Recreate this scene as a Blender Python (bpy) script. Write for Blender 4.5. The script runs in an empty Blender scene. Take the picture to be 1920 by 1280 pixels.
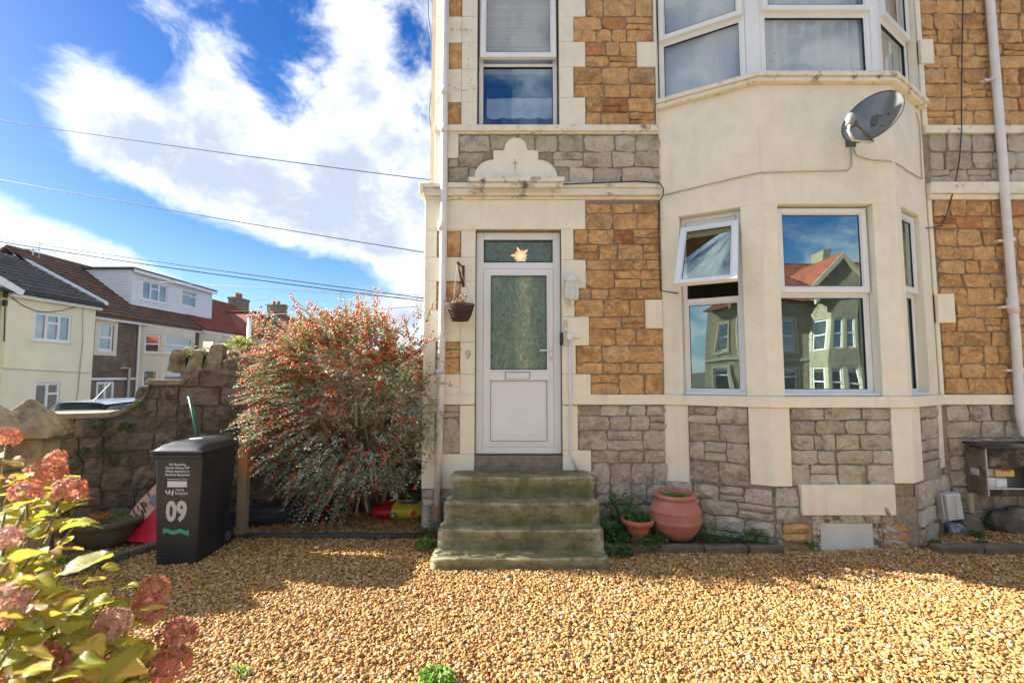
import bpy, bmesh, math, random
import numpy as np
from mathutils import Vector, Matrix, noise
C = bpy.context.scene.collection
SC = bpy.context.scene
R = random.Random(11)
rad = math.radians

# ---------------------------------------------------------------- camera, sky, sun, exposure
H = 1.66                       # eye height above the gravel
FPX = 880.0                    # focal length in pixels of a 1920 px wide frame
PITCH = math.atan(0.0723)
cam = bpy.data.cameras.new('camera'); cam.lens = 36*FPX/1920; cam.sensor_width = 36
cam.clip_start = 0.05; cam.clip_end = 3000
camo = bpy.data.objects.new('camera', cam); C.objects.link(camo)
camo.location = (0, 0, H); camo.rotation_euler = (math.pi/2+PITCH, 0, 0)
SC.camera = camo
cam.dof.use_dof = True; cam.dof.focus_distance = 5.0; cam.dof.aperture_fstop = 3.5
SUN_EL, SUN_BACK = 27.0, 13.0  # the sun stands beyond the house's far end, a little behind its front
wd = bpy.data.worlds.new('World'); SC.world = wd; wd.use_nodes = True
sl = bpy.data.lights.new('sun', 'SUN'); sl.energy = 2.0; sl.angle = rad(0.5); sl.color = (1, .93, .83)
so = bpy.data.objects.new('sun', sl); C.objects.link(so)
_e, _a = rad(SUN_EL), rad(SUN_BACK)
TO_SUN = Vector((-math.cos(_a)*math.cos(_e), math.sin(_a)*math.cos(_e), math.sin(_e)))
so.rotation_euler = TO_SUN.to_track_quat('Z', 'Y').to_euler()
SC.view_settings.view_transform = 'Standard'; SC.view_settings.look = 'None'
SC.view_settings.gamma = 1; SC.view_settings.exposure = 3.22; SC.view_settings.use_curve_mapping = False
SC.cycles.max_bounces = 8; SC.cycles.transparent_max_bounces = 12; SC.cycles.glossy_bounces = 4
SC.cycles.use_denoising = True; SC.cycles.adaptive_threshold = 0.02

def build_sky():
    nt = wd.node_tree; N = nt.nodes; L = nt.links; N.clear()
    out = N.new('ShaderNodeOutputWorld'); bg = N.new('ShaderNodeBackground'); bg.inputs[1].default_value = 0.15
    sky = N.new('ShaderNodeTexSky'); sky.sky_type = 'NISHITA'; sky.sun_disc = False
    sky.sun_elevation = rad(SUN_EL); sky.sun_rotation = rad(-90+SUN_BACK)
    sky.air_density = 1.0; sky.dust_density = 0.4; sky.ozone_density = 2.5
    hs = N.new('ShaderNodeHueSaturation'); hs.inputs['Saturation'].default_value = 1.42; hs.inputs['Value'].default_value = 0.125
    hs.inputs['Hue'].default_value = 0.513
    L.new(sky.outputs[0], hs.inputs['Color'])
    tc = N.new('ShaderNodeTexCoord'); sep = N.new('ShaderNodeSeparateXYZ'); L.new(tc.outputs['Generated'], sep.inputs[0])
    def m(op, a, b=None, c=None, clamp=False):
        n = N.new('ShaderNodeMath'); n.operation = op; n.use_clamp = clamp
        for i, v in enumerate((a, b, c)):
            if v is None: continue
            if isinstance(v, (int, float)): n.inputs[i].default_value = v
            else: L.new(v, n.inputs[i])
        return n.outputs[0]
    az = m('ARCTAN2', sep.outputs[0], sep.outputs[1]); el = m('ARCSINE', sep.outputs[2])
    cmb = N.new('ShaderNodeCombineXYZ'); L.new(az, cmb.inputs[0]); L.new(el, cmb.inputs[1])
    # the cloud layer as a flat sheet overhead: x/(z+k), y/(z+k)
    zz = m('ADD', m('MAXIMUM', sep.outputs[2], 0.0), 0.22)
    cx = m('DIVIDE', sep.outputs[0], zz); cy = m('DIVIDE', sep.outputs[1], zz)
    cp = N.new('ShaderNodeCombineXYZ'); L.new(cx, cp.inputs[0]); L.new(cy, cp.inputs[1])
    def noi(vec, scale, detail, rough, dist=0.0, w=0):
        n = N.new('ShaderNodeTexNoise'); n.noise_dimensions = '4D'
        n.inputs['W'].default_value = w; n.inputs['Scale'].default_value = scale; n.inputs['Detail'].default_value = detail
        n.inputs['Roughness'].default_value = rough; n.inputs['Distortion'].default_value = dist
        L.new(vec, n.inputs['Vector']); return n.outputs[0]
    # stretched frame, so that the wisps run the way the cloud bands do
    mp = N.new('ShaderNodeMapping'); mp.inputs['Rotation'].default_value = (0, 0, rad(24)); mp.inputs['Scale'].default_value = (1.7, 2.5, 1)
    L.new(cmb.outputs[0], mp.inputs['Vector'])
    n1 = noi(mp.outputs[0], 3.4, 9, .66, .4, 3.1); n2 = noi(cp.outputs[0], 1.1, 7, .58, .2, 7.7)
    base = m('ADD', m('MULTIPLY', n1, .62), m('MULTIPLY', n2, .38))
    # cloud banks: centre azimuth, elevation, half length, half width, tilt (degrees), strength
    banks = []
    def bank(x, y, a, b, t, s):     # picture column/row only name the direction of the bank
        d = ray(x, y).normalized()
        banks.append((math.atan2(d.x, d.y), math.asin(d.z), rad(a), rad(b), rad(t), s))
    bank(110, 150, 7, 4.5, -30, .30); bank(250, 230, 9, 5, -33, .34); bank(400, 320, 11, 6, -25, .36); bank(580, 380, 11, 6, -18, .36); bank(740, 340, 8, 11, -5, .40); bank(700, 470, 8, 4, -10, .26)
    bank(690, 170, 4.5, 8, 25, .26); bank(640, 40, 4, 6, 30, .22); bank(365, 110, 3, 9, 38, .24); bank(450, 220, 4, 6, 45, .20); bank(770, 60, 3, 6, 20, .10); bank(540, 110, 3.5, 4, 25, .16); bank(170, 60, 4, 6, 20, .16)
    bank(60, 420, 14, 2.6, -20, .30); bank(60, 480, 14, 3.0, -10, .34); bank(250, 500, 9, 2.2, -10, .28); bank(640, 640, 9, 2.5, 0, .16); bank(740, 620, 5, 3, 0, .16); bank(130, 35, 10, 4.5, -15, -.34)
    bank(20, 330, 9, 4.2, -25, -.42); bank(200, 380, 9, 4.0, -25, -.42); bank(430, 480, 11, 3.6, -12, -.44); bank(580, 500, 8, 3.5, -8, -.30); bank(30, 100, 5, 6, -30, -.36); bank(250, 60, 6, 6, 30, -.34); bank(520, 20, 6, 6, 20, -.40); bank(520, 185, 2.6, 4, 20, -.26); bank(620, 260, 5, 5, 0, .2); bank(330, 190, 3, 4, 40, -.22)
    bank(500, 560, 14, 3, -5, -.22); bank(770, 110, 3, 6, 20, -.26); bank(20, 60, 7, 5, -10, -.2)
    tot = None
    for (a0, e0, la, lb, t, s) in banks:
        p = N.new('ShaderNodeMapping'); p.vector_type = 'TEXTURE'
        p.inputs['Location'].default_value = (a0, e0, 0); p.inputs['Rotation'].default_value = (0, 0, t); p.inputs['Scale'].default_value = (la, lb, 1)
        L.new(cmb.outputs[0], p.inputs['Vector'])
        ln = N.new('ShaderNodeVectorMath'); ln.operation = 'LENGTH'; L.new(p.outputs[0], ln.inputs[0])
        q = m('MULTIPLY', ln.outputs['Value'], ln.outputs['Value'])
        g = m('MULTIPLY', m('POWER', 2.71828, m('MULTIPLY', q, -0.9)), s)
        tot = g if tot is None else m('ADD', tot, g)
    dens = m('ADD', m('MULTIPLY', m('SUBTRACT', base, .41), 2.9), tot)
    mask = N.new('ShaderNodeMapRange'); mask.interpolation_type = 'SMOOTHSTEP'
    mask.inputs['From Min'].default_value = .04; mask.inputs['From Max'].default_value = .58
    L.new(dens, mask.inputs['Value'])
    # fade the sheet to a haze at the horizon
    hz = N.new('ShaderNodeMapRange'); hz.inputs['From Min'].default_value = 0.0; hz.inputs['From Max'].default_value = 0.34; hz.interpolation_type = 'SMOOTHSTEP'
    hz.inputs['To Min'].default_value = .55; hz.inputs['To Max'].default_value = 0.0; L.new(sep.outputs[2], hz.inputs['Value'])
    # thick parts of a cloud are greyer, edges white
    core = N.new('ShaderNodeMapRange'); core.inputs['From Min'].default_value = .22; core.inputs['From Max'].default_value = 1.05; core.interpolation_type = 'SMOOTHSTEP'
    n3 = noi(mp.outputs[0], 3.0, 8, .62, .2, 12.0)
    L.new(m('ADD', dens, m('MULTIPLY', m('SUBTRACT', n3, .5), 2.6)), core.inputs['Value'])
    cc = N.new('ShaderNodeMix'); cc.data_type = 'RGBA'
    cc.inputs['A'].default_value = (1.05, 1.08, 1.11, 1); cc.inputs['B'].default_value = (.50, .56, .69, 1); L.new(core.outputs[0], cc.inputs['Factor'])
    mx0 = N.new('ShaderNodeMix'); mx0.data_type = 'RGBA'; mx0.inputs['B'].default_value = (.36, .60, .90, 1)
    L.new(hz.outputs[0], mx0.inputs['Factor']); L.new(hs.outputs[0], mx0.inputs['A'])
    mx = N.new('ShaderNodeMix'); mx.data_type = 'RGBA'
    L.new(m('MULTIPLY', mask.outputs[0], .94), mx.inputs['Factor']); L.new(mx0.outputs['Result'], mx.inputs['A']); L.new(cc.outputs['Result'], mx.inputs['B'])
    L.new(mx.outputs['Result'], bg.inputs[0]); L.new(bg.outputs[0], out.inputs[0])

# ---------------------------------------------------------------- measuring: a sight line met with a real plane
cp_, sp_ = math.cos(PITCH), math.sin(PITCH)
def ray(x, y):
    a, b = (x-960)/FPX, (640-y)/FPX
    return Vector((a, cp_-b*sp_, sp_+b*cp_))
def onY(x, y, Y): d = ray(x, y); t = Y/d.y; return Vector((d.x*t, Y, H+d.z*t))
def onZ(x, y, Z=0.0): d = ray(x, y); t = (Z-H)/d.z; return Vector((d.x*t, d.y*t, Z))
build_sky()
wd.cycles.sampling_method = 'MANUAL'; wd.cycles.sample_map_resolution = 512

# ---------------------------------------------------------------- helpers
WORLDLOC = {}
def setprops(o, label=None, cat=None, group=None, kind=None):
    if label: o['label'] = label
    if cat: o['category'] = cat
    if group: o['group'] = group
    if kind: o['kind'] = kind
    return o
def thing(name, label, cat, loc=(0, 0, 0), group=None, kind=None):
    o = bpy.data.objects.new(name, None); C.objects.link(o); o.empty_display_size = .1
    o.location = loc; WORLDLOC[o] = Vector(loc)
    return setprops(o, label, cat, group, kind)
class Fr:
    """A vertical plane: u runs along it, n points out of it, z is up."""
    def __init__(s, ox, oy, ux, uy):
        l = math.hypot(ux, uy); s.o = Vector((ox, oy, 0)); s.u = Vector((ux/l, uy/l, 0)); s.n = Vector((uy/l, -ux/l, 0)); s.len = l
    def pt(s, u, n, z): return s.o+s.u*u+s.n*n+Vector((0, 0, z))
    def px(s, x, y, n=0):
        d = ray(x, y); c = Vector((0, 0, H)); o = s.o+s.n*n
        t = (o-c).dot(s.n)/d.dot(s.n); p = c+d*t
        return (p-s.o).dot(s.u), p.z
class MB:
    def __init__(s): s.v = []; s.f = []
    def add(s, vs, fs):
        k = len(s.v); s.v += [tuple(v) for v in vs]; s.f += [tuple(i+k for i in f) for f in fs]; return s
    def hexa(s, p):   # 4 bottom then 4 top
        return s.add(p, [(0, 3, 2, 1), (4, 5, 6, 7), (0, 1, 5, 4), (1, 2, 6, 5), (2, 3, 7, 6), (3, 0, 4, 7)])
    def box(s, x0, x1, y0, y1, z0, z1):
        return s.hexa([(x0, y0, z0), (x1, y0, z0), (x1, y1, z0), (x0, y1, z0), (x0, y0, z1), (x1, y0, z1), (x1, y1, z1), (x0, y1, z1)])
    def fbox(s, F, u0, u1, n0, n1, z0, z1):
        return s.hexa([F.pt(u0, n1, z0), F.pt(u1, n1, z0), F.pt(u1, n0, z0), F.pt(u0, n0, z0), F.pt(u0, n1, z1), F.pt(u1, n1, z1), F.pt(u1, n0, z1), F.pt(u0, n0, z1)])
    def loops(s, A, B):   # closed prism between two equal loops
        n = len(A); k = range(n)
        return s.add(list(A)+list(B), [tuple(reversed(k)), tuple(range(n, 2*n))]+[(i, (i+1) % n, n+(i+1) % n, n+i) for i in k])
    def fprism(s, F, poly, n0, n1): return s.loops([F.pt(u, n0, z) for u, z in poly], [F.pt(u, n1, z) for u, z in poly])
    def plan(s, poly, z0, z1): return s.loops([(x, y, z0) for x, y in poly], [(x, y, z1) for x, y in poly])
    def frame(s, F, u0, u1, z0, z1, w, n0, n1, wb=None):
        wb = wb or w
        s.fbox(F, u0, u0+w, n0, n1, z0, z1); s.fbox(F, u1-w, u1, n0, n1, z0, z1)
        s.fbox(F, u0+w, u1-w, n0, n1, z1-w, z1); s.fbox(F, u0+w, u1-w, n0, n1, z0, z0+wb); return s
    def tube(s, pts, r, n=8, r2=None, caps=True):
        pts = [Vector(p) for p in pts]; m = len(pts); up = None; rings = []
        for i, p in enumerate(pts):
            t = (pts[min(i+1, m-1)]-pts[max(i-1, 0)]).normalized()
            if up is None:
                a = Vector((0, 0, 1)) if abs(t.z) < .9 else Vector((1, 0, 0)); up = t.cross(a).normalized()
            else: up = (up-t*up.dot(t)).normalized()
            w = t.cross(up); rr = r if r2 is None else r+(r2-r)*i/max(1, m-1)
            rings.append([p+(up*math.cos(2*math.pi*k/n)+w*math.sin(2*math.pi*k/n))*rr for k in range(n)])
        vs = [v for q in rings for v in q]; fs = []
        for i in range(m-1):
            for k in range(n): fs.append((i*n+k, i*n+(k+1) % n, (i+1)*n+(k+1) % n, (i+1)*n+k))
        if caps: fs += [tuple(range(n-1, -1, -1)), tuple((m-1)*n+k for k in range(n))]
        return s.add(vs, fs)
    def lathe(s, prof, c, n=28, sx=1, sy=1):
        vs = []; fs = []
        for r, z in prof:
            for k in range(n):
                a = 2*math.pi*k/n; vs.append((c[0]+r*sx*math.cos(a), c[1]+r*sy*math.sin(a), c[2]+z))
        for i in range(len(prof)-1):
            for k in range(n): fs.append((i*n+k, i*n+(k+1) % n, (i+1)*n+(k+1) % n, (i+1)*n+k))
        fs += [tuple(range(n-1, -1, -1)), tuple((len(prof)-1)*n+k for k in range(n))]
        return s.add(vs, fs)
    def grid(s, fn, nu, nv):
        vs = [fn(i/nu, j/nv) for j in range(nv+1) for i in range(nu+1)]
        return s.add(vs, [(j*(nu+1)+i, j*(nu+1)+i+1, (j+1)*(nu+1)+i+1, (j+1)*(nu+1)+i) for j in range(nv) for i in range(nu)])
    def build(s, name, mat, parent=None, smooth=False, bevel=0, kind=None, seg=1, fix=True, rough=0, sub=0):
        return mkobj(name, s.v, s.f, mat, parent, smooth, bevel, kind, seg, fix, rough, sub)
def mkobj(name, v, f, mat, parent=None, smooth=False, bevel=0, kind=None, seg=1, fix=True, rough=0, sub=0):
    me = bpy.data.meshes.new(name); off = WORLDLOC[parent] if parent else Vector((0, 0, 0))
    if parent: v = [(a[0]-off.x, a[1]-off.y, a[2]-off.z) for a in v]
    me.from_pydata([tuple(a) for a in v], [], f)
    if fix or bevel or sub:
        bm = bmesh.new(); bm.from_mesh(me)
        if fix: bmesh.ops.recalc_face_normals(bm, faces=bm.faces)
        if bevel: bmesh.ops.bevel(bm, geom=list(bm.edges), offset=bevel, segments=seg, profile=.5, affect='EDGES', clamp_overlap=True)
        if sub: bmesh.ops.subdivide_edges(bm, edges=list(bm.edges), cuts=sub, use_grid_fill=True)
        if rough:
            for q in bm.verts:
                q.co += Vector(noise.noise_vector(q.co*7+off))*rough+Vector(noise.noise_vector(q.co*23+off))*rough*.4
        bm.to_mesh(me); bm.free()
    if smooth: me.shade_smooth()
    if mat: me.materials.append(mat)
    o = bpy.data.objects.new(name, me); C.objects.link(o)
    if parent: o.parent = parent
    WORLDLOC[o] = off
    if kind: o['kind'] = kind
    return o
def mkraw(name, co, faces_flat, per, mat, parent=None, kind=None, smooth=False):
    """Large meshes straight from numpy: co (n,3), faces_flat (m*per)."""
    me = bpy.data.meshes.new(name); off = WORLDLOC[parent] if parent else Vector((0, 0, 0))
    co = np.asarray(co, dtype=np.float32)-np.array(off, dtype=np.float32); nf = len(faces_flat)//per
    me.vertices.add(len(co)); me.vertices.foreach_set('co', co.ravel())
    me.loops.add(nf*per); me.loops.foreach_set('vertex_index', np.asarray(faces_flat, dtype=np.int32))
    me.polygons.add(nf); me.polygons.foreach_set('loop_start', np.arange(0, nf*per, per, dtype=np.int32))
    me.polygons.foreach_set('loop_total', np.full(nf, per, dtype=np.int32))
    me.update(calc_edges=True); me.validate()
    if smooth: me.shade_smooth()
    me.materials.append(mat); o = bpy.data.objects.new(name, me); C.objects.link(o)
    if parent: o.parent = parent
    WORLDLOC[o] = off
    if kind: o['kind'] = kind
    return o
def dup(root, loc, rz=0.0, **kw):
    r = root.copy(); C.objects.link(r); r.location = loc; r.rotation_euler = (0, 0, rz); setprops(r, **kw)
    for ch in list(root.children):
        c = ch.copy(); C.objects.link(c); c.parent = r
        for g in list(ch.children):
            d = g.copy(); C.objects.link(d); d.parent = c
    return r
def text_mesh(s, size, bold=0.0, sx=1.0, spacing=1.0):
    """Outline lettering as flat triangles in x (right) / y (up), starting at the origin."""
    cu = bpy.data.curves.new('lettering', 'FONT'); cu.body = s; cu.size = size; cu.offset = bold; cu.space_character = spacing
    cu.resolution_u = 3
    o = bpy.data.objects.new('lettering', cu); C.objects.link(o)
    dg = bpy.context.evaluated_depsgraph_get(); me = o.evaluated_get(dg).to_mesh()
    v = [(q.co.x*sx, q.co.y) for q in me.vertices]; f = [tuple(p.vertices) for p in me.polygons]
    o.evaluated_get(dg).to_mesh_clear(); bpy.data.objects.remove(o); bpy.data.curves.remove(cu)
    return v, f

# ---------------------------------------------------------------- materials
def newmat(name):
    m = bpy.data.materials.new(name); m.use_nodes = True; nt = m.node_tree
    return m, nt, nt.nodes['Principled BSDF'], nt.nodes, nt.links
def ramp(N, stops, interp='LINEAR'):
    r = N.new('ShaderNodeValToRGB'); r.color_ramp.interpolation = interp
    e = r.color_ramp.elements
    while len(e) < len(stops): e.new(.5)
    for q, (p, c) in zip(e, stops): q.position = p; q.color = (*c, 1)
    return r
def nz(N, L, scale, detail=5, rough=.6, vec=None, w=0, dist=0):
    n = N.new('ShaderNodeTexNoise'); n.inputs['Scale'].default_value = scale; n.inputs['Detail'].default_value = detail
    n.inputs['Roughness'].default_value = rough; n.inputs['Distortion'].default_value = dist
    if w: n.noise_dimensions = '4D'; n.inputs['W'].default_value = w
    if vec is not None: L.new(vec, n.inputs['Vector'])
    return n
def pos(N): return N.new('ShaderNodeNewGeometry').outputs['Position']
def mixc(N, L, fac, a, b, mode='MIX'):
    x = N.new('ShaderNodeMix'); x.data_type = 'RGBA'; x.blend_type = mode
    for s, v in (('Factor', fac), ('A', a), ('B', b)):
        if isinstance(v, (int, float)): x.inputs[s].default_value = v
        elif isinstance(v, tuple): x.inputs[s].default_value = (*v, 1)
        else: L.new(v, x.inputs[s])
    return x.outputs['Result']
def mrange(N, L, v, a, b, c=0, d=1):
    n = N.new('ShaderNodeMapRange'); n.interpolation_type = 'SMOOTHSTEP'
    for k, q in (('From Min', a), ('From Max', b), ('To Min', c), ('To Max', d)): n.inputs[k].default_value = q
    L.new(v, n.inputs['Value']); return n.outputs[0]
def bump(N, L, h, bsdf, strength=.3, dist=.01, prev=None):
    b = N.new('ShaderNodeBump'); b.inputs['Strength'].default_value = strength; b.inputs['Distance'].default_value = dist
    L.new(h, b.inputs['Height'])
    if prev is not None: L.new(prev, b.inputs['Normal'])
    L.new(b.outputs[0], bsdf.inputs['Normal']); return b.outputs[0]
def plain(name, col, rough=.6, var=.12, scale=6, bmp=0, bscale=60, metal=0, spec=.5, dirt=None, dscale=3, dlo=.55, dhi=.8, bdist=.004, streak=None):
    m, nt, B, N, L = newmat(name); p = pos(N)
    n = nz(N, L, scale, 6, .65, p)
    c = mixc(N, L, mrange(N, L, n.outputs[0], .3, .7), tuple(x*(1-var) for x in col), tuple(min(1, x*(1+var)) for x in col))
    if dirt:
        d = nz(N, L, dscale, 8, .7, p, w=4.4); c = mixc(N, L, mrange(N, L, d.outputs[0], dlo, dhi), c, dirt)
    L.new(c, B.inputs['Base Color']); B.inputs['Roughness'].default_value = rough; B.inputs['Metallic'].default_value = metal
    B.inputs['Specular IOR Level'].default_value = spec
    if streak:
        mp = N.new('ShaderNodeMapping'); mp.inputs['Scale'].default_value = (9, 9, .55); L.new(p, mp.inputs[0])
        st = nz(N, L, 1, 6, .72, mp.outputs[0], w=6.6); pt = nz(N, L, .9, 4, .6, p, w=1.7)
        mu = N.new('ShaderNodeMath'); mu.operation = 'MULTIPLY'; L.new(mrange(N, L, st.outputs[0], .50, .78), mu.inputs[0]); L.new(mrange(N, L, pt.outputs[0], .40, .62, .15, .75), mu.inputs[1])
        c = mixc(N, L, mu.outputs[0], c, streak); L.new(c, B.inputs['Base Color'])
        ck = N.new('ShaderNodeTexVoronoi'); ck.feature = 'DISTANCE_TO_EDGE'; ck.inputs['Scale'].default_value = 1.1; wv = nz(N, L, 3, 5, .6, p, w=9)
        av = N.new('ShaderNodeVectorMath'); av.operation = 'MULTIPLY_ADD'; L.new(wv.outputs['Color'], av.inputs[0]); av.inputs[1].default_value = (.35, .35, .35); L.new(p, av.inputs[2]); L.new(av.outputs[0], ck.inputs['Vector'])
        c = mixc(N, L, mrange(N, L, ck.outputs['Distance'], .0010, .0035, .10, 0), c, (.34, .28, .19)); L.new(c, B.inputs['Base Color'])
    if bmp: bump(N, L, nz(N, L, bscale, 5, .6, p).outputs[0], B, bmp, bdist)
    return m
def stonemat(name, cols, stain, bstr=.75, stain_lo=.55, stain_hi=.78, lich=None):
    """Rock-faced rubble: every stone (object) takes its own colour; veins, stains and a chipped face on top."""
    m, nt, B, N, L = newmat(name); p = pos(N)
    oi = N.new('ShaderNodeObjectInfo'); k = len(cols)
    r = ramp(N, [(i/(k-1), c) for i, c in enumerate(cols)]); L.new(oi.outputs['Random'], r.inputs[0])
    off = N.new('ShaderNodeVectorMath'); off.operation = 'ADD'; L.new(p, off.inputs[0])
    sc = N.new('ShaderNodeVectorMath'); sc.operation = 'SCALE'; sc.inputs[0].default_value = (17, 31, 23); L.new(oi.outputs['Random'], sc.inputs['Scale']); L.new(sc.outputs[0], off.inputs[1])
    a = nz(N, L, 9, 7, .68, off.outputs[0], dist=.6); b = nz(N, L, 34, 5, .7, off.outputs[0]); d = nz(N, L, 3.2, 6, .7, off.outputs[0])
    c = mixc(N, L, mrange(N, L, a.outputs[0], .32, .7), r.outputs[0], mixc(N, L, .7, r.outputs[0], tuple(min(1, x*1.55) for x in cols[len(cols)//2])))
    c = mixc(N, L, mrange(N, L, d.outputs[0], stain_lo-.06, stain_hi-.06), c, stain); c = mixc(N, L, mrange(N, L, nz(N, L, 1.3, 5, .7, p, w=5.5).outputs[0], .54, .70, 0, .65), c, tuple(x*.75 for x in stain))
    c = mixc(N, L, mrange(N, L, b.outputs[0], .54, .72, 0, .55), c, tuple(x*.42 for x in cols[len(cols)//2])); c = mixc(N, L, mrange(N, L, b.outputs[0], .46, .30, 0, .5), c, tuple(min(1, x*1.7) for x in cols[len(cols)//2]))
    if lich:
        e = nz(N, L, 14, 8, .75, off.outputs[0], w=2.2); c = mixc(N, L, mrange(N, L, e.outputs[0], .6, .68, 0, .7), c, lich)
    L.new(c, B.inputs['Base Color']); B.inputs['Roughness'].default_value = .88; B.inputs['Specular IOR Level'].default_value = .25
    vo = N.new('ShaderNodeTexVoronoi'); vo.inputs['Scale'].default_value = 13; L.new(off.outputs[0], vo.inputs['Vector'])
    b1 = bump(N, L, vo.outputs['Distance'], B, bstr*.8, .05)
    b2 = bump(N, L, a.outputs[0], B, min(1, bstr*1.2), .06, b1); bump(N, L, b.outputs[0], B, bstr*.8, .014, b2)
    return m
def glassmat(name, tint=(.9, .95, .95), refl=.16, gtint=(1, 1, 1)):
    m, nt, B, N, L = newmat(name); N.remove(B); out = N['Material Output']
    t = N.new('ShaderNodeBsdfTransparent'); t.inputs[0].default_value = (*tint, 1)
    g = N.new('ShaderNodeBsdfGlossy'); g.inputs['Roughness'].default_value = 0.0; g.inputs['Color'].default_value = (*gtint, 1)
    lw = N.new('ShaderNodeLayerWeight'); lw.inputs['Blend'].default_value = .5
    pw = N.new('ShaderNodeMath'); pw.operation = 'POWER'; pw.inputs[1].default_value = 5; L.new(lw.outputs['Facing'], pw.inputs[0])
    ad = N.new('ShaderNodeMath'); ad.operation = 'ADD'; ad.use_clamp = True; ad.inputs[1].default_value = refl+.05; L.new(pw.outputs[0], ad.inputs[0])
    x = N.new('ShaderNodeMixShader'); L.new(ad.outputs[0], x.inputs[0]); L.new(t.outputs[0], x.inputs[1]); L.new(g.outputs[0], x.inputs[2]); L.new(x.outputs[0], out.inputs[0])
    return m
def leafmat(name, cols, back=None, rough=.4, trans=.3, scale=18, spec=.5, spots=None, bmp=0):
    """Leaves: each separate leaf takes its own colour; light passes through the blade."""
    m, nt, B, N, L = newmat(name); g = N.new('ShaderNodeNewGeometry'); k = len(cols)
    r = ramp(N, [(i/(k-1), c) for i, c in enumerate(cols)]); L.new(g.outputs['Random Per Island'], r.inputs[0])
    n = nz(N, L, scale, 5, .65, g.outputs['Position'])
    c = mixc(N, L, mrange(N, L, n.outputs[0], .35, .7, 0, .7), r.outputs[0], mixc(N, L, .5, r.outputs[0], tuple(x*1.4 for x in cols[k//2])))
    if spots: c = mixc(N, L, mrange(N, L, nz(N, L, scale*1.3, 6, .7, g.outputs['Position'], w=3).outputs[0], .58, .7), c, spots)
    if back: c = mixc(N, L, g.outputs['Backfacing'], c, back)
    L.new(c, B.inputs['Base Color']); B.inputs['Roughness'].default_value = rough; B.inputs['Specular IOR Level'].default_value = spec
    if bmp: bump(N, L, n.outputs[0], B, bmp, .01)
    if trans:
        t = N.new('ShaderNodeBsdfTranslucent'); L.new(c, t.inputs[0]); x = N.new('ShaderNodeMixShader'); x.inputs[0].default_value = trans
        L.new(B.outputs[0], x.inputs[1]); L.new(t.outputs[0], x.inputs[2]); L.new(x.outputs[0], N['Material Output'].inputs[0])
    return m
# ---------------------------------------------------------------- shared materials
cream = plain('cream masonry paint', (.80, .76, .615), .62, .05, 5, .22, 45, spec=.3, streak=(.58, .51, .39), dirt=(.52, .42, .29), dscale=2.6, dlo=.66, dhi=.95)
cream_sill = plain('cream paint weathered', (.77, .73, .595), .65, .06, 7, .3, 50, spec=.3, dirt=(.13, .11, .08), dscale=6, dlo=.53, dhi=.68)
sandstone = stonemat('golden rock faced stone', [(.37, .185, .075), (.55, .325, .14), (.45, .24, .10), (.61, .39, .18), (.50, .285, .125), (.65, .42, .20), (.45, .30, .17)], (.34, .19, .09))
redstone = stonemat('red rock faced stone', [(.44, .19, .085), (.48, .24, .11), (.40, .18, .08)], (.2, .09, .04))
greystone = stonemat('grey rock faced limestone', [(.46, .415, .325), (.62, .57, .465), (.385, .335, .245), (.68, .625, .54), (.53, .475, .375)], (.27, .22, .165), lich=(.60, .56, .48))
wallstone = stonemat('weathered boundary stone', [(.19, .15, .11), (.25, .205, .165), (.155, .125, .085), (.23, .18, .13), (.31, .26, .22)], (.095, .08, .055), 1.0, .5, .72, lich=(.32, .30, .24))
mortar = plain('lime mortar', (.30, .25, .18), .95, .25, 20, .6, 80, spec=.1)
mortar_dark = plain('old dark mortar', (.17, .14, .105), .95, .3, 16, .8, 60, spec=.1)
upvc = plain('white window plastic', (.77, .80, .80), .28, .02, 4, spec=.5)
upvc_door = plain('white door plastic', (.72, .765, .765), .32, .02, 4, spec=.5)
seal = plain('black glazing seal', (.02, .02, .022), .6, .1)
glass_bay = glassmat('bay window glass', (.80, .88, .86), .36, (.66, .84, .80))
glass_up = glassmat('upper window glass', (.93, .97, .97), .08)
glass_stair = glassmat('side window glass', (.78, .88, .93), .15, (.70, .88, 1))
glass_far = glassmat('far window glass', (.55, .62, .62), .22)
white_paint = plain('white gloss paint', (.76, .77, .76), .35, .05, 8)
pipe_white = plain('white painted downpipe', (.72, .71, .68), .4, .06, 9, .1, 90, dirt=(.45, .40, .32), dscale=7, dlo=.62, dhi=.85)
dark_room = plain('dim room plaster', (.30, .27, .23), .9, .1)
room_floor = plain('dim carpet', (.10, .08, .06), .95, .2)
steel = plain('brushed metal', (.55, .55, .55), .35, .08, 30, metal=1)
black_plastic = plain('black plastic', (.02, .02, .022), .45, .2, 10)
timber_dark = plain('dark weathered timber', (.06, .05, .04), .9, .35, 12, .5, 40, dirt=(.05, .075, .025), dscale=5, dlo=.5, dhi=.7)
cable_grey = plain('grey cable', (.46, .42, .36), .55, .1)
cable_black = plain('black cable', (.03, .03, .03), .6, .1)

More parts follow.
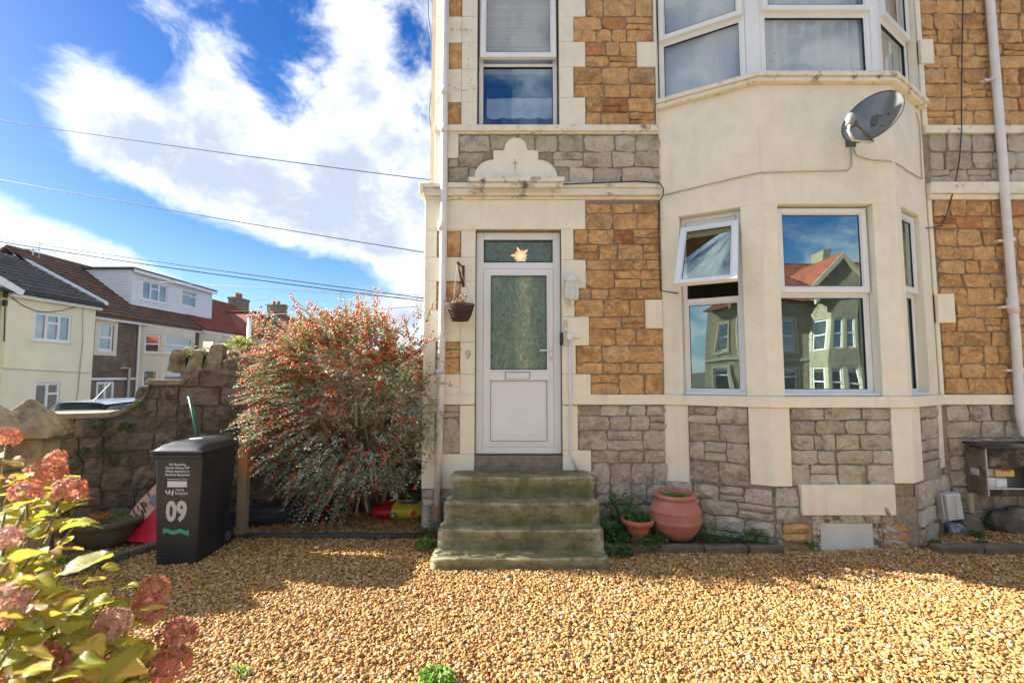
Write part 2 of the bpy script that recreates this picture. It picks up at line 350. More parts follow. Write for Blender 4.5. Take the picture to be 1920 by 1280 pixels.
# ---------------------------------------------------------------- the house
W = 5.15
FW = Fr(0, W, 1, 0)
B0, B1, B2, B3 = (1.66, W), (2.54, 4.66), (3.91, 4.66), (4.66, W)
FL = Fr(*B0, B1[0]-B0[0], B1[1]-B0[1]); FF = Fr(*B1, 1, 0); FR = Fr(*B2, B3[0]-B2[0], B3[1]-B2[1])
XL, XU, XR = -.972, -.872, 7.4
CH = [(XL, W), B0, B1, B2, B3, (XR, W)]
def U(x, y, F=FW, n=0): return F.px(x, y, n)[0]
def Zp(x, y, F=FW, n=0): return F.px(x, y, n)[1]
def offpts(chain, n):
    """The chain moved outwards by n, mitred at its corners."""
    ns = []
    for (ax, ay), (bx, by) in zip(chain, chain[1:]):
        l = math.hypot(bx-ax, by-ay); ns.append(((by-ay)/l, -(bx-ax)/l))
    res = []
    for i, p in enumerate(chain):
        a = ns[max(0, i-1)]; b = ns[min(len(ns)-1, i)]
        mx, my = a[0]+b[0], a[1]+b[1]; k = 2*n/(mx*mx+my*my); res.append((p[0]+mx*k, p[1]+my*k))
    return res
def along(chain, seg, u):
    (ax, ay), (bx, by) = chain[seg], chain[seg+1]; l = math.hypot(bx-ax, by-ay); return (ax+(bx-ax)*u/l, ay+(by-ay)*u/l)
def subchain(s0, u0, s1, u1, chain=CH):
    return [along(chain, s0, u0)]+[chain[k] for k in range(s0+1, s1+1)]+[along(chain, s1, u1)]
def strip(mb, ch, n_out, n_in, z0, z1): return mb.plan(offpts(ch, n_out)+offpts(ch, n_in)[::-1], z0, z1)

house = thing('end_terrace_house', 'cream and rubble stone house with canted bay, white front door and rock faced stone panels', 'house', (2.0, 7.0, 0))
zc0, zc1 = 3.62, 3.80          # lower cornice
zs0, zs1 = 4.385, 4.48         # upper sill course
d0, d1 = U(891, 620), U(1053, 620); dz0, dz1 = .80, 3.275
w0, w1 = U(895, 150), U(1048, 150); wz1 = 6.45
mb = MB()
for a in ((XL, B0[0], -.5, dz0), (XL, d0, dz0, dz1), (d1, B0[0], dz0, dz1), (XL, B0[0], dz1, zc1), (XU, B0[0], zc1, zs1),
          (XU, w0, zs1, wz1), (w1, B0[0], zs1, wz1), (XU, B0[0], wz1, 7.1), (B3[0], XR, -.5, 7.1)):
    mb.fbox(FW, a[0], a[1], -.26, 0, a[2], a[3])
wall = mb.build('wall', mortar, house)
mb = MB(); mb.box(XL, XL+.26, W+.262, 13, -.5, 7.1); mb.box(XL+.262, XR, 12.74, 13, -.5, 7.1); mb.box(XR-.26, XR, W+.262, 12.738, -.5, 7.1)
mb.build('side_wall', cream, house)
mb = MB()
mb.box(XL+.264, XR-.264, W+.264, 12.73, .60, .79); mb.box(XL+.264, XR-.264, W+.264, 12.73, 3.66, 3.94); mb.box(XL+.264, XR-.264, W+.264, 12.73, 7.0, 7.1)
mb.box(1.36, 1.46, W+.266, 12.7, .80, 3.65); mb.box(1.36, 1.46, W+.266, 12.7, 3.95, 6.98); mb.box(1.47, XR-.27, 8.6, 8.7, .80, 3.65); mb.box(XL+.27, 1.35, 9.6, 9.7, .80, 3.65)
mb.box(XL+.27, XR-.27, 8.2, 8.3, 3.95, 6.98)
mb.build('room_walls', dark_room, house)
# roof, above the picture
mb = MB(); zr = 7.1
mb.add([(XL-.2, W-.28, zr), (XR, W-.28, zr), (XR, 13.3, zr), (XL-.2, 13.3, zr), (XL-.2, 9.1, 10.2), (XR, 9.1, 10.2)], [(0, 3, 2, 1), (0, 1, 5, 4), (2, 3, 4, 5), (1, 2, 5), (3, 0, 4)])
mb.build('roof', plain('brown roof tile', (.16, .09, .06), .9, .3, 8, .5, 20), house)

# cream dressings: quoins, jamb blocks, lintel, courses
def quoin(F, u0, u1, z0, z1, n1=.024, mat=None, name='quoin'):
    return MB().fbox(F, u0+.0012, u1-.0012, -.02, n1+R.uniform(-.0012, .0012), z0+.0012, z1-.0012).build(name, mat or cream, wall, bevel=.004)
def zy(y): return Zp(960, y)
def uq(x, y): return U(x, y)
stones_todo = []     # rectangles (frame, u0, u1, z0, z1, kind)
def row(x0, x1, y0, y1, kind, n, F=FW, ref=None, jog=.0):
    """One course of rubble between picture columns x0..x1 and rows y0..y1 of a plane."""
    z1, z0 = Zp((x0+x1)/2, y0, F), Zp((x0+x1)/2, y1, F); ym = (y0+y1)/2
    course(F, U(x0, ym, F), U(x1, ym, F), z0, z1, kind, n)
def course(F, u0, u1, z0, z1, kind, n):
    ws = [R.uniform(.65, 1.45) for _ in range(n)]; t = sum(ws); a = u0
    for w in ws:
        b = a+(u1-u0)*w/t
        if R.random() < .14 and z1-z0 > .13 and b-a > .15:
            zm = z0+(z1-z0)*R.uniform(.42, .58); stones_todo.append((F, a, b, z0, zm, kind)); stones_todo.append((F, a, b, zm, z1, kind))
        else: stones_todo.append((F, a, b, z0, z1, kind))
        a = b
STONE_MATS = {'golden_stone': sandstone, 'grey_stone': greystone, 'stone': wallstone}
def stone(F, u0, u1, z0, z1, name, parent, proud=.026, gap=.006, mat=None):
    nu, nv = ((4, 2) if R.random() < .55 else (3, 3)) if (u1-u0) > (z1-z0)*.8 else ((2, 4) if R.random() < .55 else (3, 3)); vs = []
    gu, gv = min(gap, (u1-u0)*.12), min(gap, (z1-z0)*.12); tilt = R.uniform(-.005, .005); pr = proud*R.uniform(.8, 1.25)
    jb = {}
    def edge(i, j, k):
        e = 0
        return e
    P = []
    for j in range(nv+1):
        for i in range(nu+1):
            fu, fv = i/nu, j/nv; bd = i in (0, nu) or j in (0, nv); cr = i in (0, nu) and j in (0, nv)
            uu = u0+gu+(u1-u0-2*gu)*fu; zz_ = z0+gv+(z1-z0-2*gv)*fv
            su, sz = min(.010, (u1-u0)*.034), min(.009, (z1-z0)*.05)
            uu += R.uniform(-su, su); zz_ += R.uniform(-sz, sz)
            if cr: uu += (.5-fu)*2*R.choice((0, .003, .007, .018))*min(1, (u1-u0)/.2); zz_ += (.5-fv)*2*R.choice((0, .002, .006, .014))*min(1, (z1-z0)/.15)
            if not bd: uu += R.uniform(-.25, .25)*(u1-u0)/nu; zz_ += R.uniform(-.25, .25)*(z1-z0)/nv
            n = pr*(R.uniform(.35, .85) if bd else R.uniform(.62, 1.5))+tilt*(fu-.5)*4
            P.append((uu, n, zz_, bd))
    vs = [F.pt(u, n, z) for u, n, z, _ in P]; fs = []
    for j in range(nv):
        for i in range(nu): a = j*(nu+1)+i; fs.append((a, a+1, a+nu+2, a+nu+1))
    ring = [i for i in range(nu+1)]+[j*(nu+1)+nu for j in range(1, nv+1)]+[nv*(nu+1)+i for i in range(nu-1, -1, -1)]+[j*(nu+1) for j in range(nv-1, 0, -1)]
    k = len(vs); vs += [F.pt(P[i][0], -.012, P[i][2]) for i in ring]
    for q in range(len(ring)): r2 = (q+1) % len(ring); fs.append((ring[r2], ring[q], k+q, k+r2))
    o = mkobj(name, vs, fs, mat or STONE_MATS[name], parent, fix=False)
    me = o.data
    pass
    return o

# the door bay of the wall, from the pipe to the door
zl0, zl1 = zy(431), zc0        # big painted lintel block over door
quoin(FW, XL, U(1097, 405), zl0, zl1)
xq = U(864, 560)               # inner edge of corner stones
zz = [zy(v) for v in (431, 483, 528, 581, 641, 701, 741)]
for i in range(6):
    if i % 2 == 0: pass
corner = U(818, 600)
for (ya, yb, has) in ((431, 434, 0), (434, 483, 1), (483, 528, 0), (528, 581, 1), (581, 641, 0), (641, 701, 1), (701, 741, 0)):
    a, b = zy(yb), zy(ya)
    if yb-ya < 8: quoin(FW, XL, d0, a, b); continue
    if has:
        quoin(FW, XL, corner, a, b); quoin(FW, xq, d0, a, b)
        if yb-ya > 50: course(FW, corner, xq, a, (a+b)/2, 'golden_stone', 1); course(FW, corner, xq, (a+b)/2, b, 'golden_stone', 1)
        else: course(FW, corner, xq, a, b, 'golden_stone', 1)
    else: quoin(FW, XL, xq, a, b); quoin(FW, xq, d0, a, b)
# door's other jamb, toothed into the golden stone
JR = [(431, 488, 1075), (488, 541, 1098), (541, 594, 1077), (594, 648, 1104), (648, 701, 1079), (701, 741, 1107)]
for ya, yb, x in JR: quoin(FW, d1, U(x, (ya+yb)/2), zy(yb), zy(ya))
MAIN = [(383, 401, 1097, 1237, 3), (401, 431, 1097, 1238, 3), (431, 459, 1075, 1238, 4), (459, 488, 1075, 1239, 4), (488, 507, 1098, 1239, 4), (507, 541, 1098, 1240, 3), (541, 562, 1077, 1241, 4),
        (562, 594, 1077, 1209, 3), (594, 616, 1104, 1209, 2), (616, 648, 1104, 1243, 3), (648, 680, 1079, 1243, 3), (680, 701, 1079, 1243, 4), (701, 741, 1107, 1243, 3)]
for ya, yb, xa, xb, n in MAIN: row(xa, xb, ya, yb, 'golden_stone', n)
quoin(FW, U(1209, 590), B0[0]-.002, zy(616), zy(562))
# below the sill course: plinth
pl0, pl1 = U(1253, 830), B0[0]
zb = Zp(960, 908)              # top of the footing course
quoin(FW, XL, corner, zy(850), zy(759)); quoin(FW, xq, d0, zy(850), zy(759))
course(FW, corner, xq, zy(850), zy(783), 'grey_stone', 1); course(FW, corner, xq, zy(783), zy(759), 'grey_stone', 1)
quoin(FW, XL, d0, zy(915), zy(850)); quoin(FW, d1, U(1083, 800), zy(843), zy(759)); quoin(FW, d1, U(1108, 860), zy(888), zy(843))
course(FW, XL+.005, -.62, -.05, zy(948), 'grey_stone', 2); course(FW, XL+.005, -.62, zy(948), zy(915), 'grey_stone', 1)
for ya, yb, xa, n in ((759, 779, 1083, 4), (779, 806, 1083, 4), (806, 843, 1083, 3), (843, 867, 1108, 3), (867, 908, 1108, 4)): row(xa, 1253, ya, yb, 'grey_stone', n)
quoin(FW, U(1255, 830), B0[0]-.002, zb, 1.335)
# upper storey
UP = [(-70, -36, 1075, 1222, 3), (-36, 0, 1097, 1222, 3), (0, 34, 1097, 1222, 3), (34, 58, 1075, 1222, 3), (58, 81, 1075, 1222, 4), (81, 107, 1097, 1193, 3), (107, 128, 1097, 1193, 2), (128, 160, 1075, 1227, 3), (160, 185, 1075, 1227, 3), (185, 212, 1097, 1227, 3), (212, 238, 1097, 1227, 3)]
for ya, yb, xa, xb, n in UP: row(xa, xb, ya, yb, 'golden_stone', n)
for ya, yb, x in ((-70, -36, 1075), (-36, 34, 1097), (34, 81, 1075), (81, 128, 1097), (128, 185, 1075), (185, 238, 1097)): quoin(FW, w1, U(x, (ya+yb)/2), zy(yb), zy(ya))
quoin(FW, U(1193, 105), B0[0]-.002, zy(128), zy(81)); quoin(FW, U(1224, 40), B0[0]-.002, zy(81), 7.0); quoin(FW, U(1229, 190), B0[0]-.002, zs1, zy(128))
c2, x2 = U(842, 120), U(866, 120)
for ya, yb, has in ((-110, -20, 0), (-20, 34, 1), (34, 83, 0), (83, 132, 1), (132, 194, 0), (194, 238, 1)):
    a, b = (zy(yb) if yb != 238 else zs1), zy(ya)
    if has:
        quoin(FW, XU, c2, a, b); quoin(FW, x2, w0, a, b)
        course(FW, c2, x2, a, b, 'golden_stone', 1)
    else: quoin(FW, XU, x2, a, b); quoin(FW, x2, w0, a, b)
quoin(FW, XU, B0[0], zy(-70), 7.08)
# grey band between the cornice and upper sill course
zg0, zg1 = zc1, zs0
quoin(FW, XU, U(840, 300), zg0, zg1); quoin(FW, U(840, 280), U(860, 280), zy(298), zg1)
for ya, yb, xa, n in ((255, 286, 861, 8), (286, 315, 861 if True else 840, 8), (315, 348, 841, 7)): row(xa, 1238, ya, yb, 'grey_stone', n)
row(841, 861, 299, 315, 'grey_stone', 1)
# courses running across the wall
def courseprism(name, ch, prof, mat=cream):
    mb = MB()
    for n1, a, b in prof: strip(mb, ch, n1, -.03, a, b)
    return mb.build(name, mat, house, bevel=.005)
b0l = math.hypot(B1[0]-B0[0], B1[1]-B0[1])
lw = [(XU-.012, W), (B0[0]-.004, W)]
courseprism('sill_course', lw, [(.05, zs0+.022, zs1), (.035, zs0, zs0+.02)], cream_sill)
lw = [(XL-.012, W), (B0[0]-.004, W)]
corn = courseprism('cornice', lw, [(.075, zc0+.125, zc1), (.05, zc0+.06, zc0+.123), (.085, zc0+.035, zc0+.058), (.04, zc0, zc0+.033)], cream_sill)
MB().box(XL-.06, XL-.014, W-.07, W+1.2, zc0+.06, zc1).build('cornice', cream, house, bevel=.006)
rw = [(B3[0]+.004, W), (XR, W)]
courseprism('sill_course', rw, [(.05, zs0, zs1-.005)], cream_sill); courseprism('cornice', rw, [(.07, zc0+.06, zc1+.01), (.045, zc0, zc0+.058)], cream_sill)
# ground-floor sill course: wall, bay, wall
for ch in ([(d1, W), B0, B1, B2, B3, (XR, W)], [(XL, W), (d0, W)]):
    courseprism('sill_course', ch, [(.045, 1.345, 1.452)], cream)
# right hand wall beyond the bay
rx0 = B3[0]
quoin(FW, rx0+.002, U(1744, 100), zy(127)+.02, zy(79), n1=.052); quoin(FW, rx0+.002, rx0+.06, zs1, 7.0, n1=.02); quoin(FW, rx0+.002, U(1783, 580), zy(606), zy(552), n1=.052); quoin(FW, rx0+.002, rx0+.045, 1.452, 3.62, n1=.02)
xr = rx0+.052
def rrows(za, zb_, kind, h, n, x0=xr, x1=6.35):
    k = max(1, round((zb_-za)/h)); zs = [za]+[za+(zb_-za)*(i+R.uniform(-.18, .18))/k for i in range(1, k)]+[zb_]
    for a, b in zip(zs, zs[1:]): course(FW, x0+R.uniform(0, .006), x1, a, b, kind, n)
rrows(zs1, 6.3, 'golden_stone', .165, 7); rrows(zc1+.01, zs0, 'grey_stone', .18, 7); rrows(1.452, zc0, 'golden_stone', .165, 7)
rrows(-.1, 1.345, 'grey_stone', .19, 6)

# the ogee plaque above the door and its moulding
px0, px1 = U(890, 330), U(1044, 330); pc = (px0+px1)/2; hw = (px1-px0)/2; pz = zc1+.035; ph = zy(262)-pz
half = [(1.0, 0), (1.0, .06)]+[(.55+.45*math.cos(t), .06+.42*math.sin(t)) for t in np.linspace(.1, math.pi/2, 9)]+[(.53, .50), (.545, .56), (.545, .70), (.30, .70), (.28, .735)]
half += [(.27*math.cos(t), .735+.265*math.sin(t)) for t in np.linspace(0, math.pi/2, 9)]
poly = [(pc+a*hw, pz+b*ph) for a, b in half]+[(pc-a*hw, pz+b*ph) for a, b in half[::-1][1:]]
plaque = MB().fprism(FW, poly, -.01, .042).build('plaque', cream, house)
mb = MB(); u0, u1 = U(880, 355), U(1056, 355)
mb.fbox(FW, u0, u1, .0, .15, zc1-.02, zc1+.033); mb.fbox(FW, u0+.012, u1-.012, .0, .125, zc1-.075, zc1-.022); mb.build('plaque_ledge', cream_sill, house, bevel=.008)
MB().tube([FW.pt(pc-.01, .05, pz+.12), FW.pt(pc-.008, .055, pz+.24)], .005, 6).tube([FW.pt(pc-.035, .05, pz+.20), FW.pt(pc+.02, .052, pz+.195)], .004, 6).build('old_fixing', cable_grey, plaque)

# now the rubble itself
def inplaque(F, u0, u1, z0, z1):
    return F is FW and abs((u0+u1)/2-pc) < hw*.62 and z0 < pz+ph*.62 and z0 > zc1-.05 and (u1-u0) < 1.2*hw and abs((u0+u1)/2-pc)+(u1-u0)/2 < hw
def lay_stones():
    for F, a, b, z0, z1, kind in stones_todo:
        if inplaque(F, a, b, z0, z1): continue
        mat = redstone if kind == 'golden_stone' and R.random() < .04 else None
        o = stone(F, a, b, z0, z1, kind, wall if F is FW else bay, mat=mat, gap=.0065)
    stones_todo.clear()

# ---------------------------------------------------------------- bay
mbb = MB(); strip(mbb, [B0, B1, B2, B3], -.004, -.30, -.5, 1.343); bay = mbb.build('bay', mortar, house)
zbb = Zp(1440, 911, FF)        # bottom of painted piers on the bay
lu0, lu1 = U(1278, 600, FL), U(1395, 600, FL); fu0, fu1 = U(1465, 560, FF), U(1646, 560, FF); ru0, ru1 = U(1700, 560, FR), U(1734, 560, FR)
wz0, wzt = 1.452, Zp(1550, 382, FF)
def pier(ch, z0, z1, n1=.022, n0=-.24, mat=cream, name='bay_pier'):
    mb = MB(); strip(mb, ch, n1, n0, z0, z1); return mb.build(name, mat, house, bevel=.005)
pier([B0, along([B0, B1], 0, lu0)], wz0, wzt, n1=.0)
pier([along([B0, B1], 0, lu1), B1, along([B1, B2], 0, fu0)], wz0, wzt, n1=.0)
pier([along([B1, B2], 0, fu1), B2, along([B2, B3], 0, ru0)], wz0, wzt, n1=.0)
pier([along([B2, B3], 0, ru1), B3], wz0, wzt, n1=.0)
zap = 4.665
pier([B0, B1, B2, B3], wzt, zap, n1=.0, name='bay_apron')
pier([B0, B1, B2, B3], zap, zap+.045, n1=.065, mat=cream_sill, name='bay_sill'); pier([B0, B1, B2, B3], zap+.047, zap+.095, n1=.085, mat=cream_sill, name='bay_sill')
# painted piers of the plinth
pier([along([B0, B1], 0, 0.0), along([B0, B1], 0, U(1292, 830, FL))], zb+.03, 1.343, n1=.018, n0=-.01)
pl_l = U(1405, 830, FL); pl_f0, pl_f1 = U(1481, 830, FF), U(1671, 830, FF); pl_r = U(1724, 830, FR)
pier([along([B0, B1], 0, pl_l), B1, along([B1, B2], 0, pl_f0)], zbb, 1.343, n1=.018, n0=-.01)
pier([along([B1, B2], 0, pl_f1), B2, along([B2, B3], 0, pl_r)], zbb+.03, 1.343, n1=.018, n0=-.01)
r_l = math.hypot(B3[0]-B2[0], B3[1]-B2[1])
pier([along([B2, B3], 0, r_l-.14), along([B2, B3], 0, r_l)], zbb+.09, 1.343, n1=.014, n0=-.01)
def fill(F, u0, u1, z0, z1, hs, ns, kind='grey_stone'):
    zs = [z1]; t = sum(hs)
    for h in hs: zs.append(zs[-1]-(z1-z0)*h/t)
    for a, b, n in zip(zs[1:], zs, ns): course(F, u0, u1, a, b, kind, n)
fill(FL, U(1292, 830, FL), pl_l, zb+.07, 1.343, (1, 1, 1.1, 1.2), (2, 2, 3, 2))
fill(FF, pl_f0, pl_f1, zbb, 1.343, (.8, .9, 1, .9, 1.4), (3, 4, 4, 4, 4))
fill(FR, pl_r, r_l-.14, zbb, 1.343, (.6, 1, 1, 1), (1, 1, 1, 1))
# rough footing, a little proud, with the painted lintel and boarded basement light
lb0, lb1, lbz0, lbz1 = U(1497, 935, FF), U(1672, 935, FF), Zp(1585, 963, FF), Zp(1585, 907, FF)
vb0, vb1 = U(1521, 995, FF), U(1650, 995, FF)
FWb, FLb, FFb, FRb = [Fr(F.o.x+F.n.x*.02, F.o.y+F.n.y*.02, F.u.x, F.u.y) for F in (FW, FL, FF, FR)]
mb = MB(); strip(mb, [(.86, W), B0, B1, along([B1, B2], 0, vb0)], .018, -.02, -.4, zb); strip(mb, [along([B1, B2], 0, vb1), B2, B3], .018, -.02, -.4, zb); mb.build('footing', mortar, house)
for z0, z1, n in ((-.06, .12, 4), (.12, .29, 4), (.29, .50, 4)): course(FWb, .90, B0[0], z0, z1, 'grey_stone', n)
for z0, z1, n in ((-.06, .10, 3), (.10, .25, 4), (.25, .40, 3), (.40, zb+.06, 4)): course(FLb, .0, b0l, z0, z1, 'grey_stone', n)
for z0, z1, k, n in ((-.05, .06, 'golden_stone', 1), (.06, .15, 'golden_stone', 1), (.15, .24, 'golden_stone', 1)): course(FFb, vb0-.30, vb0-.012, z0, z1, k, n)
course(FFb, 0.0, vb0-.30, -.05, .10, 'grey_stone', 1)
course(FFb, 0.0, vb0-.30, .10, .24, 'grey_stone', 1); course(FFb, 0, lb0-.01, .24, .40, 'grey_stone', 1); course(FFb, 0, lb0-.01, .40, zbb-.01, 'grey_stone', 1)
for z0, z1, k, n in ((-.05, .06, 'golden_stone', 2), (.06, .15, 'golden_stone', 1), (.15, .24, 'golden_stone', 1)): course(FFb, vb1+.012, vb1+.25, z0, z1, k, n)
course(FFb, vb1+.25, FF.len, -.05, .12, 'grey_stone', 1); course(FFb, vb1+.25, FF.len, .12, .24, 'grey_stone', 1); course(FFb, lb1+.01, FF.len, .24, zbb-.01, 'grey_stone', 1)
for z0, z1, n in ((-.05, .18, 2), (.18, .36, 2), (.36, zbb+.02, 2)): course(FRb, 0, r_l, z0, z1, 'grey_stone', n)
MB().fbox(FF, lb0, lb1, -.05, .052, lbz0, lbz1).build('basement_lintel', cream, house, bevel=.005)
peel = plain('peeling painted timber', (.52, .45, .35), .8, .25, 22, .6, 70, dirt=(.16, .10, .06), dscale=14, dlo=.48, dhi=.6)
bw = MB().frame(FF, vb0, vb1, -.1, lbz0-.004, .075, -.06, .028, wb=.02).build('basement_light', peel, house, bevel=.006, rough=.004)
MB().fbox(FF, vb0+.076, vb1-.076, -.002, .012, -.08, lbz0-.08).build('board', plain('white painted board', (.68, .66, .60), .6, .08, 5, .2, 40), bw)
lay_stones()

# ---------------------------------------------------------------- windows
def bowed(F, u0, u1, z0, z1, n, bow=.0025, k=10):
    """Sealed units are never flat: the pane bows by a few millimetres, so reflections bend."""
    def fn(a, b): return F.pt(u0+(u1-u0)*a, n+bow*(1-(2*a-1)**2)*(1-(2*b-1)**2)*1.0+bow*.25*math.sin(a*5+b*4), z0+(z1-z0)*b)
    return MB().grid(fn, k, k)
def pane(F, u0, u1, z0, z1, n, mat, parent, bow=.0025):
    o = bowed(F, u0, u1, z0, z1, n, bow).build('pane', mat, parent, smooth=True, fix=False); return o
def sash(F, u0, u1, z0, z1, n, parent, mat_g, w=.055, bow=.0025, frame_mat=upvc):
    MB().frame(F, u0, u1, z0, z1, w, n-.03, n+.022).frame(F, u0+w, u1-w, z0+w, z1-w, .012, n-.02, n+.010).build('sash', frame_mat, parent, bevel=.004)
    MB().frame(F, u0+w+.012, u1-w-.012, z0+w+.012, z1-w-.012, .005, n-.012, n+.006).build('glazing_seal', seal, parent)
    pane(F, u0+w+.014, u1-w-.014, z0+w+.014, z1-w-.014, n-.002, mat_g, parent, bow)
def bay_window(F, u0, u1, z0, z1, zt, n, g, open_top=False, bow=.0025):
    win = MB().frame(F, u0+.003, u1-.003, z0+.003, z1-.003, .045, n-.05, n+.01, wb=.05).fbox(F, u0+.048, u1-.048, n-.05, n+.01, zt-.028, zt+.028).build('window', upvc, house, bevel=.004)
    MB().fbox(F, u0+.004, u1-.004, n+.012, n+.09, z0+.003, z0+.032).build('cill', upvc, win, bevel=.004)
    a, b = u0+.049, u1-.049
    MB().frame(F, a, b, z0+.054, zt-.030, .014, n-.03, n+.004).build('bead', upvc, win)
    MB().frame(F, a+.014, b-.014, z0+.068, zt-.044, .005, n-.02, n+.001).build('glazing_seal', seal, win)
    pane(F, a+.018, b-.018, z0+.072, zt-.048, n-.012, g, win, bow)
    if not open_top: sash(F, a-.028, b+.028, zt+.004, z1-.024, n+.034, win, g, bow=bow)
    return win
wl = bay_window(FL, lu0, lu1, wz0, wzt-.0, Zp(1340, 562, FL, -.1), -.12, glass_bay, True)
bay_window(FF, fu0, fu1, wz0, wzt, Zp(1550, 550, FF, -.1), -.12, glass_bay)
bay_window(FR, ru0, ru1, wz0, wzt, Zp(1708, 553, FR, -.1), -.10, glass_bay)
# the open top light: hung from its head, its foot pushed out
zt = Zp(1340, 562, FL, -.1); a, b = lu0+.02, lu1-.02; h = wzt-.03-zt; hinge = FL.pt(0, -.08, wzt-.045); ang = rad(36)
class Tilt:
    def __init__(s, F, hz, hn, ang): s.F, s.hz, s.hn, s.c, s.s = F, hz, hn, math.cos(ang), math.sin(ang)
    def pt(s, u, n, z): dz, dn = z-s.hz, n; return s.F.pt(u, s.hn-dz*s.s+dn*s.c, s.hz+dz*s.c+dn*s.s)
MB().fbox(FL, lu0+.05, lu1-.05, -.16, -.115, wzt-.115, wzt-.05).build('head_rail', upvc, wl, bevel=.004)
sash(Tilt(FL, wzt-.125, -.06, ang), a-.012, b+.0, wzt-.125-h+.02, wzt-.125, .0, wl, glass_bay, w=.058)
for u in (a+.02, b-.02): MB().tube([FL.pt(u, -.1, zt+h*.5), FL.pt(u, .06, zt+h*.42)], .006, 6).build('stay', steel, wl)
# upper bay: tall plastic windows meeting at the corners
uz0, uz1, utr = zap+.097, 6.35, Zp(1520, 14, FF)
UBC = offpts([B0, B1, B2, B3], -.085)
UF = [Fr(*UBC[i], UBC[i+1][0]-UBC[i][0], UBC[i+1][1]-UBC[i][1]) for i in range(3)]
for i, F in enumerate(UF):
    ln = F.len; ea, eb = (.01 if i == 0 else .075), (.01 if i == 2 else .075)
    win = MB().frame(F, ea, ln-eb, uz0, uz1, .045, -.06, .0).fbox(F, ea+.045, ln-eb-.045, -.06, .0, utr-.03, utr+.03).build('window', upvc, house, bevel=.004)
    a, b = ea+.045, ln-eb-.045
    MB().frame(F, a, b, uz0+.045, utr-.03, .014, -.045, -.007).build('bead', upvc, win)
    MB().frame(F, a+.014, b-.014, uz0+.059, utr-.044, .005, -.035, -.010).build('glazing_seal', seal, win)
    pane(F, a+.018, b-.018, uz0+.063, utr-.048, -.025, glass_up, win)
    sash(F, a-.03, b+.03, utr+.008, uz1-.04, .023, win, glass_up)
for c3 in ([along(UBC, 0, UF[0].len-.073), UBC[1], along(UBC, 1, .073)], [along(UBC, 1, UF[1].len-.073), UBC[2], along(UBC, 2, .073)]):
    pier(c3, uz0, uz1, n1=.004, n0=-.075, mat=upvc, name='corner_post')
for i in (0, 2): u_ = (0.0 if i == 0 else UF[2].len); MB().plan([B0, UBC[0], (B0[0]-.12, W+.12)] if i == 0 else [B3, (B3[0]+.12, W+.12), UBC[3]], uz0, uz1).build('bay_jamb', cream, house)
pier([B0, B1, B2, B3], uz1, 7.08, n1=.03)
strip_ = MB(); strip(strip_, [B0, B1, B2, B3], -.004, -.30, zap+.05, zap+.094); strip_.build('sill_bed', cream_sill, house)
# lace curtains behind the upper bay
def lacemat(name, rings=26):
    m, nt, B, N, L = newmat(name); tc = N.new('ShaderNodeTexCoord')
    vo = N.new('ShaderNodeTexVoronoi'); vo.inputs['Scale'].default_value = 10; L.new(tc.outputs['Object'], vo.inputs['Vector'])
    mm = N.new('ShaderNodeMath'); mm.operation = 'SINE'; mu = N.new('ShaderNodeMath'); mu.operation = 'MULTIPLY'; mu.inputs[1].default_value = 95; L.new(vo.outputs['Distance'], mu.inputs[0]); L.new(mu.outputs[0], mm.inputs[0])
    f = mrange(N, L, mm.outputs[0], -.2, .8); c = mixc(N, L, f, (.66, .72, .73), (.95, .96, .95)); L.new(c, B.inputs['Base Color']); B.inputs['Roughness'].default_value = .9
    t = N.new('ShaderNodeBsdfTranslucent'); L.new(c, t.inputs[0]); x = N.new('ShaderNodeMixShader'); x.inputs[0].default_value = .3; L.new(B.outputs[0], x.inputs[1]); L.new(t.outputs[0], x.inputs[2])
    tr = N.new('ShaderNodeBsdfTransparent'); y = N.new('ShaderNodeMixShader'); L.new(mrange(N, L, f, 0, 1, .90, 1.0), y.inputs[0]); L.new(tr.outputs[0], y.inputs[1]); L.new(x.outputs[0], y.inputs[2])
    L.new(y.outputs[0], N['Material Output'].inputs[0]); return m
lace = lacemat('white lace net')
def curtain(name, label, F, u0, u1, z0, z1, n, mat=lace, amp=.024, folds=9, sc=0):
    ph = R.uniform(0, 6)
    def fn(a, b):
        w = math.sin(a*folds*6.28+ph+1.3*math.sin(a*9+ph))*amp*(.5+.5*(1-b))+.6*amp*math.sin(a*folds*2.3+ph)
        return F.pt(u0+(u1-u0)*a, n+w, z0+(z1-z0)*b-(sc*abs(math.sin(a*folds*3.14)) if b == 0 else 0))
    return setprops(MB().grid(fn, 70, 6).build(name, mat, None, smooth=True, fix=False), label, 'curtain', 'lace curtains behind the upper windows')
curtain('lace_curtain', 'white patterned lace curtain gathered in folds behind the middle upper bay window', UF[1], .06, UF[1].len-.06, uz0+.02, uz1, -.075, folds=8)
curtain('lace_curtain', 'white lace curtain hanging nearly flat behind the slanting upper bay window nearest the door', UF[0], .03, UF[0].len-.06, uz0+.02, uz1, -.075, amp=.01, folds=5)
curtain('lace_curtain', 'lace curtain behind the slanting upper bay window above the satellite dish', UF[2], .06, UF[2].len-.03, uz0+.02, uz1, -.08, folds=4)

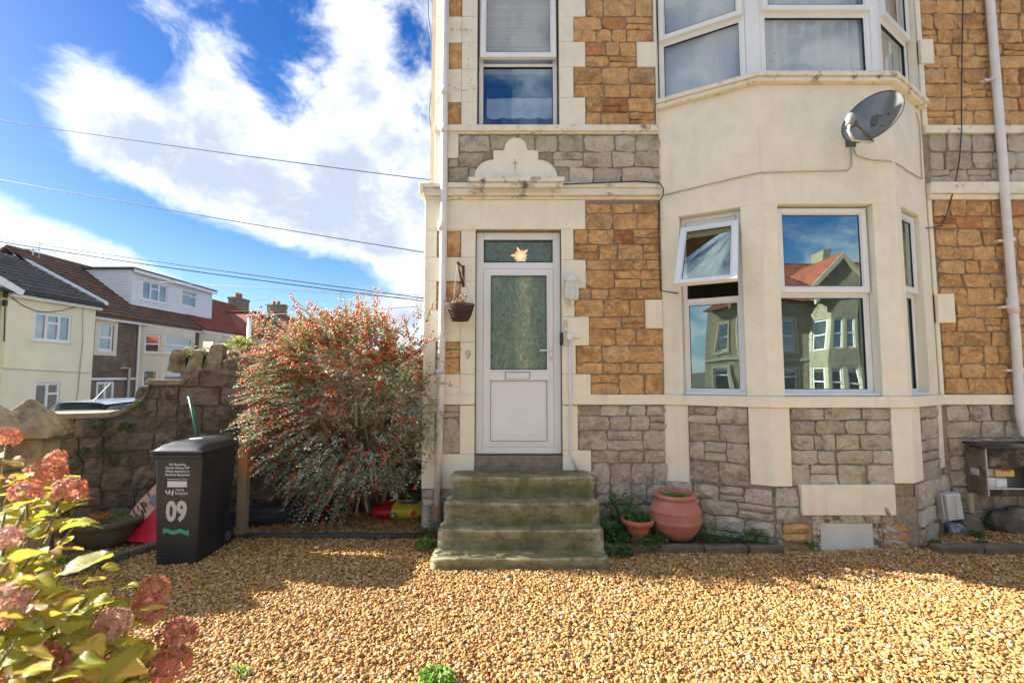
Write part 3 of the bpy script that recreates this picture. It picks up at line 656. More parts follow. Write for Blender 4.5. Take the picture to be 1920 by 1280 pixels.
# the stair window above the door
zm = Zp(970, 112)
win = MB().frame(FW, w0+.012, w1-.012, zs1+.004, wz1-.01, .05, -.16, -.09, wb=.03).fbox(FW, w0+.062, w1-.062, -.16, -.09, zm-.022, zm+.012).build('window', upvc, house, bevel=.004)
MB().frame(FW, w0+.064, w1-.064, zs1+.036, zm-.024, .005, -.14, -.10).build('glazing_seal', seal, win)
pane(FW, w0+.068, w1-.068, zs1+.04, zm-.028, -.115, glass_stair, win, .001)
sash(Tilt(FW, wz1-.05, -.07, rad(2.2)), w0+.03, w1-.025, zm+.035, wz1-.05, .0, win, glass_up, w=.06)
def blindmat(name, col):
    m, nt, B, N, L = newmat(name); p = N.new('ShaderNodeSeparateXYZ'); L.new(pos(N), p.inputs[0])
    w = N.new('ShaderNodeMath'); w.operation = 'SINE'; mu = N.new('ShaderNodeMath'); mu.operation = 'MULTIPLY'; mu.inputs[1].default_value = 250; L.new(p.outputs[2], mu.inputs[0]); L.new(mu.outputs[0], w.inputs[0])
    L.new(mixc(N, L, mrange(N, L, w.outputs[0], -1, 1), tuple(x*.8 for x in col), col), B.inputs['Base Color']); B.inputs['Roughness'].default_value = .85
    return m
def blind(label, mat, z0, z1, n):
    k = int((z1-z0)/.05); vs = []
    prof = [(n+(.010 if i % 2 else -.010), z0+(z1-z0)*i/k) for i in range(k+1)]
    mb = MB(); mb.add([FW.pt(u, nn, z) for nn, z in prof for u in (w0+.03, w1-.03)], [(2*i, 2*i+1, 2*i+3, 2*i+2) for i in range(k)])
    setprops(mb.build('pleated_blind', mat, None, fix=False), label, 'blind')
blind('grey pleated blind behind the tilted top pane of the window over the door', blindmat('grey pleated fabric', (.42, .43, .43)), zm-.02, wz1, -.24)
blind('pleated blind with the blue sky reflection in its colour, behind the lower pane of the window over the door', blindmat('pleated fabric tinted by sky reflection', (.035, .10, .22)), Zp(970, 197, FW, -.26), zm-.04, -.22)  # blue of the reflected sky is painted into the fabric colour
cafe = curtain('cafe_curtain', 'short white lace cafe curtain with scalloped hem in the window over the door', FW, w0+.10, w1-.02, Zp(970, 230, FW, -.28), Zp(970, 195, FW, -.28), -.17, amp=.008, folds=4, sc=.02)
tv, tf = text_mesh('SELL', .10, .004, .8)
mb = MB(); u0, z0 = U(1003, 235, FW, -.2), zs1+.035
mb.add([FW.pt(u0+x, -.155, z0+y) for x, y in tv], tf)
setprops(mb.build('window_lettering', white_paint, None), 'small white letters reading SELL on the sill of the window over the door', 'lettering')

# ---------------------------------------------------------------- front door
door = MB().frame(FW, d0+.004, d1-.004, dz0+.004, dz1-.004, .082, -.15, -.055).fbox(FW, d0+.084, d1-.084, -.15, -.055, Zp(970, 505, FW, -.08), Zp(970, 493, FW, -.08)).build('front_door', upvc_door, house, bevel=.005)
la, lb, lz0, lz1 = d0+.088, d1-.088, dz0+.088, Zp(970, 505, FW, -.08)-.004
ga, gb = U(920, 600, FW, -.05), U(1025, 600, FW, -.05); gz0, gz1 = Zp(970, 693, FW, -.05), Zp(970, 517, FW, -.05)
ka, kb, kz0, kz1 = ga-.012, gb+.004, Zp(970, 827, FW, -.05), Zp(970, 713, FW, -.05)
mb = MB()
for a in ((la, ga, lz0, lz1), (gb, lb, lz0, lz1), (ga, gb, gz1, lz1), (ga, gb, kz1, gz0), (ga, gb, lz0, kz0)): mb.fbox(FW, a[0], a[1], -.12, -.045, a[2], a[3])
mb.build('door_leaf', upvc_door, door, bevel=.0015)
MB().frame(FW, ga-.02, gb+.02, gz0-.02, gz1+.02, .02, -.05, -.036).frame(FW, ga-.02, gb+.02, kz0-.02, kz1+.02, .02, -.05, -.036).build('bead', upvc_door, door, bevel=.004)
MB().frame(FW, ga, gb, gz0, gz1, .006, -.06, -.040).frame(FW, ga, gb, kz0, kz1, .004, -.06, -.0455).build('glazing_seal', seal, door)
MB().fbox(FW, ga+.004, gb-.004, -.10, -.056, kz0+.004, kz1-.004).build('kick_panel', upvc_door, door)
m, nt, B, N, L = newmat('obscure door glass'); p = pos(N); sx = N.new('ShaderNodeSeparateXYZ'); L.new(p, sx.inputs[0])
mpg = N.new('ShaderNodeMapping'); mpg.inputs['Scale'].default_value = (1.6, 1, .8); L.new(p, mpg.inputs[0])
g1 = nz(N, L, 8, 5, .6, mpg.outputs[0], dist=2.6); g2 = nz(N, L, 2.2, 3, .5, p, w=1)
ob = ramp(N, [(0, (.08, .15, .14)), (.4, (.16, .235, .165)), (.7, (.26, .33, .215)), (1, (.46, .50, .40))])
st = N.new('ShaderNodeMath'); st.operation = 'ADD'; dx = N.new('ShaderNodeMath'); dx.operation = 'SUBTRACT'; dx.inputs[1].default_value = (ga+gb)/2+.06; L.new(sx.outputs[0], dx.inputs[0])  # pale upright band: a highlight painted into the glass colour
ab = N.new('ShaderNodeMath'); ab.operation = 'ABSOLUTE'; L.new(dx.outputs[0], ab.inputs[0])
L.new(mrange(N, L, ab.outputs[0], .02, .17, .34, 0), st.inputs[0]); L.new(mrange(N, L, g1.outputs[0], .3, .75, .0, .62), st.inputs[1]); L.new(st.outputs[0], ob.inputs[0])
L.new(ob.outputs[0], B.inputs['Base Color']); B.inputs['Roughness'].default_value = .16; bump(N, L, g1.outputs[0], B, .35, .02); obscure = m
MB().fbox(FW, ga+.005, gb-.005, -.10, -.058, gz0+.005, gz1-.005).build('door_glass', obscure, door)
fz0, fz1 = Zp(970, 492, FW, -.08)+.004, dz1-.09
MB().frame(FW, d0+.088, d1-.088, fz0, fz1, .008, -.12, -.085).build('glazing_seal', seal, door)
fan, nt, B, N, L = newmat('frosted fanlight glass'); fn_ = nz(N, L, 16, 5, .6, pos(N), dist=1.5); L.new(mixc(N, L, mrange(N, L, fn_.outputs[0], .3, .7), (.13, .22, .21), (.24, .34, .31)), B.inputs['Base Color']); B.inputs['Roughness'].default_value = .22; bump(N, L, fn_.outputs[0], B, .2, .01)
tr_ = N.new('ShaderNodeBsdfTransparent'); tr_.inputs[0].default_value = (.75, .9, .85, 1); x_ = N.new('ShaderNodeMixShader'); x_.inputs[0].default_value = .62; L.new(tr_.outputs[0], x_.inputs[1]); L.new(B.outputs[0], x_.inputs[2]); L.new(x_.outputs[0], N['Material Output'].inputs[0])
pane(FW, d0+.094, d1-.094, fz0+.006, fz1-.006, -.10, fan, door, .001)
lp = MB().frame(FW, U(947, 704, FW, -.04), U(994, 704, FW, -.04), Zp(970, 711, FW, -.04), Zp(970, 697, FW, -.04), .006, -.045, -.033).build('letterbox', steel, door, bevel=.002)
MB().fbox(FW, U(949, 704, FW, -.04), U(992, 704, FW, -.04), -.045, -.035, Zp(970, 709.5, FW, -.04), Zp(970, 698.5, FW, -.04)).build('letterbox_flap', upvc_door, door, bevel=.002)
hx, hz = U(1033, 657, FW, -.04), Zp(1033, 657, FW, -.04)
MB().fbox(FW, hx-.016, hx+.016, -.046, -.034, hz-.13, hz+.03).build('handle_plate', white_paint, door, bevel=.005)
MB().tube([FW.pt(hx, -.036, hz), FW.pt(hx, .012, hz), FW.pt(hx-.02, .018, hz), FW.pt(hx-.125, .018, hz-.002)], .009, 8).build('handle', white_paint, door, smooth=True)
MB().fbox(FW, hx-.004, hx+.004, -.034, -.032, hz-.10, hz-.07).build('keyhole', seal, door)
# the hall behind the door glass and its lit pendant
pend = thing('pendant_lamp', 'lit flower shaped hall lamp seen through the fanlight over the door', 'lamp', tuple(onY(976, 481, 6.4)))
m, nt, B, N, L = newmat('lamp petals'); B.inputs['Base Color'].default_value = (.8, .5, .3, 1); B.inputs['Emission Color'].default_value = (1, .50, .22, 1); B.inputs['Emission Strength'].default_value = .34
pc_ = onY(976, 481, 6.4); mb = MB()
for k in range(11):
    a = k*2*math.pi/11+.2; q = Vector((math.cos(a), 0, math.sin(a))); s_ = q.cross(Vector((0, 1, 0))); l = .10+.05*(k % 2)
    mb.add([pc_+q*.02, pc_+q*l*.6+s_*.022-Vector((0, .03, 0)), pc_+q*l-Vector((0, .01, 0)), pc_+q*l*.6-s_*.022-Vector((0, .03, 0))], [(0, 1, 2, 3)])
mb.build('petals', m, pend); MB().tube([pc_+Vector((0, 0, .16)), pc_+Vector((0, 0, .5))], .005, 6).build('flex', cable_black, pend)
m2, nt, B, N, L = newmat('lamp bulb'); B.inputs['Emission Color'].default_value = (1, .62, .32, 1); B.inputs['Emission Strength'].default_value = .8
MB().lathe([(.005, -.03), (.03, -.01), (.03, .015), (.005, .03)], tuple(pc_), 12).build('bulb', m2, pend, smooth=True)
# house number
nv, nf = text_mesh('9', .135, .0, 1.0); u0, z0 = U(872, 673), Zp(878, 673)
MB().add([FW.pt(u0+x, .034, z0+y) for x, y in nv], nf).build('house_number', plain('weathered grey metal', (.36, .35, .33), .5, .1), house)

# ---------------------------------------------------------------- front steps
m, nt, B, N, L = newmat('mossy concrete'); p = pos(N); gn = N.new('ShaderNodeNewGeometry'); sn = N.new('ShaderNodeSeparateXYZ'); L.new(gn.outputs['Normal'], sn.inputs[0])
a = nz(N, L, 5, 8, .7, p); b = nz(N, L, 30, 6, .7, p); mps = N.new('ShaderNodeMapping'); mps.inputs['Scale'].default_value = (1.2, 3, 5); L.new(p, mps.inputs[0]); c_ = nz(N, L, 3, 7, .7, mps.outputs[0], w=2)
c = mixc(N, L, mrange(N, L, a.outputs[0], .34, .68), (.155, .138, .062), (.29, .26, .14)); c = mixc(N, L, mrange(N, L, c_.outputs[0], .45, .68), c, (.11, .10, .055))
c = mixc(N, L, mrange(N, L, b.outputs[0], .57, .72, 0, .6), c, (.44, .40, .25)); c = mixc(N, L, mrange(N, L, nz(N, L, 7, 8, .75, p, w=8).outputs[0], .52, .66, 0, .75), c, (.10, .105, .04))
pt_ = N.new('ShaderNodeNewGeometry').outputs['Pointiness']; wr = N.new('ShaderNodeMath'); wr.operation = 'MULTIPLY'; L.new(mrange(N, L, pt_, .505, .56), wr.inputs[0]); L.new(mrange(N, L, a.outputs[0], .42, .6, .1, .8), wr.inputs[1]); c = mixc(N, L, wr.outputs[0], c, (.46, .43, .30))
L.new(c, B.inputs['Base Color']); B.inputs['Roughness'].default_value = .92; B.inputs['Specular IOR Level'].default_value = .2
bump(N, L, b.outputs[0], B, .5, .01, bump(N, L, a.outputs[0], B, .5, .03)); moss = m
steps = thing('front_steps', 'four mossy concrete steps leading up to the white front door', 'steps', (.09, 4.6, 0))
SY = [4.13, 4.345, 4.545, 4.80]; SZ = [.105, .275, .465, .648]; SX = [(-.70, .835), (-.672, .83), (-.645, .828), (-.62, .822)]
def roundstep(x0, x1, y0, y1, z0, z1):
    """A step with worn, wavy nosing and rounded ends."""
    nx = 26; prof = [(0, 0), (.0, .40), (.001, .82), (.003, .94), (.010, .99), (.024, 1.0), (.5, .985), (1, .99)]
    def fn(i, j):
        t = i/nx; q = prof[j]; x = x0+(x1-x0)*t
        e = min(1, min(t, 1-t)*(x1-x0)/.03); dp = q[0] if j < 6 else q[0]
        y = y0+(dp if j < 6 else (.024+(y1-y0-.024)*(q[0]-.024)/.976))+(1-e)**2*.02*(1 if j < 6 else 0)
        z = z0+(z1-z0)*q[1]-(1-e)**2*.012*(1 if j > 2 else 0)
        w = noise.noise(Vector((x*3.1, z1*9, j*.15)))*.008+noise.noise(Vector((x*9, z1*9+5, j*.4)))*.004
        return (x, y+w*(1 if j < 6 else .2), z+w*.7*(1 if j > 3 else 0)-(.008*math.sin(t*3.14) if j in (4, 5) else 0))
    vs = [fn(i, j) for j in range(len(prof)) for i in range(nx+1)]; w_ = nx+1; fs = [(j*w_+i, j*w_+i+1, (j+1)*w_+i+1, (j+1)*w_+i) for j in range(len(prof)-1) for i in range(nx)]
    for i in (0, nx): fs.append(tuple(j*w_+i for j in range(len(prof)))+(len(vs),)); vs.append((vs[i][0], y1, z0))
    return MB().add(vs, fs)
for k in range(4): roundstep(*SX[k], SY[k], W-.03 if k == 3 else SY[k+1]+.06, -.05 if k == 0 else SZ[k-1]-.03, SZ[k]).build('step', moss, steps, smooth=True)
thr = plain('grey concrete', (.24, .20, .155), .9, .2, 12, .5, 60, dirt=(.12, .10, .07), dscale=6, dlo=.5, dhi=.7)
MB().fbox(FW, d0-.02, d1+.005, -.22, .002, SZ[3]-.04, dz0).build('threshold', thr, steps, bevel=.008)
# ---------------------------------------------------------------- ground
soil = plain('gravelly soil', (.22, .135, .06), .95, .3, 14, .5, 90, dirt=(.10, .07, .04), dscale=3)
asphalt = plain('asphalt', (.11, .11, .105), .9, .15, 20, .3, 120)
MB().add([(-900, -900, -.45), (900, -900, -.45), (900, 900, -.45), (-900, 900, -.45)], [(0, 1, 2, 3)]).build('ground', plain('street asphalt and verge', (.13, .125, .115), .95, .2, .8, spec=0), None, kind='structure')
MB().box(-5.6, 14, -4.5, 5.9, -.446, -.012).build('driveway', plain('golden gravel bed', (.41, .30, .17), .95, .35, 30, .6, 90), None, kind='structure')

# gravel: a few pebble shapes laid in their tens of thousands
peb_mat, nt, B, N, L = newmat('golden gravel pebbles')
oi = N.new('ShaderNodeObjectInfo')
r = ramp(N, [(0, (.24, .105, .03)), (.2, (.40, .205, .062)), (.45, (.50, .295, .098)), (.7, (.56, .365, .145)), (.86, (.50, .27, .085)), (.95, (.64, .50, .30)), (1, (.66, .58, .46))])
L.new(oi.outputs['Random'], r.inputs[0]); tcp = N.new('ShaderNodeTexCoord')
n_ = nz(N, L, 40, 4, .6, tcp.outputs['Object'])
L.new(mixc(N, L, mrange(N, L, n_.outputs[0], .35, .7), r.outputs[0], mixc(N, L, .35, r.outputs[0], (.20, .10, .04))), B.inputs['Base Color'])
B.inputs['Roughness'].default_value = .7; B.inputs['Specular IOR Level'].default_value = .3
pcol = bpy.data.collections.new('pebble shapes')
rg = np.random.default_rng(5)
for k in range(7):
    bm = bmesh.new(); bmesh.ops.create_icosphere(bm, subdivisions=2 if k < 3 else 1, radius=1)
    for v in bm.verts:
        d = v.co.normalized(); v.co *= 1+.42*noise.noise(d*1.3+Vector((k*7, 0, 0)))+.10*noise.noise(d*3+Vector((0, k*5, 0)))
        v.co.z *= .46; v.co.y *= .76
    me = bpy.data.meshes.new('pebble'); bm.to_mesh(me); bm.free(); me.materials.append(peb_mat)
    if k < 5: me.shade_smooth()
    pcol.objects.link(bpy.data.objects.new('pebble', me))
def gravel(name, pts, scl, seed):
    rgs = np.random.default_rng(seed); n = len(pts)
    me = bpy.data.meshes.new(name); me.vertices.add(n); me.vertices.foreach_set('co', pts.astype(np.float32).ravel())
    ro = np.stack([rgs.normal(0, .38, n), rgs.normal(0, .38, n), rgs.uniform(0, 6.283, n)], 1).astype(np.float32)
    a = me.attributes.new('turn', 'FLOAT_VECTOR', 'POINT'); a.data.foreach_set('vector', ro.ravel())
    s3 = np.stack([scl*rgs.uniform(.8, 1.25, n), scl*rgs.uniform(.8, 1.15, n), scl*rgs.uniform(.8, 1.3, n)], 1).astype(np.float32)
    a = me.attributes.new('size', 'FLOAT_VECTOR', 'POINT'); a.data.foreach_set('vector', s3.ravel())
    o = bpy.data.objects.new(name, me); C.objects.link(o); o['kind'] = 'stuff'
    g = bpy.data.node_groups.new(name, 'GeometryNodeTree')
    g.interface.new_socket('Geometry', in_out='INPUT', socket_type='NodeSocketGeometry'); g.interface.new_socket('Geometry', in_out='OUTPUT', socket_type='NodeSocketGeometry')
    N = g.nodes; L = g.links; gi = N.new('NodeGroupInput'); go = N.new('NodeGroupOutput'); ip = N.new('GeometryNodeInstanceOnPoints')
    ci = N.new('GeometryNodeCollectionInfo'); ci.inputs['Collection'].default_value = pcol; ci.inputs['Separate Children'].default_value = True; ci.inputs['Reset Children'].default_value = True
    L.new(gi.outputs[0], ip.inputs['Points']); L.new(ci.outputs[0], ip.inputs['Instance']); ip.inputs['Pick Instance'].default_value = True
    for nm, sk in (('turn', 'Rotation'), ('size', 'Scale')):
        na = N.new('GeometryNodeInputNamedAttribute'); na.data_type = 'FLOAT_VECTOR'; na.inputs['Name'].default_value = nm
        if sk == 'Rotation':
            e = N.new('FunctionNodeEulerToRotation'); L.new(na.outputs['Attribute'], e.inputs[0]); L.new(e.outputs[0], ip.inputs[sk])
        else: L.new(na.outputs['Attribute'], ip.inputs[sk])
    L.new(ip.outputs[0], go.inputs[0]); md = o.modifiers.new('pebbles', 'NODES'); md.node_group = g
    return o
def scatter(x0, x1, y0, y1, den, keep):
    n = int((x1-x0)*(y1-y0)*den); p = np.stack([rg.uniform(x0, x1, n), rg.uniform(y0, y1, n)], 1); return p[keep(p[:, 0], p[:, 1])]
def not_house(x, y):
    k = np.ones(len(x), bool)
    k &= ~((x > -.97) & (y > W-.01)); k &= ~((x > 1.66) & (x < 4.66) & (y > np.minimum(np.minimum(W-.55*(x-1.66), W+.66*(x-4.66)), W)*0+np.maximum(4.66, np.maximum(W-(x-1.66)*.556, W-(4.66-x)*.655))-.01))
    k &= ~((x > -.70) & (x < .84) & (y > 4.14)); k &= ~((x > .8) & (x < 3.1) & (y > 4.52) & (y-4.52 > 0)); k &= ~((x > 3.95) & (y > 4.47))
    return k
def bed_edge(y): return -3.42+(y-4.66)*.40      # the kerb beside the wall bed
front = scatter(-4.2, 6.6, 1.9, 4.9, 4800, lambda x, y: not_house(x, y) & (np.abs(x) < y*1.12+.9) & (x > bed_edge(y)+.05) & ~((y > 4.6) & (x > .8)))
und = noise
zf = .004+np.array([noise.noise((a*1.4, b*1.4, 0))*.014+noise.noise((a*4, b*4, 3))*.008 for a, b in front])+rg.uniform(-.006, .010, len(front))
gravel('gravel', np.column_stack([front, zf]), np.clip(rg.lognormal(math.log(.0104), .30, len(front)), .0055, .021), 3)
back = scatter(-3.2, -.7, 4.93, 6.1, 2300, lambda x, y: ~((x > -1.0) & (y > W-.02)) & (y < 6.45+(x+1.0)*.39-.35))
gravel('gravel', np.column_stack([back, rg.uniform(0, .02, len(back))]), rg.uniform(.010, .019, len(back)), 4)
side = scatter(3.95, 6.3, 4.58, 5.12, 2300, lambda x, y: ~((x < 4.66) & (y > W-(4.66-x)*.655-.02)))
gravel('gravel', np.column_stack([side, .035+rg.uniform(0, .02, len(side))]), rg.uniform(.010, .019, len(side)), 6)
MB().box(3.93, 6.4, 4.57, 5.16, -.1, .032).build('border', soil, None, kind='structure')
bedl = scatter(-4.6, -3.2, 3.0, 4.95, 700, lambda x, y: (x < bed_edge(y)-.04) & (y < 5.0+(x+4.3)*.387))
gravel('gravel', np.column_stack([bedl, rg.uniform(0, .012, len(bedl))]), rg.uniform(.008, .016, len(bedl)), 8)

# ---------------------------------------------------------------- boundary wall between garden and side street
WL0, WL1 = (-5.35, 4.74), (-.98, 6.43)
FB = Fr(*WL0, WL1[0]-WL0[0], WL1[1]-WL0[1]); LB = FB.len; TH = .34
bwall = thing('boundary_wall', 'weathered rubble garden wall with rough upright coping stones and a curved sweep, behind the black bin', 'wall', (-4.0, 5.3, 0))
zlow = Zp(200, 773, FB); zhigh = Zp(400, 692, FB); uS0, uS1 = U(222, 760, FB), U(338, 710, FB); zsw = Zp(300, 712, FB)
ur0, ur1 = U(95, 800, FB), LB-.02
sw = [(uS0+.26*(1-math.cos(t)), zlow-.02+(zsw-zlow-.03)*math.sin(t)**1) for t in np.linspace(0, math.pi/2, 8)]
sweep = [(uS0-.14+.42*math.sin(t), zlow+(zsw-zlow)*(1-math.cos(t))) for t in np.linspace(0, math.pi/2, 9)]
body = [(0.0, -.45), (ur1, -.45), (ur1, zhigh), (uS1, zhigh), (uS1, zsw-.05)]+[(u, z-.05) for u, z in sweep[::-1]]+[(0.0, zlow-.05)]
core = MB().fprism(FB, body, -TH, 0).build('core', mortar_dark, bwall)
capm = plain('lichened coping stone', (.26, .21, .14), .92, .25, 9, .7, 40, dirt=(.09, .075, .04), dscale=6, dlo=.45, dhi=.66, bdist=.01)
top = [(0.0, zlow), ]+sweep+[(uS1+.06, zsw)]; bot = [(u, z-.055) for u, z in top]
mb = MB()
for (a, b, c_, d) in zip(top[:-1], top[1:], bot[1:], bot[:-1]): mb.fprism(FB, [d, c_, b, a], -TH-.04, .05)
mb.build('coping', capm, bwall, rough=.004)
def wall_stones(u0, u1, z0, z1, h, wd_):
    k = max(1, round((z1-z0)/h)); zs = [z0]+[z0+(z1-z0)*(i+R.uniform(-.2, .2))/k for i in range(1, k)]+[z1]
    for a, b in zip(zs, zs[1:]):
        n = max(1, round((u1-u0)/wd_*R.uniform(.85, 1.2))); ws = [R.uniform(.6, 1.5) for _ in range(n)]; t = sum(ws); x = u0
        for w in ws:
            y = x+(u1-u0)*w/t; stone(FB, x, y, a, b, 'stone', bwall, proud=R.uniform(.015, .055), gap=.006); x = y
wall_stones(ur0-.5, uS0-.1, -.08, zlow-.055, .19, .30)
wall_stones(uS0-.1, uS1, -.08, zlow-.06, .18, .26); wall_stones(uS0+.14, uS1, zlow-.06, zsw-.07, .17, .22)
wall_stones(uS1, ur1, -.08, zhigh, .235, .34)
# upright, uneven coping stones (cock and hen)
u = uS1-.12
while u < ur1-.1:
    w = R.uniform(.15, .23); h = R.uniform(.20, .33); lean = R.uniform(-.05, .05); n0, n1 = -.30+R.uniform(-.03, .03), .015+R.uniform(-.03, .02)
    bm = bmesh.new(); bmesh.ops.create_cube(bm, size=1); bmesh.ops.subdivide_edges(bm, edges=bm.edges[:], cuts=2, use_grid_fill=True); bmesh.ops.smooth_vert(bm, verts=bm.verts, factor=.5, use_axis_x=True, use_axis_y=True, use_axis_z=True)
    s_ = R.uniform(0, 99); vs = []
    for v in bm.verts:
        c_ = v.co*1.16; c_ += Vector(noise.noise_vector(c_*1.9+Vector((s_, 0, 0))))*.10; t = c_.z+.5
        tp = 1-.42*max(0, t)**1.6
        vs.append(FB.pt(u+w/2+c_.x*w*tp+lean*t, (n0+n1)/2+c_.y*(n1-n0)*(1-.2*t), zhigh-.02+t*h))
    fs = [tuple(v.index for v in f.verts) for f in bm.faces]; bm.free()
    mkobj('coping_stone', vs, fs, capm, bwall, smooth=False); u += w*1.03
# gate piers with pyramid caps
pierst = plain('buff dressed stone', (.34, .26, .165), .88, .2, 7, .5, 45, dirt=(.12, .095, .06), dscale=5, dlo=.48, dhi=.7, bdist=.008)
capst = plain('mossy cap stone', (.30, .235, .14), .92, .25, 9, .7, 38, dirt=(.10, .085, .04), dscale=5, dlo=.44, dhi=.64, bdist=.012)
def gate_pier(label, cx, cy, ztop, half, rot):
    t = thing('gate_pier', label, 'gate pier', (cx, cy, 0), 'gate piers')
    ca, sa = math.cos(rot), math.sin(rot)
    def q(x, y, z): return (cx+x*ca-y*sa, cy+x*sa+y*ca, z)
    def blk(h, z0, z1): return MB().hexa([q(-h, -h, z0), q(h, -h, z0), q(h, h, z0), q(-h, h, z0), q(-h, -h, z1), q(h, -h, z1), q(h, h, z1), q(-h, h, z1)])
    z = -.45; zb_ = ztop-.34
    hs = [.36, .30, .33, .28, .30, .2]
    for h in hs:
        z1 = min(z+h, zb_); blk(half-.06+R.uniform(-.004, .004), z, z1-.006).build('block', pierst, t, bevel=.012, rough=.006)
        z = z1
        if z >= zb_-.02: break
    mb = MB(); h = half+.02; zc = zb_+.06
    mb.add([q(-h, -h, zb_), q(h, -h, zb_), q(h, h, zb_), q(-h, h, zb_), q(-h, -h, zc), q(h, -h, zc), q(h, h, zc), q(-h, h, zc), q(-.03, 0, ztop), q(.03, 0, ztop)],
           [(0, 3, 2, 1), (0, 1, 5, 4), (1, 2, 6, 5), (2, 3, 7, 6), (3, 0, 4, 7), (4, 5, 9, 8), (5, 6, 9), (6, 7, 8, 9), (7, 4, 8)])
    mb.build('cap', capst, t, bevel=.012, seg=2, rough=.012, sub=2)
pp = onY(58, 748, 4.4); gate_pier('stone gate pier with a pyramid cap beside the curved garden wall', pp.x, pp.y, pp.z, .235, rad(21))
pp = onY(-28, 745, 4.1); gate_pier('second stone gate pier, its pyramid cap cut by the picture edge', pp.x, pp.y, pp.z, .235, rad(21))

# ---------------------------------------------------------------- the far side of the side street
def roofmat(name, col, c2, sc=1.0):
    m, nt, B, N, L = newmat(name); p = pos(N); g = N.new('ShaderNodeNewGeometry')
    n1 = nz(N, L, 1.7*sc, 7, .7, p); n2 = nz(N, L, 7*sc, 5, .7, p)
    c = mixc(N, L, g.outputs['Random Per Island'], tuple(x*.78 for x in col), tuple(x*1.22 for x in col)); c = mixc(N, L, mrange(N, L, n1.outputs[0], .42, .66), c, c2)
    c = mixc(N, L, mrange(N, L, n2.outputs[0], .55, .75, 0, .5), c, tuple(x*.5 for x in col)); L.new(c, B.inputs['Base Color']); B.inputs['Roughness'].default_value = .85
    return m
tile_grey = roofmat('grey concrete tiles', (.085, .075, .072), (.11, .10, .09)); tile_brown = roofmat('brown mossy tiles', (.16, .075, .045), (.085, .07, .055)); tile_red = roofmat('red clay tiles', (.27, .075, .042), (.17, .065, .045))
cream_far = plain('pale yellow render', (.84, .77, .54), .8, .05, 1.2, .1, 20, dirt=(.52, .46, .30), dscale=.7, dlo=.6, dhi=.9)
cream_bay = plain('cream painted bay', (.72, .63, .48), .8, .05, 2)
stone_far = stonemat('brown coursed stone', [(.17, .125, .085), (.22, .165, .115), (.145, .105, .07), (.25, .19, .135)], (.10, .08, .055), .5)
clad = plain('white weatherboard', (.74, .75, .77), .6, .04, 3)
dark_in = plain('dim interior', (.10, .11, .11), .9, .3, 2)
XS = -18.0
FC = Fr(XS, 0, 0, 1)
def far_window(F, x0, x1, y0, y1, parent, lights=1, trans=None, n=0.0, cill=True, w=.07):
    """A window set by two corners seen in the photograph, on a plane of its own."""
    u0, z1 = F.px(x0, y0, n); u1, z0 = F.px(x1, y1, n)
    zmid = F.px((x0+x1)/2, (y0+y1)/2, n)
    return window_at(F, u0, u1, z0, z1, parent, lights, trans, n, cill, w)
def window_at(F, u0, u1, z0, z1, parent, lights=1, trans=None, n=0.0, cill=True, w=.07, g=None):
    mb = MB().frame(F, u0, u1, z0, z1, w, n-.03, n+.03)
    for k in range(1, lights): c_ = u0+(u1-u0)*k/lights; mb.fbox(F, c_-w*.55, c_+w*.55, n-.03, n+.03, z0+w, z1-w)
    if trans:
        for k in (range(lights) if trans[1] is None else [trans[1]]):
            a, b = u0+(u1-u0)*k/lights+w*.6, u0+(u1-u0)*(k+1)/lights-w*.6; zt_ = z0+(z1-z0)*trans[0]; mb.fbox(F, a, b, n-.028, n+.034, zt_-w*.5, zt_+w*.5)
    wn = mb.build('window', white_paint, parent)
    mb = MB(); mb.add([F.pt(u0+w*.5, n-.01, z0+w*.5), F.pt(u1-w*.5, n-.01, z0+w*.5), F.pt(u1-w*.5, n-.01, z1-w*.5), F.pt(u0+w*.5, n-.01, z1-w*.5)], [(0, 1, 2, 3)]); mb.build('pane', g or glass_far, wn, fix=False)
    MB().fbox(F, u0+w*.4, u1-w*.4, n-.20, n-.14, z0, z1).build('blind', dark_in, wn)  # dark sheet standing in for the unlit room behind the pane
    if cill: MB().fbox(F, u0-.05, u1+.05, n-.03, n+.11, z0-.06, z0-.003).build('cill', white_paint, wn)
    return wn
def wall_holes(F, u0, u1, z0, z1, holes, n0, n1, name, mat, parent):
    """A wall slab with rectangular openings (u0,u1,z0,z1)."""
    us = sorted({u0, u1, *[h[0] for h in holes], *[h[1] for h in holes]}); mb = MB()
    for a, b in zip(us, us[1:]):
        hs = sorted([(h[2], h[3]) for h in holes if h[0] < (a+b)/2 < h[1]]); z = z0
        for p_, q_ in hs:
            if p_ > z: mb.fbox(F, a, b, n0, n1, z, p_)
            z = max(z, q_)
        if z < z1: mb.fbox(F, a, b, n0, n1, z, z1)
    return mb.build(name, mat, parent)
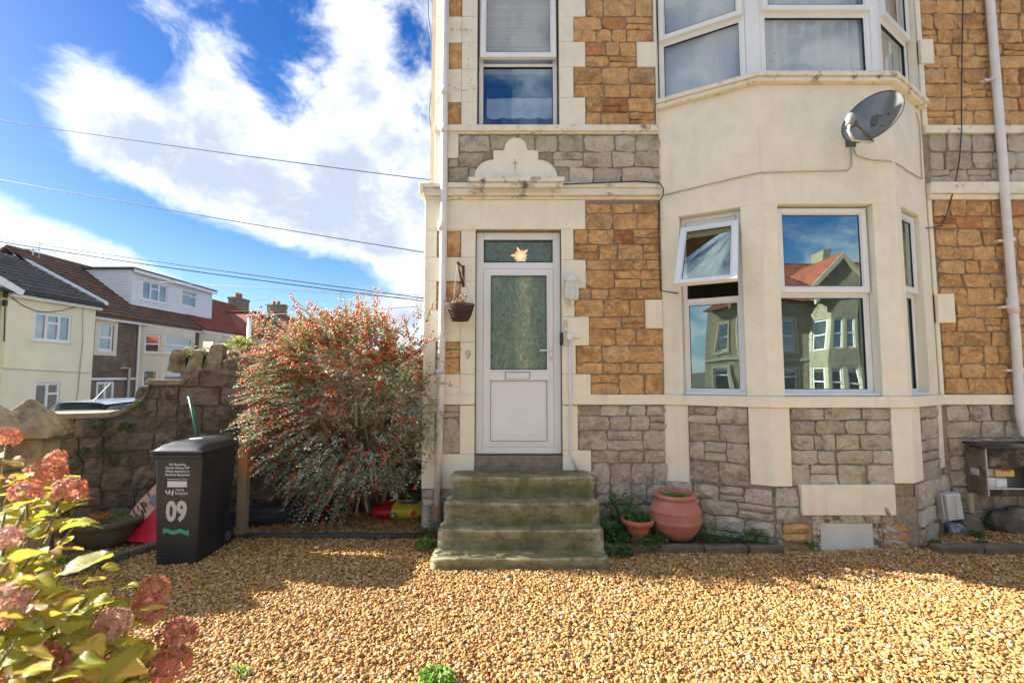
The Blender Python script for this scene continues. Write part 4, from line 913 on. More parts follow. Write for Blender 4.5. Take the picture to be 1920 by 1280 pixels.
def tiled(F, u0, u1, n_e, z_e, n_r, z_r, rows, cols, mat, parent, name='roof_tiles', rib=.03):
    """Overlapping rows of ribbed tiles from eaves up to ridge."""
    vs = []; fs = []; sl = math.hypot(n_r-n_e, z_r-z_e); tn, tz = (n_r-n_e)/sl, (z_r-z_e)/sl; nn, nzv = -tz, tn
    if nzv < 0: nn, nzv = -nn, -nzv
    for r_ in range(rows):
        a, b = sl*r_/rows, sl*(r_+1)/rows*1.0+.06; sh = R.uniform(-.02, .02)
        for c_ in range(cols):
            ua, ub = u0+(u1-u0)*c_/cols, u0+(u1-u0)*(c_+1)/cols; um = ua+(ub-ua)*.62; l0 = .055; jit = R.uniform(-.008, .008); k = len(vs)
            for s_, lift in ((a, l0+jit), (b, .012)):
                for uu, ex in ((ua, 0), (um, 0), ((um+ub)/2, rib), (ub, 0)):
                    vs.append(F.pt(uu, n_e+tn*s_+nn*(lift+ex), z_e+tz*s_+nzv*(lift+ex)))
            for i in range(3): fs.append((k+i, k+i+1, k+i+5, k+i+4))
            vs += [F.pt(ua, n_e+tn*a, z_e+tz*a), F.pt(ub, n_e+tn*a, z_e+tz*a)]; fs.append((k+8, k+9, k+3, k))
    o = mkobj(name, vs, fs, mat, parent, fix=False, kind='stuff'); return o
def slab(F, u0, u1, n_e, z_e, n_r, z_r, th, mat, parent, name='roof'):
    return MB().add([F.pt(u0, n_e, z_e-th), F.pt(u1, n_e, z_e-th), F.pt(u1, n_r, z_r-th), F.pt(u0, n_r, z_r-th), F.pt(u0, n_e, z_e), F.pt(u1, n_e, z_e), F.pt(u1, n_r, z_r), F.pt(u0, n_r, z_r)],
        [(0, 3, 2, 1), (4, 5, 6, 7), (0, 1, 5, 4), (1, 2, 6, 5), (2, 3, 7, 6), (3, 0, 4, 7)]).build(name, mat, parent)

# the pale yellow house
ua, ub = U(11, 620, FC), U(176, 640, FC); ze = Zp(100, 558, FC); zrd = 6.85
yel = thing('rendered_house', 'pale yellow rendered house with grey tiled roof, across the side street', 'house', (XS-3, (ua+ub)/2, -.45), 'houses across the side street')
def hole(F, x0, x1, y0, y1, n=0): a, z1 = F.px(x0, y0, n); b, z0 = F.px(x1, y1, n); return (a, b, z0, z1)
h1 = hole(FC, 64, 132, 590, 642); h1 = (h1[0], h1[1], Zp(98, 640, FC), Zp(98, 588, FC)); h2 = hole(FC, 65, 111, 717, 757); h2 = (h2[0], h2[1], Zp(88, 757, FC)-.6, Zp(88, 717, FC))
wall_holes(FC, ua, ub, -.45, ze, [h1, h2], -.3, 0, 'wall', cream_far, yel)
mb = MB(); mb.fbox(FC, ua, ub, -7.5, -7.2, -.45, ze); mb.fbox(FC, ua, ua+.25, -7.19, -.31, -.45, ze); mb.fbox(FC, ub-.25, ub, -7.19, -.31, -.45, ze); mb.build('side_wall', cream_far, yel)
w_ = window_at(FC, h1[0]+.01, h1[1]-.01, h1[2]+.01, h1[3]-.01, yel, 3, (.66, 1), -.05, w=.085); window_at(FC, h2[0]+.01, h2[1]-.01, h2[2]+.01, h2[3]-.01, yel, 2, (.70, 1), -.05, w=.085)
slab(FC, ua-1.7, ub+.08, .28, ze+.02, -3.8, zrd, .12, tile_grey, yel); slab(FC, ua-1.7, ub+.08, -7.7, ze+.02, -3.8, zrd, .12, tile_grey, yel)
tiled(FC, ua-1.7, ub+.02, .30, ze+.02, -3.78, zrd, 11, 22, tile_grey, yel)
MB().fbox(FC, ua-1.7, ub+.06, .29, .40, ze-.12, ze-.01).build('gutter', black_plastic, yel, bevel=.02); MB().fbox(FC, ua-.1, ub+.04, .03, .26, ze-.24, ze-.125).build('fascia', white_paint, yel)
MB().add([FC.pt(ub+.03, .36, ze+.02), FC.pt(ub+.20, .36, ze+.02), FC.pt(ub+.20, -3.8, zrd+.05), FC.pt(ub+.03, -3.8, zrd+.05), FC.pt(ub+.03, .36, ze+.14), FC.pt(ub+.20, .36, ze+.14), FC.pt(ub+.20, -3.8, zrd+.17), FC.pt(ub+.03, -3.8, zrd+.17)], [(0, 3, 2, 1), (4, 5, 6, 7), (0, 1, 5, 4), (1, 2, 6, 5), (2, 3, 7, 6), (3, 0, 4, 7)]).build('verge', white_paint, yel)
# small gabled wing at its near end
gz = U(-60, 620, FC)
MB().fbox(FC, ua-1.62, ua-.02, -7.4, -.25, -.45, ze-.05).fprism(Fr(XS, 0, 0, 1), [(ua-1.62, ze-.048), (ua-1.4, ze-.048), (ua-1.4, ze-.04), (ua-1.62, ze-.04)], -7.4, -.25).build('wing_wall', cream_far, yel)
MB().add([FC.pt(u_, n_, z_) for u_ in (ua-1.62, ua-1.4) for n_, z_ in ((-.1, ze-.038), (-7.4, ze-.038), (-3.8, zrd-.16))], [(0, 1, 2), (3, 5, 4), (0, 3, 4, 1), (1, 4, 5, 2), (2, 5, 3, 0)]).build('gable_wall', cream_far, yel)
va, za_ = FC.px(-2, 516, .35); vb, zb_ = FC.px(39, 547, .35)
MB().add([FC.pt(va-.6, .32, za_-.12), FC.pt(vb, .32, zb_-.14), FC.pt(vb+.08, .32, zb_+.06), FC.pt(va-.55, .32, za_+.20), FC.pt(va-.6, .42, za_-.12), FC.pt(vb, .42, zb_-.14), FC.pt(vb+.08, .42, zb_+.06), FC.pt(va-.55, .42, za_+.20)], [(0, 1, 2, 3), (7, 6, 5, 4), (0, 4, 5, 1), (1, 5, 6, 2), (2, 6, 7, 3), (3, 7, 4, 0)]).build('bargeboard', white_paint, yel)
MB().add([FC.pt(va-.8, -3, ze), FC.pt(vb, -3, ze), FC.pt(va-.8, -3, za_), FC.pt(va-.8, .31, ze), FC.pt(vb-.05, .31, ze), FC.pt(va-.8, .31, za_)], [(0, 1, 2), (3, 5, 4), (0, 3, 4, 1), (1, 4, 5, 2), (0, 2, 5, 3)]).build('gable', cream_far, yel)
for k, (x, y) in enumerate(((7, 552), (6, 568))): p = FC.pt(U(x, y, FC), .06, Zp(x, y, FC)); MB().lathe([(.02, -.12), (.07, -.1), (.07, .1), (.02, .12)], tuple(p), 10).build('cable_block', black_plastic, yel)
MB().tube([FC.pt(U(8, 575, FC), .03, Zp(8, 575, FC)), FC.pt(U(6, 640, FC), .03, Zp(6, 640, FC))], .02, 6).build('cable', cable_black, yel)
uu = [(14, 553), (40, 572), (66, 583), (90, 585), (115, 582), (140, 575)]
MB().tube([FC.pt(U(x, y, FC), .04, Zp(x, y, FC)) for x, y in uu], .014, 5).build('cable', cable_black, yel)
MB().tube([FC.pt(U(154, 578, FC), .03, Zp(154, 578, FC)), FC.pt(U(154, 640, FC), .03, Zp(150, 640, FC)), FC.pt(U(143, 750, FC), .03, Zp(143, 750, FC))], .018, 5).build('cable', cable_grey, yel)
MB().tube([FC.pt(U(0, 690, FC), .03, Zp(0, 690, FC)), FC.pt(U(166, 700, FC), .03, Zp(166, 699, FC))], .014, 5).build('cable', cable_grey, yel)
def aerial(label, base, h, boom, rz):
    t = thing('tv_aerial', label, 'aerial', tuple(base), 'television aerials'); b = Vector(base); tp = b+Vector((0, 0, h)); d = Vector((math.cos(rz), math.sin(rz), 0)); s_ = Vector((-d.y, d.x, 0))
    MB().tube([b, tp], .03, 6).build('mast', steel, t); mb = MB().tube([tp-Vector((0, 0, .06))-d*.25, tp-Vector((0, 0, .06))+d*boom], .018, 6)
    for k in range(9): c_ = tp-Vector((0, 0, .06))+d*(boom*(.05+.11*k)); mb.tube([c_-s_*.16, c_+s_*.16], .008, 4)
    for a in (-.35, .35): c_ = tp-Vector((0, 0, .06))-d*.22; mb.tube([c_-s_*.2+Vector((0, 0, a)), c_+s_*.2+Vector((0, 0, a))], .014, 4).tube([c_, c_+Vector((0, 0, a))], .012, 4)
    mb.build('boom', steel, t)
pa = FC.pt(0, -3.8, 0); ya = onY(60, 497, 1); tt = -21.8/ray(60, 497).x; pA = ray(60, 497)*tt+Vector((0, 0, H))
aerial('television aerial with a long boom on the grey tiled roof', (pA.x, pA.y, zrd-.05), .62, 1.25, rad(200))

# the brown stone house with the white dormer
FS = Fr(XS-.35, 0, 0, 1); sa, sb = ub+.03, U(368, 660, FS)
ze2 = Zp(184, 590, FS); zr2 = 7.35
sto = thing('stone_house', 'brown stone house with cream bays and a white boarded dormer, across the side street', 'house', (XS-3, (sa+sb)/2, -.45), 'houses across the side street')
q1 = (U(184, 630, FS), U(212, 630, FS), Zp(198, 658, FS), Zp(198, 607, FS)); q2 = (U(180, 735, FS), U(214, 735, FS), -.3, Zp(198, 715, FS))
wall_holes(FS, sa, sb, -.45, ze2, [q1, q2], -.3, 0, 'wall', stone_far, sto)
MB().fbox(FS, sa, sb, -7.5, -7.2, -.45, ze2).fbox(FS, sb-.25, sb, -7.19, -.31, -.45, ze2).fbox(FS, sa, sa+.2, -7.19, -.31, -.45, ze2).build('side_wall', stone_far, sto)
# each course of its front
us = U(214, 640, FS)+.14; ue = U(258, 640, FS)
for k in range(12):
    za = Zp(225, 715, FS)+(ze2-.25-Zp(225, 715, FS))*k/12; zb_ = Zp(225, 715, FS)+(ze2-.25-Zp(225, 715, FS))*(k+1)/12
    x = us if za > q1[2]-.2 else sa+.02
    while x < ue-.05:
        w = R.uniform(.25, .5); stone(FS, x, min(ue, x+w), za, zb_, 'stone_block', sto, proud=.02, gap=.008, mat=stone_far); x += w
window_at(FS, q1[0]+.01, q1[1]-.01, q1[2]+.01, q1[3]-.01, sto, 1, (.5, None), -.05, w=.09); window_at(FS, q2[0]+.01, q2[1]-.01, q2[2]+.01, q2[3]-.01, sto, 2, None, -.05, w=.1)
MB().frame(FS, q1[0]-.2, q1[1]+.2, q1[2]-.2, q1[3]+.16, .19, 0.005, .035).build('surround', cream_bay, sto)
MB().fbox(FS, sa, ue, .005, .05, Zp(198, 712, FS), Zp(198, 708, FS)).fbox(FS, sa, sb, .0, .25, ze2-.22, ze2-.08).build('fascia', white_paint, sto)
slab(FS, sa, sb, .3, ze2, -3.8, zr2, .12, tile_brown, sto); slab(FS, sa, sb, -7.8, ze2, -3.8, zr2, .12, tile_brown, sto); tiled(FS, sa, sb, .32, ze2, -3.8, zr2, 16, 46, tile_brown, sto, rib=.006)
pu = U(257, 650, FS); MB().tube([FS.pt(pu, .08, ze2-.2), FS.pt(pu, .08, -.45)], .055, 8).build('downpipe', white_paint, sto)
pw = FS.px(238, 690); MB().tube([FS.pt(pw[0], .12, -.4), FS.pt(pw[0], .12, pw[1]), FS.pt(pw[0]-.5, .12, pw[1])], .06, 8).build('waste_pipe', cable_grey, sto)
def canted_bay(parent, F, x0, x1, zt_, proj=.75, mat=cream_bay):
    a, b = U(x0, 660, F), U(x1, 660, F); k = .55
    P = [F.pt(a, 0, 0), F.pt(a+k, proj, 0), F.pt(b-k, proj, 0), F.pt(b, 0, 0)]; ch = [(p.x, p.y) for p in P]
    faces = [Fr(*ch[i], ch[i+1][0]-ch[i][0], ch[i+1][1]-ch[i][1]) for i in range(3)]; L_ = [math.hypot(ch[i+1][0]-ch[i][0], ch[i+1][1]-ch[i][1]) for i in range(3)]
    by = MB().plan(offpts(ch, 0), -.45, .35).plan(offpts(ch, .0), 1.95, 2.78).plan(offpts(ch, 0), zt_-.42, zt_).plan(offpts(ch, .06), 2.70, 2.74)
    for i in range(3):
        for u0, u1 in ((0, .14), (L_[i]-.14, L_[i])):
            by.fbox(faces[i], u0, u1, -.12, -.002, .35, 1.95); by.fbox(faces[i], u0, u1, -.12, -.002, 2.78, zt_-.42)
    byo = by.build('bay', mat, parent)
    for i in range(3):
        window_at(faces[i], .15, L_[i]-.15, .36, 1.94, parent, 1, (.5, None), -.07, cill=False, w=.07); window_at(faces[i], .15, L_[i]-.15, 2.79, zt_-.43, parent, 1, (.5, None), -.07, cill=False, w=.07)
canted_bay(sto, FS, 262, 352, ze2-.24)
# dormer
FD = Fr(XS-1.2, 0, 0, 1); ea, eb = U(246, 545, FD), U(397, 570, FD); zdt = Zp(246, 506, FD); zdt2 = Zp(397, 545, FD); zdt = (zdt+zdt2)/2; zdb = Zp(318, 594, FD)
h3 = (U(266, 545, FD), U(314, 545, FD), Zp(290, 566, FD), Zp(290, 530, FD)); h4 = (U(340, 560, FD), U(369, 560, FD), Zp(354, 576, FD), Zp(354, 544, FD))
wall_holes(FD, ea, eb, zdb-.5, zdt, [h3, h4], -.15, 0, 'dormer', clad, sto)
mb = MB(); k = 0; z = zdb
hl = [h3, h4]
while z < zdt-.2:
    segs = [(ea, eb)]
    for h in hl:
        if h[2]-.05 < z+.1 < h[3]+.05: segs = [s2 for s1 in segs for s2 in ((s1[0], min(s1[1], h[0]-.03)), (max(s1[0], h[1]+.03), s1[1])) if s2[1]-s2[0] > .05]
    for a, b in segs: mb.add([FD.pt(a, .002, z), FD.pt(b, .002, z), FD.pt(b, .03, z), FD.pt(a, .03, z), FD.pt(a, .002, z+.15), FD.pt(b, .002, z+.15), FD.pt(b, .008, z+.15), FD.pt(a, .008, z+.15)], [(0, 1, 2, 3), (4, 7, 6, 5), (3, 2, 6, 7), (0, 3, 7, 4), (1, 5, 6, 2)])
    z += .152
mb.build('weatherboard', clad, sto, kind='stuff')
nb = -3.7+1.2-.35*0
mb = MB(); sl_ = (zr2-ze2)/4.1
mb.add([FD.pt(ea, -.15, zdb-.5), FD.pt(ea, -.15, zdt), FD.pt(ea, -3.2, zdt), FD.pt(ea, -3.2, zdt-.3), FD.pt(ea+.1, -.15, zdb-.5), FD.pt(ea+.1, -.15, zdt), FD.pt(ea+.1, -3.2, zdt), FD.pt(ea+.1, -3.2, zdt-.3)], [(0, 1, 2, 3), (7, 6, 5, 4), (0, 4, 5, 1), (1, 5, 6, 2), (2, 6, 7, 3), (3, 7, 4, 0)])
mb.add([FD.pt(eb-.1, -.15, zdb-.5), FD.pt(eb-.1, -.15, zdt), FD.pt(eb-.1, -3.2, zdt), FD.pt(eb-.1, -3.2, zdt-.3), FD.pt(eb, -.15, zdb-.5), FD.pt(eb, -.15, zdt), FD.pt(eb, -3.2, zdt), FD.pt(eb, -3.2, zdt-.3)], [(0, 1, 2, 3), (7, 6, 5, 4), (0, 4, 5, 1), (1, 5, 6, 2), (2, 6, 7, 3), (3, 7, 4, 0)])
mb.build('dormer_cheek', clad, sto)
mb = MB(); z = zdb-.1
while z < zdt-.1:
    mb.add([FD.pt(ea-.004, .03, z), FD.pt(ea-.03, .03, z), FD.pt(ea-.03, -3.1, z), FD.pt(ea-.004, -3.1, z), FD.pt(ea-.008, .03, z+.15), FD.pt(ea-.008, -3.1, z+.15)], [(0, 3, 2, 1), (1, 2, 5, 4)]); z += .152
mb.build('weatherboard', clad, sto, kind='stuff')
MB().fbox(FD, ea-.15, eb+.2, -3.3, .2, zdt+.005, zdt+.10).build('dormer_roof', tile_grey, sto); MB().fbox(FD, ea-.12, eb+.16, .17, .22, zdt-.16, zdt).build('fascia', white_paint, sto)
window_at(FD, h3[0]+.01, h3[1]-.01, h3[2]+.01, h3[3]-.01, sto, 3, (.66, 1), -.04, w=.08); window_at(FD, h4[0]+.01, h4[1]-.01, h4[2]+.01, h4[3]-.01, sto, 1, (.68, None), -.04, w=.08)
rc = U(170, 513, Fr(XS-4.1, 0, 0, 1))

# red roofed houses further along the street
FT = Fr(XS-.35, 0, 0, 1)
def red_house(label, x0, x1, bays, hip=None, roof=tile_red, chimney=None):
    a, b = U(x0, 660, FT), U(x1, 660, FT); zeh, zrh = ze2+.05, zr2-.1
    t = thing('terraced_house', label, 'house', (XS-3, (a+b)/2, -.45), 'houses across the side street')
    MB().fbox(FT, a, b, -7.5, 0, -.45, zeh).build('wall', stone_far, t); MB().fbox(FT, a, b, .02, .3, zeh-.2, zeh-.04).build('gutter', white_paint, t)
    slab(FT, a, b, .32, zeh, -3.8, zrh, .1, roof, t); slab(FT, a, b, -7.8, zeh, -3.8, zrh, .1, roof, t); tiled(FT, a, b, .34, zeh, -3.8, zrh, 18, 40, roof, t, rib=.012)
    for p, q in bays: canted_bay(t, FT, p, q, zeh-.22)
    if hip:
        p, q = hip; ha, hb = U(p, 640, FT), U(q, 640, FT); hm = (ha+hb)/2
        mb = MB().add([FT.pt(ha-.3, -.2, zeh), FT.pt(ha, 1.2, zeh), FT.pt(hb, 1.2, zeh), FT.pt(hb+.3, -.2, zeh), FT.pt(hm, .1, zeh+1.75), FT.pt(hm, -2.6, zeh+1.75)], [(1, 2, 4), (0, 1, 4, 5), (2, 3, 5, 4), (0, 3, 2, 1), (0, 5, 3)]); mb.build('hipped_roof', roof, t)
        MB().tube([FT.pt(ha, 1.2, zeh+.05), FT.pt(hm, .1, zeh+1.8), FT.pt(hm, -2.4, zeh+1.8)], .09, 6).tube([FT.pt(hb, 1.2, zeh+.05), FT.pt(hm, .1, zeh+1.8)], .09, 6).build('ridge', roof, t)
    if chimney:
        u, n, zc, hw_, hh = chimney; st_ = MB().fbox(FT, u-hw_, u+hw_, n-.35, n+.35, zc-1.6, zc).fbox(FT, u-hw_-.06, u+hw_+.06, n-.41, n+.41, zc+.003, zc+.14).build('chimney', plain('sooty stone', (.22, .18, .12), .9, .4, 4, .5, 12, dirt=(.09, .08, .06), dscale=2.5), t)
        for d in (-.3, .15): MB().lathe([(.13, .14), (.16, .2), (.13, .5), (.15, .55)], tuple(FT.pt(u+d, n, zc)), 10).build('chimney_pot', plain('clay pot', (.42, .12, .06), .8, .1), st_)
    return t
tX = lambda x, y, X: (ray(x, y)*(X/ray(x, y).x)+Vector((0, 0, H)))
c1 = tX(447, 563, XS-4.0)
red_house('red tiled house with a stone chimney, beyond the white dormer', 369, 450, [(372, 402), (404, 436)], None, tile_red, (c1.y, -3.6, c1.z, .85, 0))
red_house('red tiled house with a hipped bay roof, behind the white lamp post', 450.5, 520, [(455, 492)], (446, 508), tile_red)
# gabled house closing the view
gp = onY(510, 586, 58); FG = Fr(gp.x, 58, 1, 0); ue_ = 4.3; zge = gp.z-3.0
gab = thing('gabled_house', 'distant gabled house with green bargeboards, just above the berry bush', 'house', (gp.x, 60, -.45))
MB().fprism(FG, [(-2.6, -.45), (2.6, -.45), (2.6, gp.z-2.2), (0, gp.z-.1), (-2.6, gp.z-2.2)], -8, 0).build('wall', stone_far, gab)
gm = plain('pale green paint', (.22, .40, .33), .6, .1); mb = MB()
for s_ in (-1, 1): mb.add([FG.pt(0, .02, gp.z-.38), FG.pt(s_*3.0, .02, gp.z-2.8), FG.pt(s_*3.0, .02, gp.z-2.35), FG.pt(0, .02, gp.z+.1), FG.pt(0, .3, gp.z-.38), FG.pt(s_*3.0, .3, gp.z-2.8), FG.pt(s_*3.0, .3, gp.z-2.35), FG.pt(0, .3, gp.z+.1)], [(0, 1, 2, 3), (7, 6, 5, 4), (0, 4, 5, 1), (1, 5, 6, 2), (2, 6, 7, 3)])
mb.build('bargeboard', gm, gab)
mb = MB(); rz_ = gp.z
mb.add([FG.pt(0, -.05, rz_+.12), FG.pt(3.1, -.05, rz_-2.35), FG.pt(3.1, -8, rz_-2.35), FG.pt(0, -8, rz_+.12)], [(0, 1, 2, 3)]).add([FG.pt(0, -.05, rz_+.12), FG.pt(-3.1, -.05, rz_-2.35), FG.pt(-3.1, -8, rz_-2.35), FG.pt(0, -8, rz_+.12)], [(0, 1, 2, 3)])
mb.add([FG.pt(.2, -4, rz_-.05), FG.pt(9, -4, rz_-.5), FG.pt(9, -.5, rz_-2.9), FG.pt(2.4, -.5, rz_-2.6)], [(0, 1, 2, 3)]); mb.build('roof', tile_brown, gab)
MB().fbox(FG, 2.4, 9, -7, -.6, -.45, rz_-2.7).build('wall', stone_far, gab)
ch1 = FG.px(520, 574, -3); st_ = MB().fbox(FG, ch1[0]-1.1, ch1[0]+1.1, -3.5, -2.4, ch1[1]-1.9, ch1[1]).fbox(FG, ch1[0]-1.2, ch1[0]+1.2, -3.6, -2.3, ch1[1]+.003, ch1[1]+.15).build('chimney', plain('weathered brick', (.24, .20, .13), .9, .3, 2), gab)
for d in (-.4, .2): MB().lathe([(.2, .15), (.2, .62)], tuple(FG.pt(ch1[0]+d, -2.9, ch1[1])), 10).build('chimney_pot', plain('clay pot', (.42, .12, .06), .8, .1), st_)
pA = onY(500, 582, 54); aerial('small television aerial beside the distant chimney', (pA.x, 54, pA.z-.4), 1.7, 1.5, rad(185))
# lamp post
lpst = onY(468, 596, 15.5); t = thing('lamp_post', 'slim white lamp post with a short flat lantern, behind the garden wall', 'lamp post', (lpst.x, 15.5, -.45))
MB().tube([(lpst.x, 15.5, -.45), (lpst.x, 15.5, lpst.z)], .085, 10, .06).build('pole', white_paint, t, smooth=True)
MB().box(lpst.x-.06, lpst.x+.33, 15.38, 15.62, lpst.z+.0, lpst.z+.10).build('lantern', cable_grey, t, bevel=.03)
# parked car, its roof just above the wall
carp = onY(166, 752, 10.2)
t = thing('parked_car', 'pale blue parked car, only its roof and aerial showing above the garden wall', 'car', (carp.x, 10.2, -.45))
paint, nt, B, N, L = newmat('pale blue car paint'); B.inputs['Base Color'].default_value = (.42, .50, .60, 1); B.inputs['Metallic'].default_value = .4; B.inputs['Roughness'].default_value = .25; B.inputs['Coat Weight'].default_value = .6
def loft(secs):   # sections along the car's length (y): half width, z low, z high, top half width
    mb = MB(); n = 12; vs = []
    for y, hw_, z0, z1, ht in secs:
        prof = [(-hw_*.92, z0), (-hw_, z0+(z1-z0)*.3), (-hw_, z0+(z1-z0)*.55), (-ht, z1-.05), (-ht*.85, z1-.01), (-ht*.3, z1+.01), (ht*.3, z1+.01), (ht*.85, z1-.01), (ht, z1-.05), (hw_, z0+(z1-z0)*.55), (hw_, z0+(z1-z0)*.3), (hw_*.92, z0)]
        vs += [(carp.x+x, y, z) for x, z in prof]
    m_ = len(secs); fs = [(i*n+k, i*n+(k+1) % n, (i+1)*n+(k+1) % n, (i+1)*n+k) for i in range(m_-1) for k in range(n)]+[tuple(range(n-1, -1, -1)), tuple((m_-1)*n+k for k in range(n))]
    return mb.add(vs, fs)
cz = carp.z; y0 = 8.6
loft([(y0-.1, .72, -.2, .22, .6), (y0+.05, .84, -.25, .38, .75), (y0+1.0, .88, -.25, .5, .8), (y0+3.6, .88, -.25, .52, .8), (y0+4.0, .80, -.2, .45, .7)]).build('body', paint, t, smooth=True)
loft([(y0+.75, .80, .42, .5, .78), (y0+1.45, .78, .45, cz-.03, .58), (y0+2.3, .78, .45, cz+.01, .60), (y0+3.3, .76, .45, cz-.06, .56), (y0+3.8, .76, .45, .55, .7)]).build('cabin', glassmat('car glass', (.2, .24, .24), .1), t, smooth=True)
mb = MB(); mb.grid(lambda a, b: (carp.x+(a-.5)*1.2, y0+1.35+b*2.05, cz+.025-.05*(2*a-1)**4-.03*(2*b-1)**2), 8, 8); mb.build('roof', paint, t, smooth=True)
MB().tube([(carp.x+.1, y0+1.6, cz), (carp.x+.02, y0+2.1, cz+.36)], .012, 5).build('aerial', black_plastic, t)
for sx in (-1, 1):
    for yy in (y0+.75, y0+3.15):
        wl_ = MB().tube([(carp.x+sx*.72, yy, -.14), (carp.x+sx*.89, yy, -.14)], .31, 20).build('wheel', black_plastic, t); MB().tube([(carp.x+sx*.885, yy, -.14), (carp.x+sx*.90, yy, -.14)], .19, 16).build('rim', steel, wl_)

# overhead wires from the house across the street
def wire(label, p0, p1, sag, r=.008):
    P = [p0.lerp(p1, k/24)-Vector((0, 0, sag*4*(k/24)*(1-k/24))) for k in range(25)]
    setprops(MB().tube(P, r, 5).build('overhead_wire', cable_black, None), label, 'wire', 'overhead wires')
wire('highest overhead wire crossing the big cloud', onY(-140, 203, 12), onY(850, 343, 7.5), .06)
wire('second highest overhead wire crossing the blue sky', onY(-140, 310, 12), onY(850, 482, 7.5), .05)
wire('upper wire of the close pair above the dormer', onY(-140, 425, 16), onY(850, 566, 12), .06, .013)
wire('lower wire of the close pair above the dormer', onY(-140, 429, 16), onY(850, 571, 12), .12, .013)
wire('thin wire running just past the dormer roof', onY(300, 528, 20), onY(850, 563, 14), .03)
wire('thin wire above the red roofs', onY(380, 533, 22), onY(850, 556, 14), .02)
wire('lowest thin wire above the berry bush', onY(480, 590, 30), onY(850, 570, 16), .05, .014)

# ---------------------------------------------------------------- the terrace facing the house (seen in its windows)
buff = stonemat('buff terrace stone', [(.26, .235, .16), (.31, .28, .20), (.22, .20, .135)], (.17, .14, .09), .4)
buffd = plain('buff dressings', (.44, .41, .30), .8, .08, 3)
ta = thing('facing_house', 'stone bay fronted terrace house with red roof, mirrored in the bay windows', 'house', (0, 0, -.45), 'terrace houses mirrored in the windows')
F0 = Fr(-3.1, 0, 1, 0)
hb1 = (4.3, 5.3, -.3, 1.9); hb2 = (4.35, 5.25, 2.9, 4.6)
wall_holes(F0, 0, 6.2, -.45, 5.6, [hb1, hb2], -.3, 0, 'wall', buff, ta)
MB().fbox(F0, 0, 6.2, -8, -7.7, -.45, 5.6).fbox(F0, 0, .2, -7.69, -.31, -.45, 5.6).fbox(F0, 6.0, 6.2, -7.69, -.31, -.45, 5.6).build('side_wall', buff, ta)
window_at(F0, *hb1, ta, 1, (.8, None), -.1, w=.09); window_at(F0, *hb2, ta, 1, (.5, None), -.1, w=.08)
MB().frame(F0, hb2[0]-.16, hb2[1]+.16, hb2[2]-.16, hb2[3]+.16, .16, .002, .04).frame(F0, hb1[0]-.16, hb1[1]+.16, hb1[2]-.1, hb1[3]+.16, .16, .002, .04).fbox(F0, 0, 6.2, .002, .05, 2.35, 2.5).build('dressings', buffd, ta)
P = [F0.pt(.5, 0, 0), F0.pt(1.15, .75, 0), F0.pt(2.85, .75, 0), F0.pt(3.5, 0, 0)]; ch = [(p.x, p.y) for p in P]
by = MB().plan(ch, -.45, .30).plan(ch, 1.95, 2.9).plan(ch, 4.55, 5.62); fcs = [Fr(*ch[i], ch[i+1][0]-ch[i][0], ch[i+1][1]-ch[i][1]) for i in range(3)]; LL = [math.hypot(ch[i+1][0]-ch[i][0], ch[i+1][1]-ch[i][1]) for i in range(3)]
pl_ = MB()
for i in range(3):
    for u0, u1 in ((0, .16), (LL[i]-.16, LL[i])): pl_.fbox(fcs[i], u0, u1, -.12, -.002, .30, 1.95).fbox(fcs[i], u0, u1, -.12, -.002, 2.9, 4.55)
    if i == 1: pl_.fbox(fcs[i], LL[i]/2-.1, LL[i]/2+.1, -.12, -.002, .30, 1.95).fbox(fcs[i], LL[i]/2-.1, LL[i]/2+.1, -.12, -.002, 2.9, 4.55)
by.build('bay', buff, ta); pl_.build('bay_pier', buffd, ta)
for i in range(3):
    for z0, z1 in ((.31, 1.94), (2.91, 4.54)):
        if i == 1: window_at(fcs[i], .17, LL[i]/2-.11, z0, z1, ta, 1, (.5, None), -.08, False, .07); window_at(fcs[i], LL[i]/2+.11, LL[i]-.17, z0, z1, ta, 1, (.5, None), -.08, False, .07)
        else: window_at(fcs[i], .17, LL[i]-.17, z0, z1, ta, 1, (.5, None), -.08, False, .07)
MB().fprism(F0, [(.45, 5.63), (3.55, 5.63), (2, 7.35)], -3, .78).build('gable', buff, ta)
mb = MB()
for s_ in (-1, 1): mb.add([F0.pt(2, .79, 7.25), F0.pt(2+s_*1.75, .79, 5.35), F0.pt(2+s_*1.75, .79, 5.7), F0.pt(2, .79, 7.6), F0.pt(2, .95, 7.25), F0.pt(2+s_*1.75, .95, 5.35), F0.pt(2+s_*1.75, .95, 5.7), F0.pt(2, .95, 7.6)], [(0, 1, 2, 3), (7, 6, 5, 4), (0, 4, 5, 1), (1, 5, 6, 2), (2, 6, 7, 3)])
mb.build('bargeboard', buffd, ta)
mb = MB().add([F0.pt(0, .3, 5.55), F0.pt(6.2, .3, 5.55), F0.pt(6.2, -4, 8.0), F0.pt(0, -4, 8.0), F0.pt(0, -8.3, 5.55), F0.pt(6.2, -8.3, 5.55)], [(0, 1, 2, 3), (3, 2, 5, 4)])
mb.add([F0.pt(2, .9, 7.62), F0.pt(.2, .9, 5.62), F0.pt(.2, -1.5, 6.7), F0.pt(2, -3.4, 7.62)], [(0, 1, 2, 3)]).add([F0.pt(2, .9, 7.62), F0.pt(3.8, .9, 5.62), F0.pt(3.8, -1.5, 6.7), F0.pt(2, -3.4, 7.62)], [(0, 1, 2, 3)]); mb.build('roof', tile_red, ta)
tiled(F0, 0, 6.2, .34, 5.57, -3.95, 8.03, 15, 26, tile_red, ta, rib=.02)
mb = MB()
for k in range(20): mb.fbox(F0, .05+k*.31, .05+k*.31+.24, -4.08, -3.92, 7.95, 8.2)
mb.build('crest', tile_red, ta)
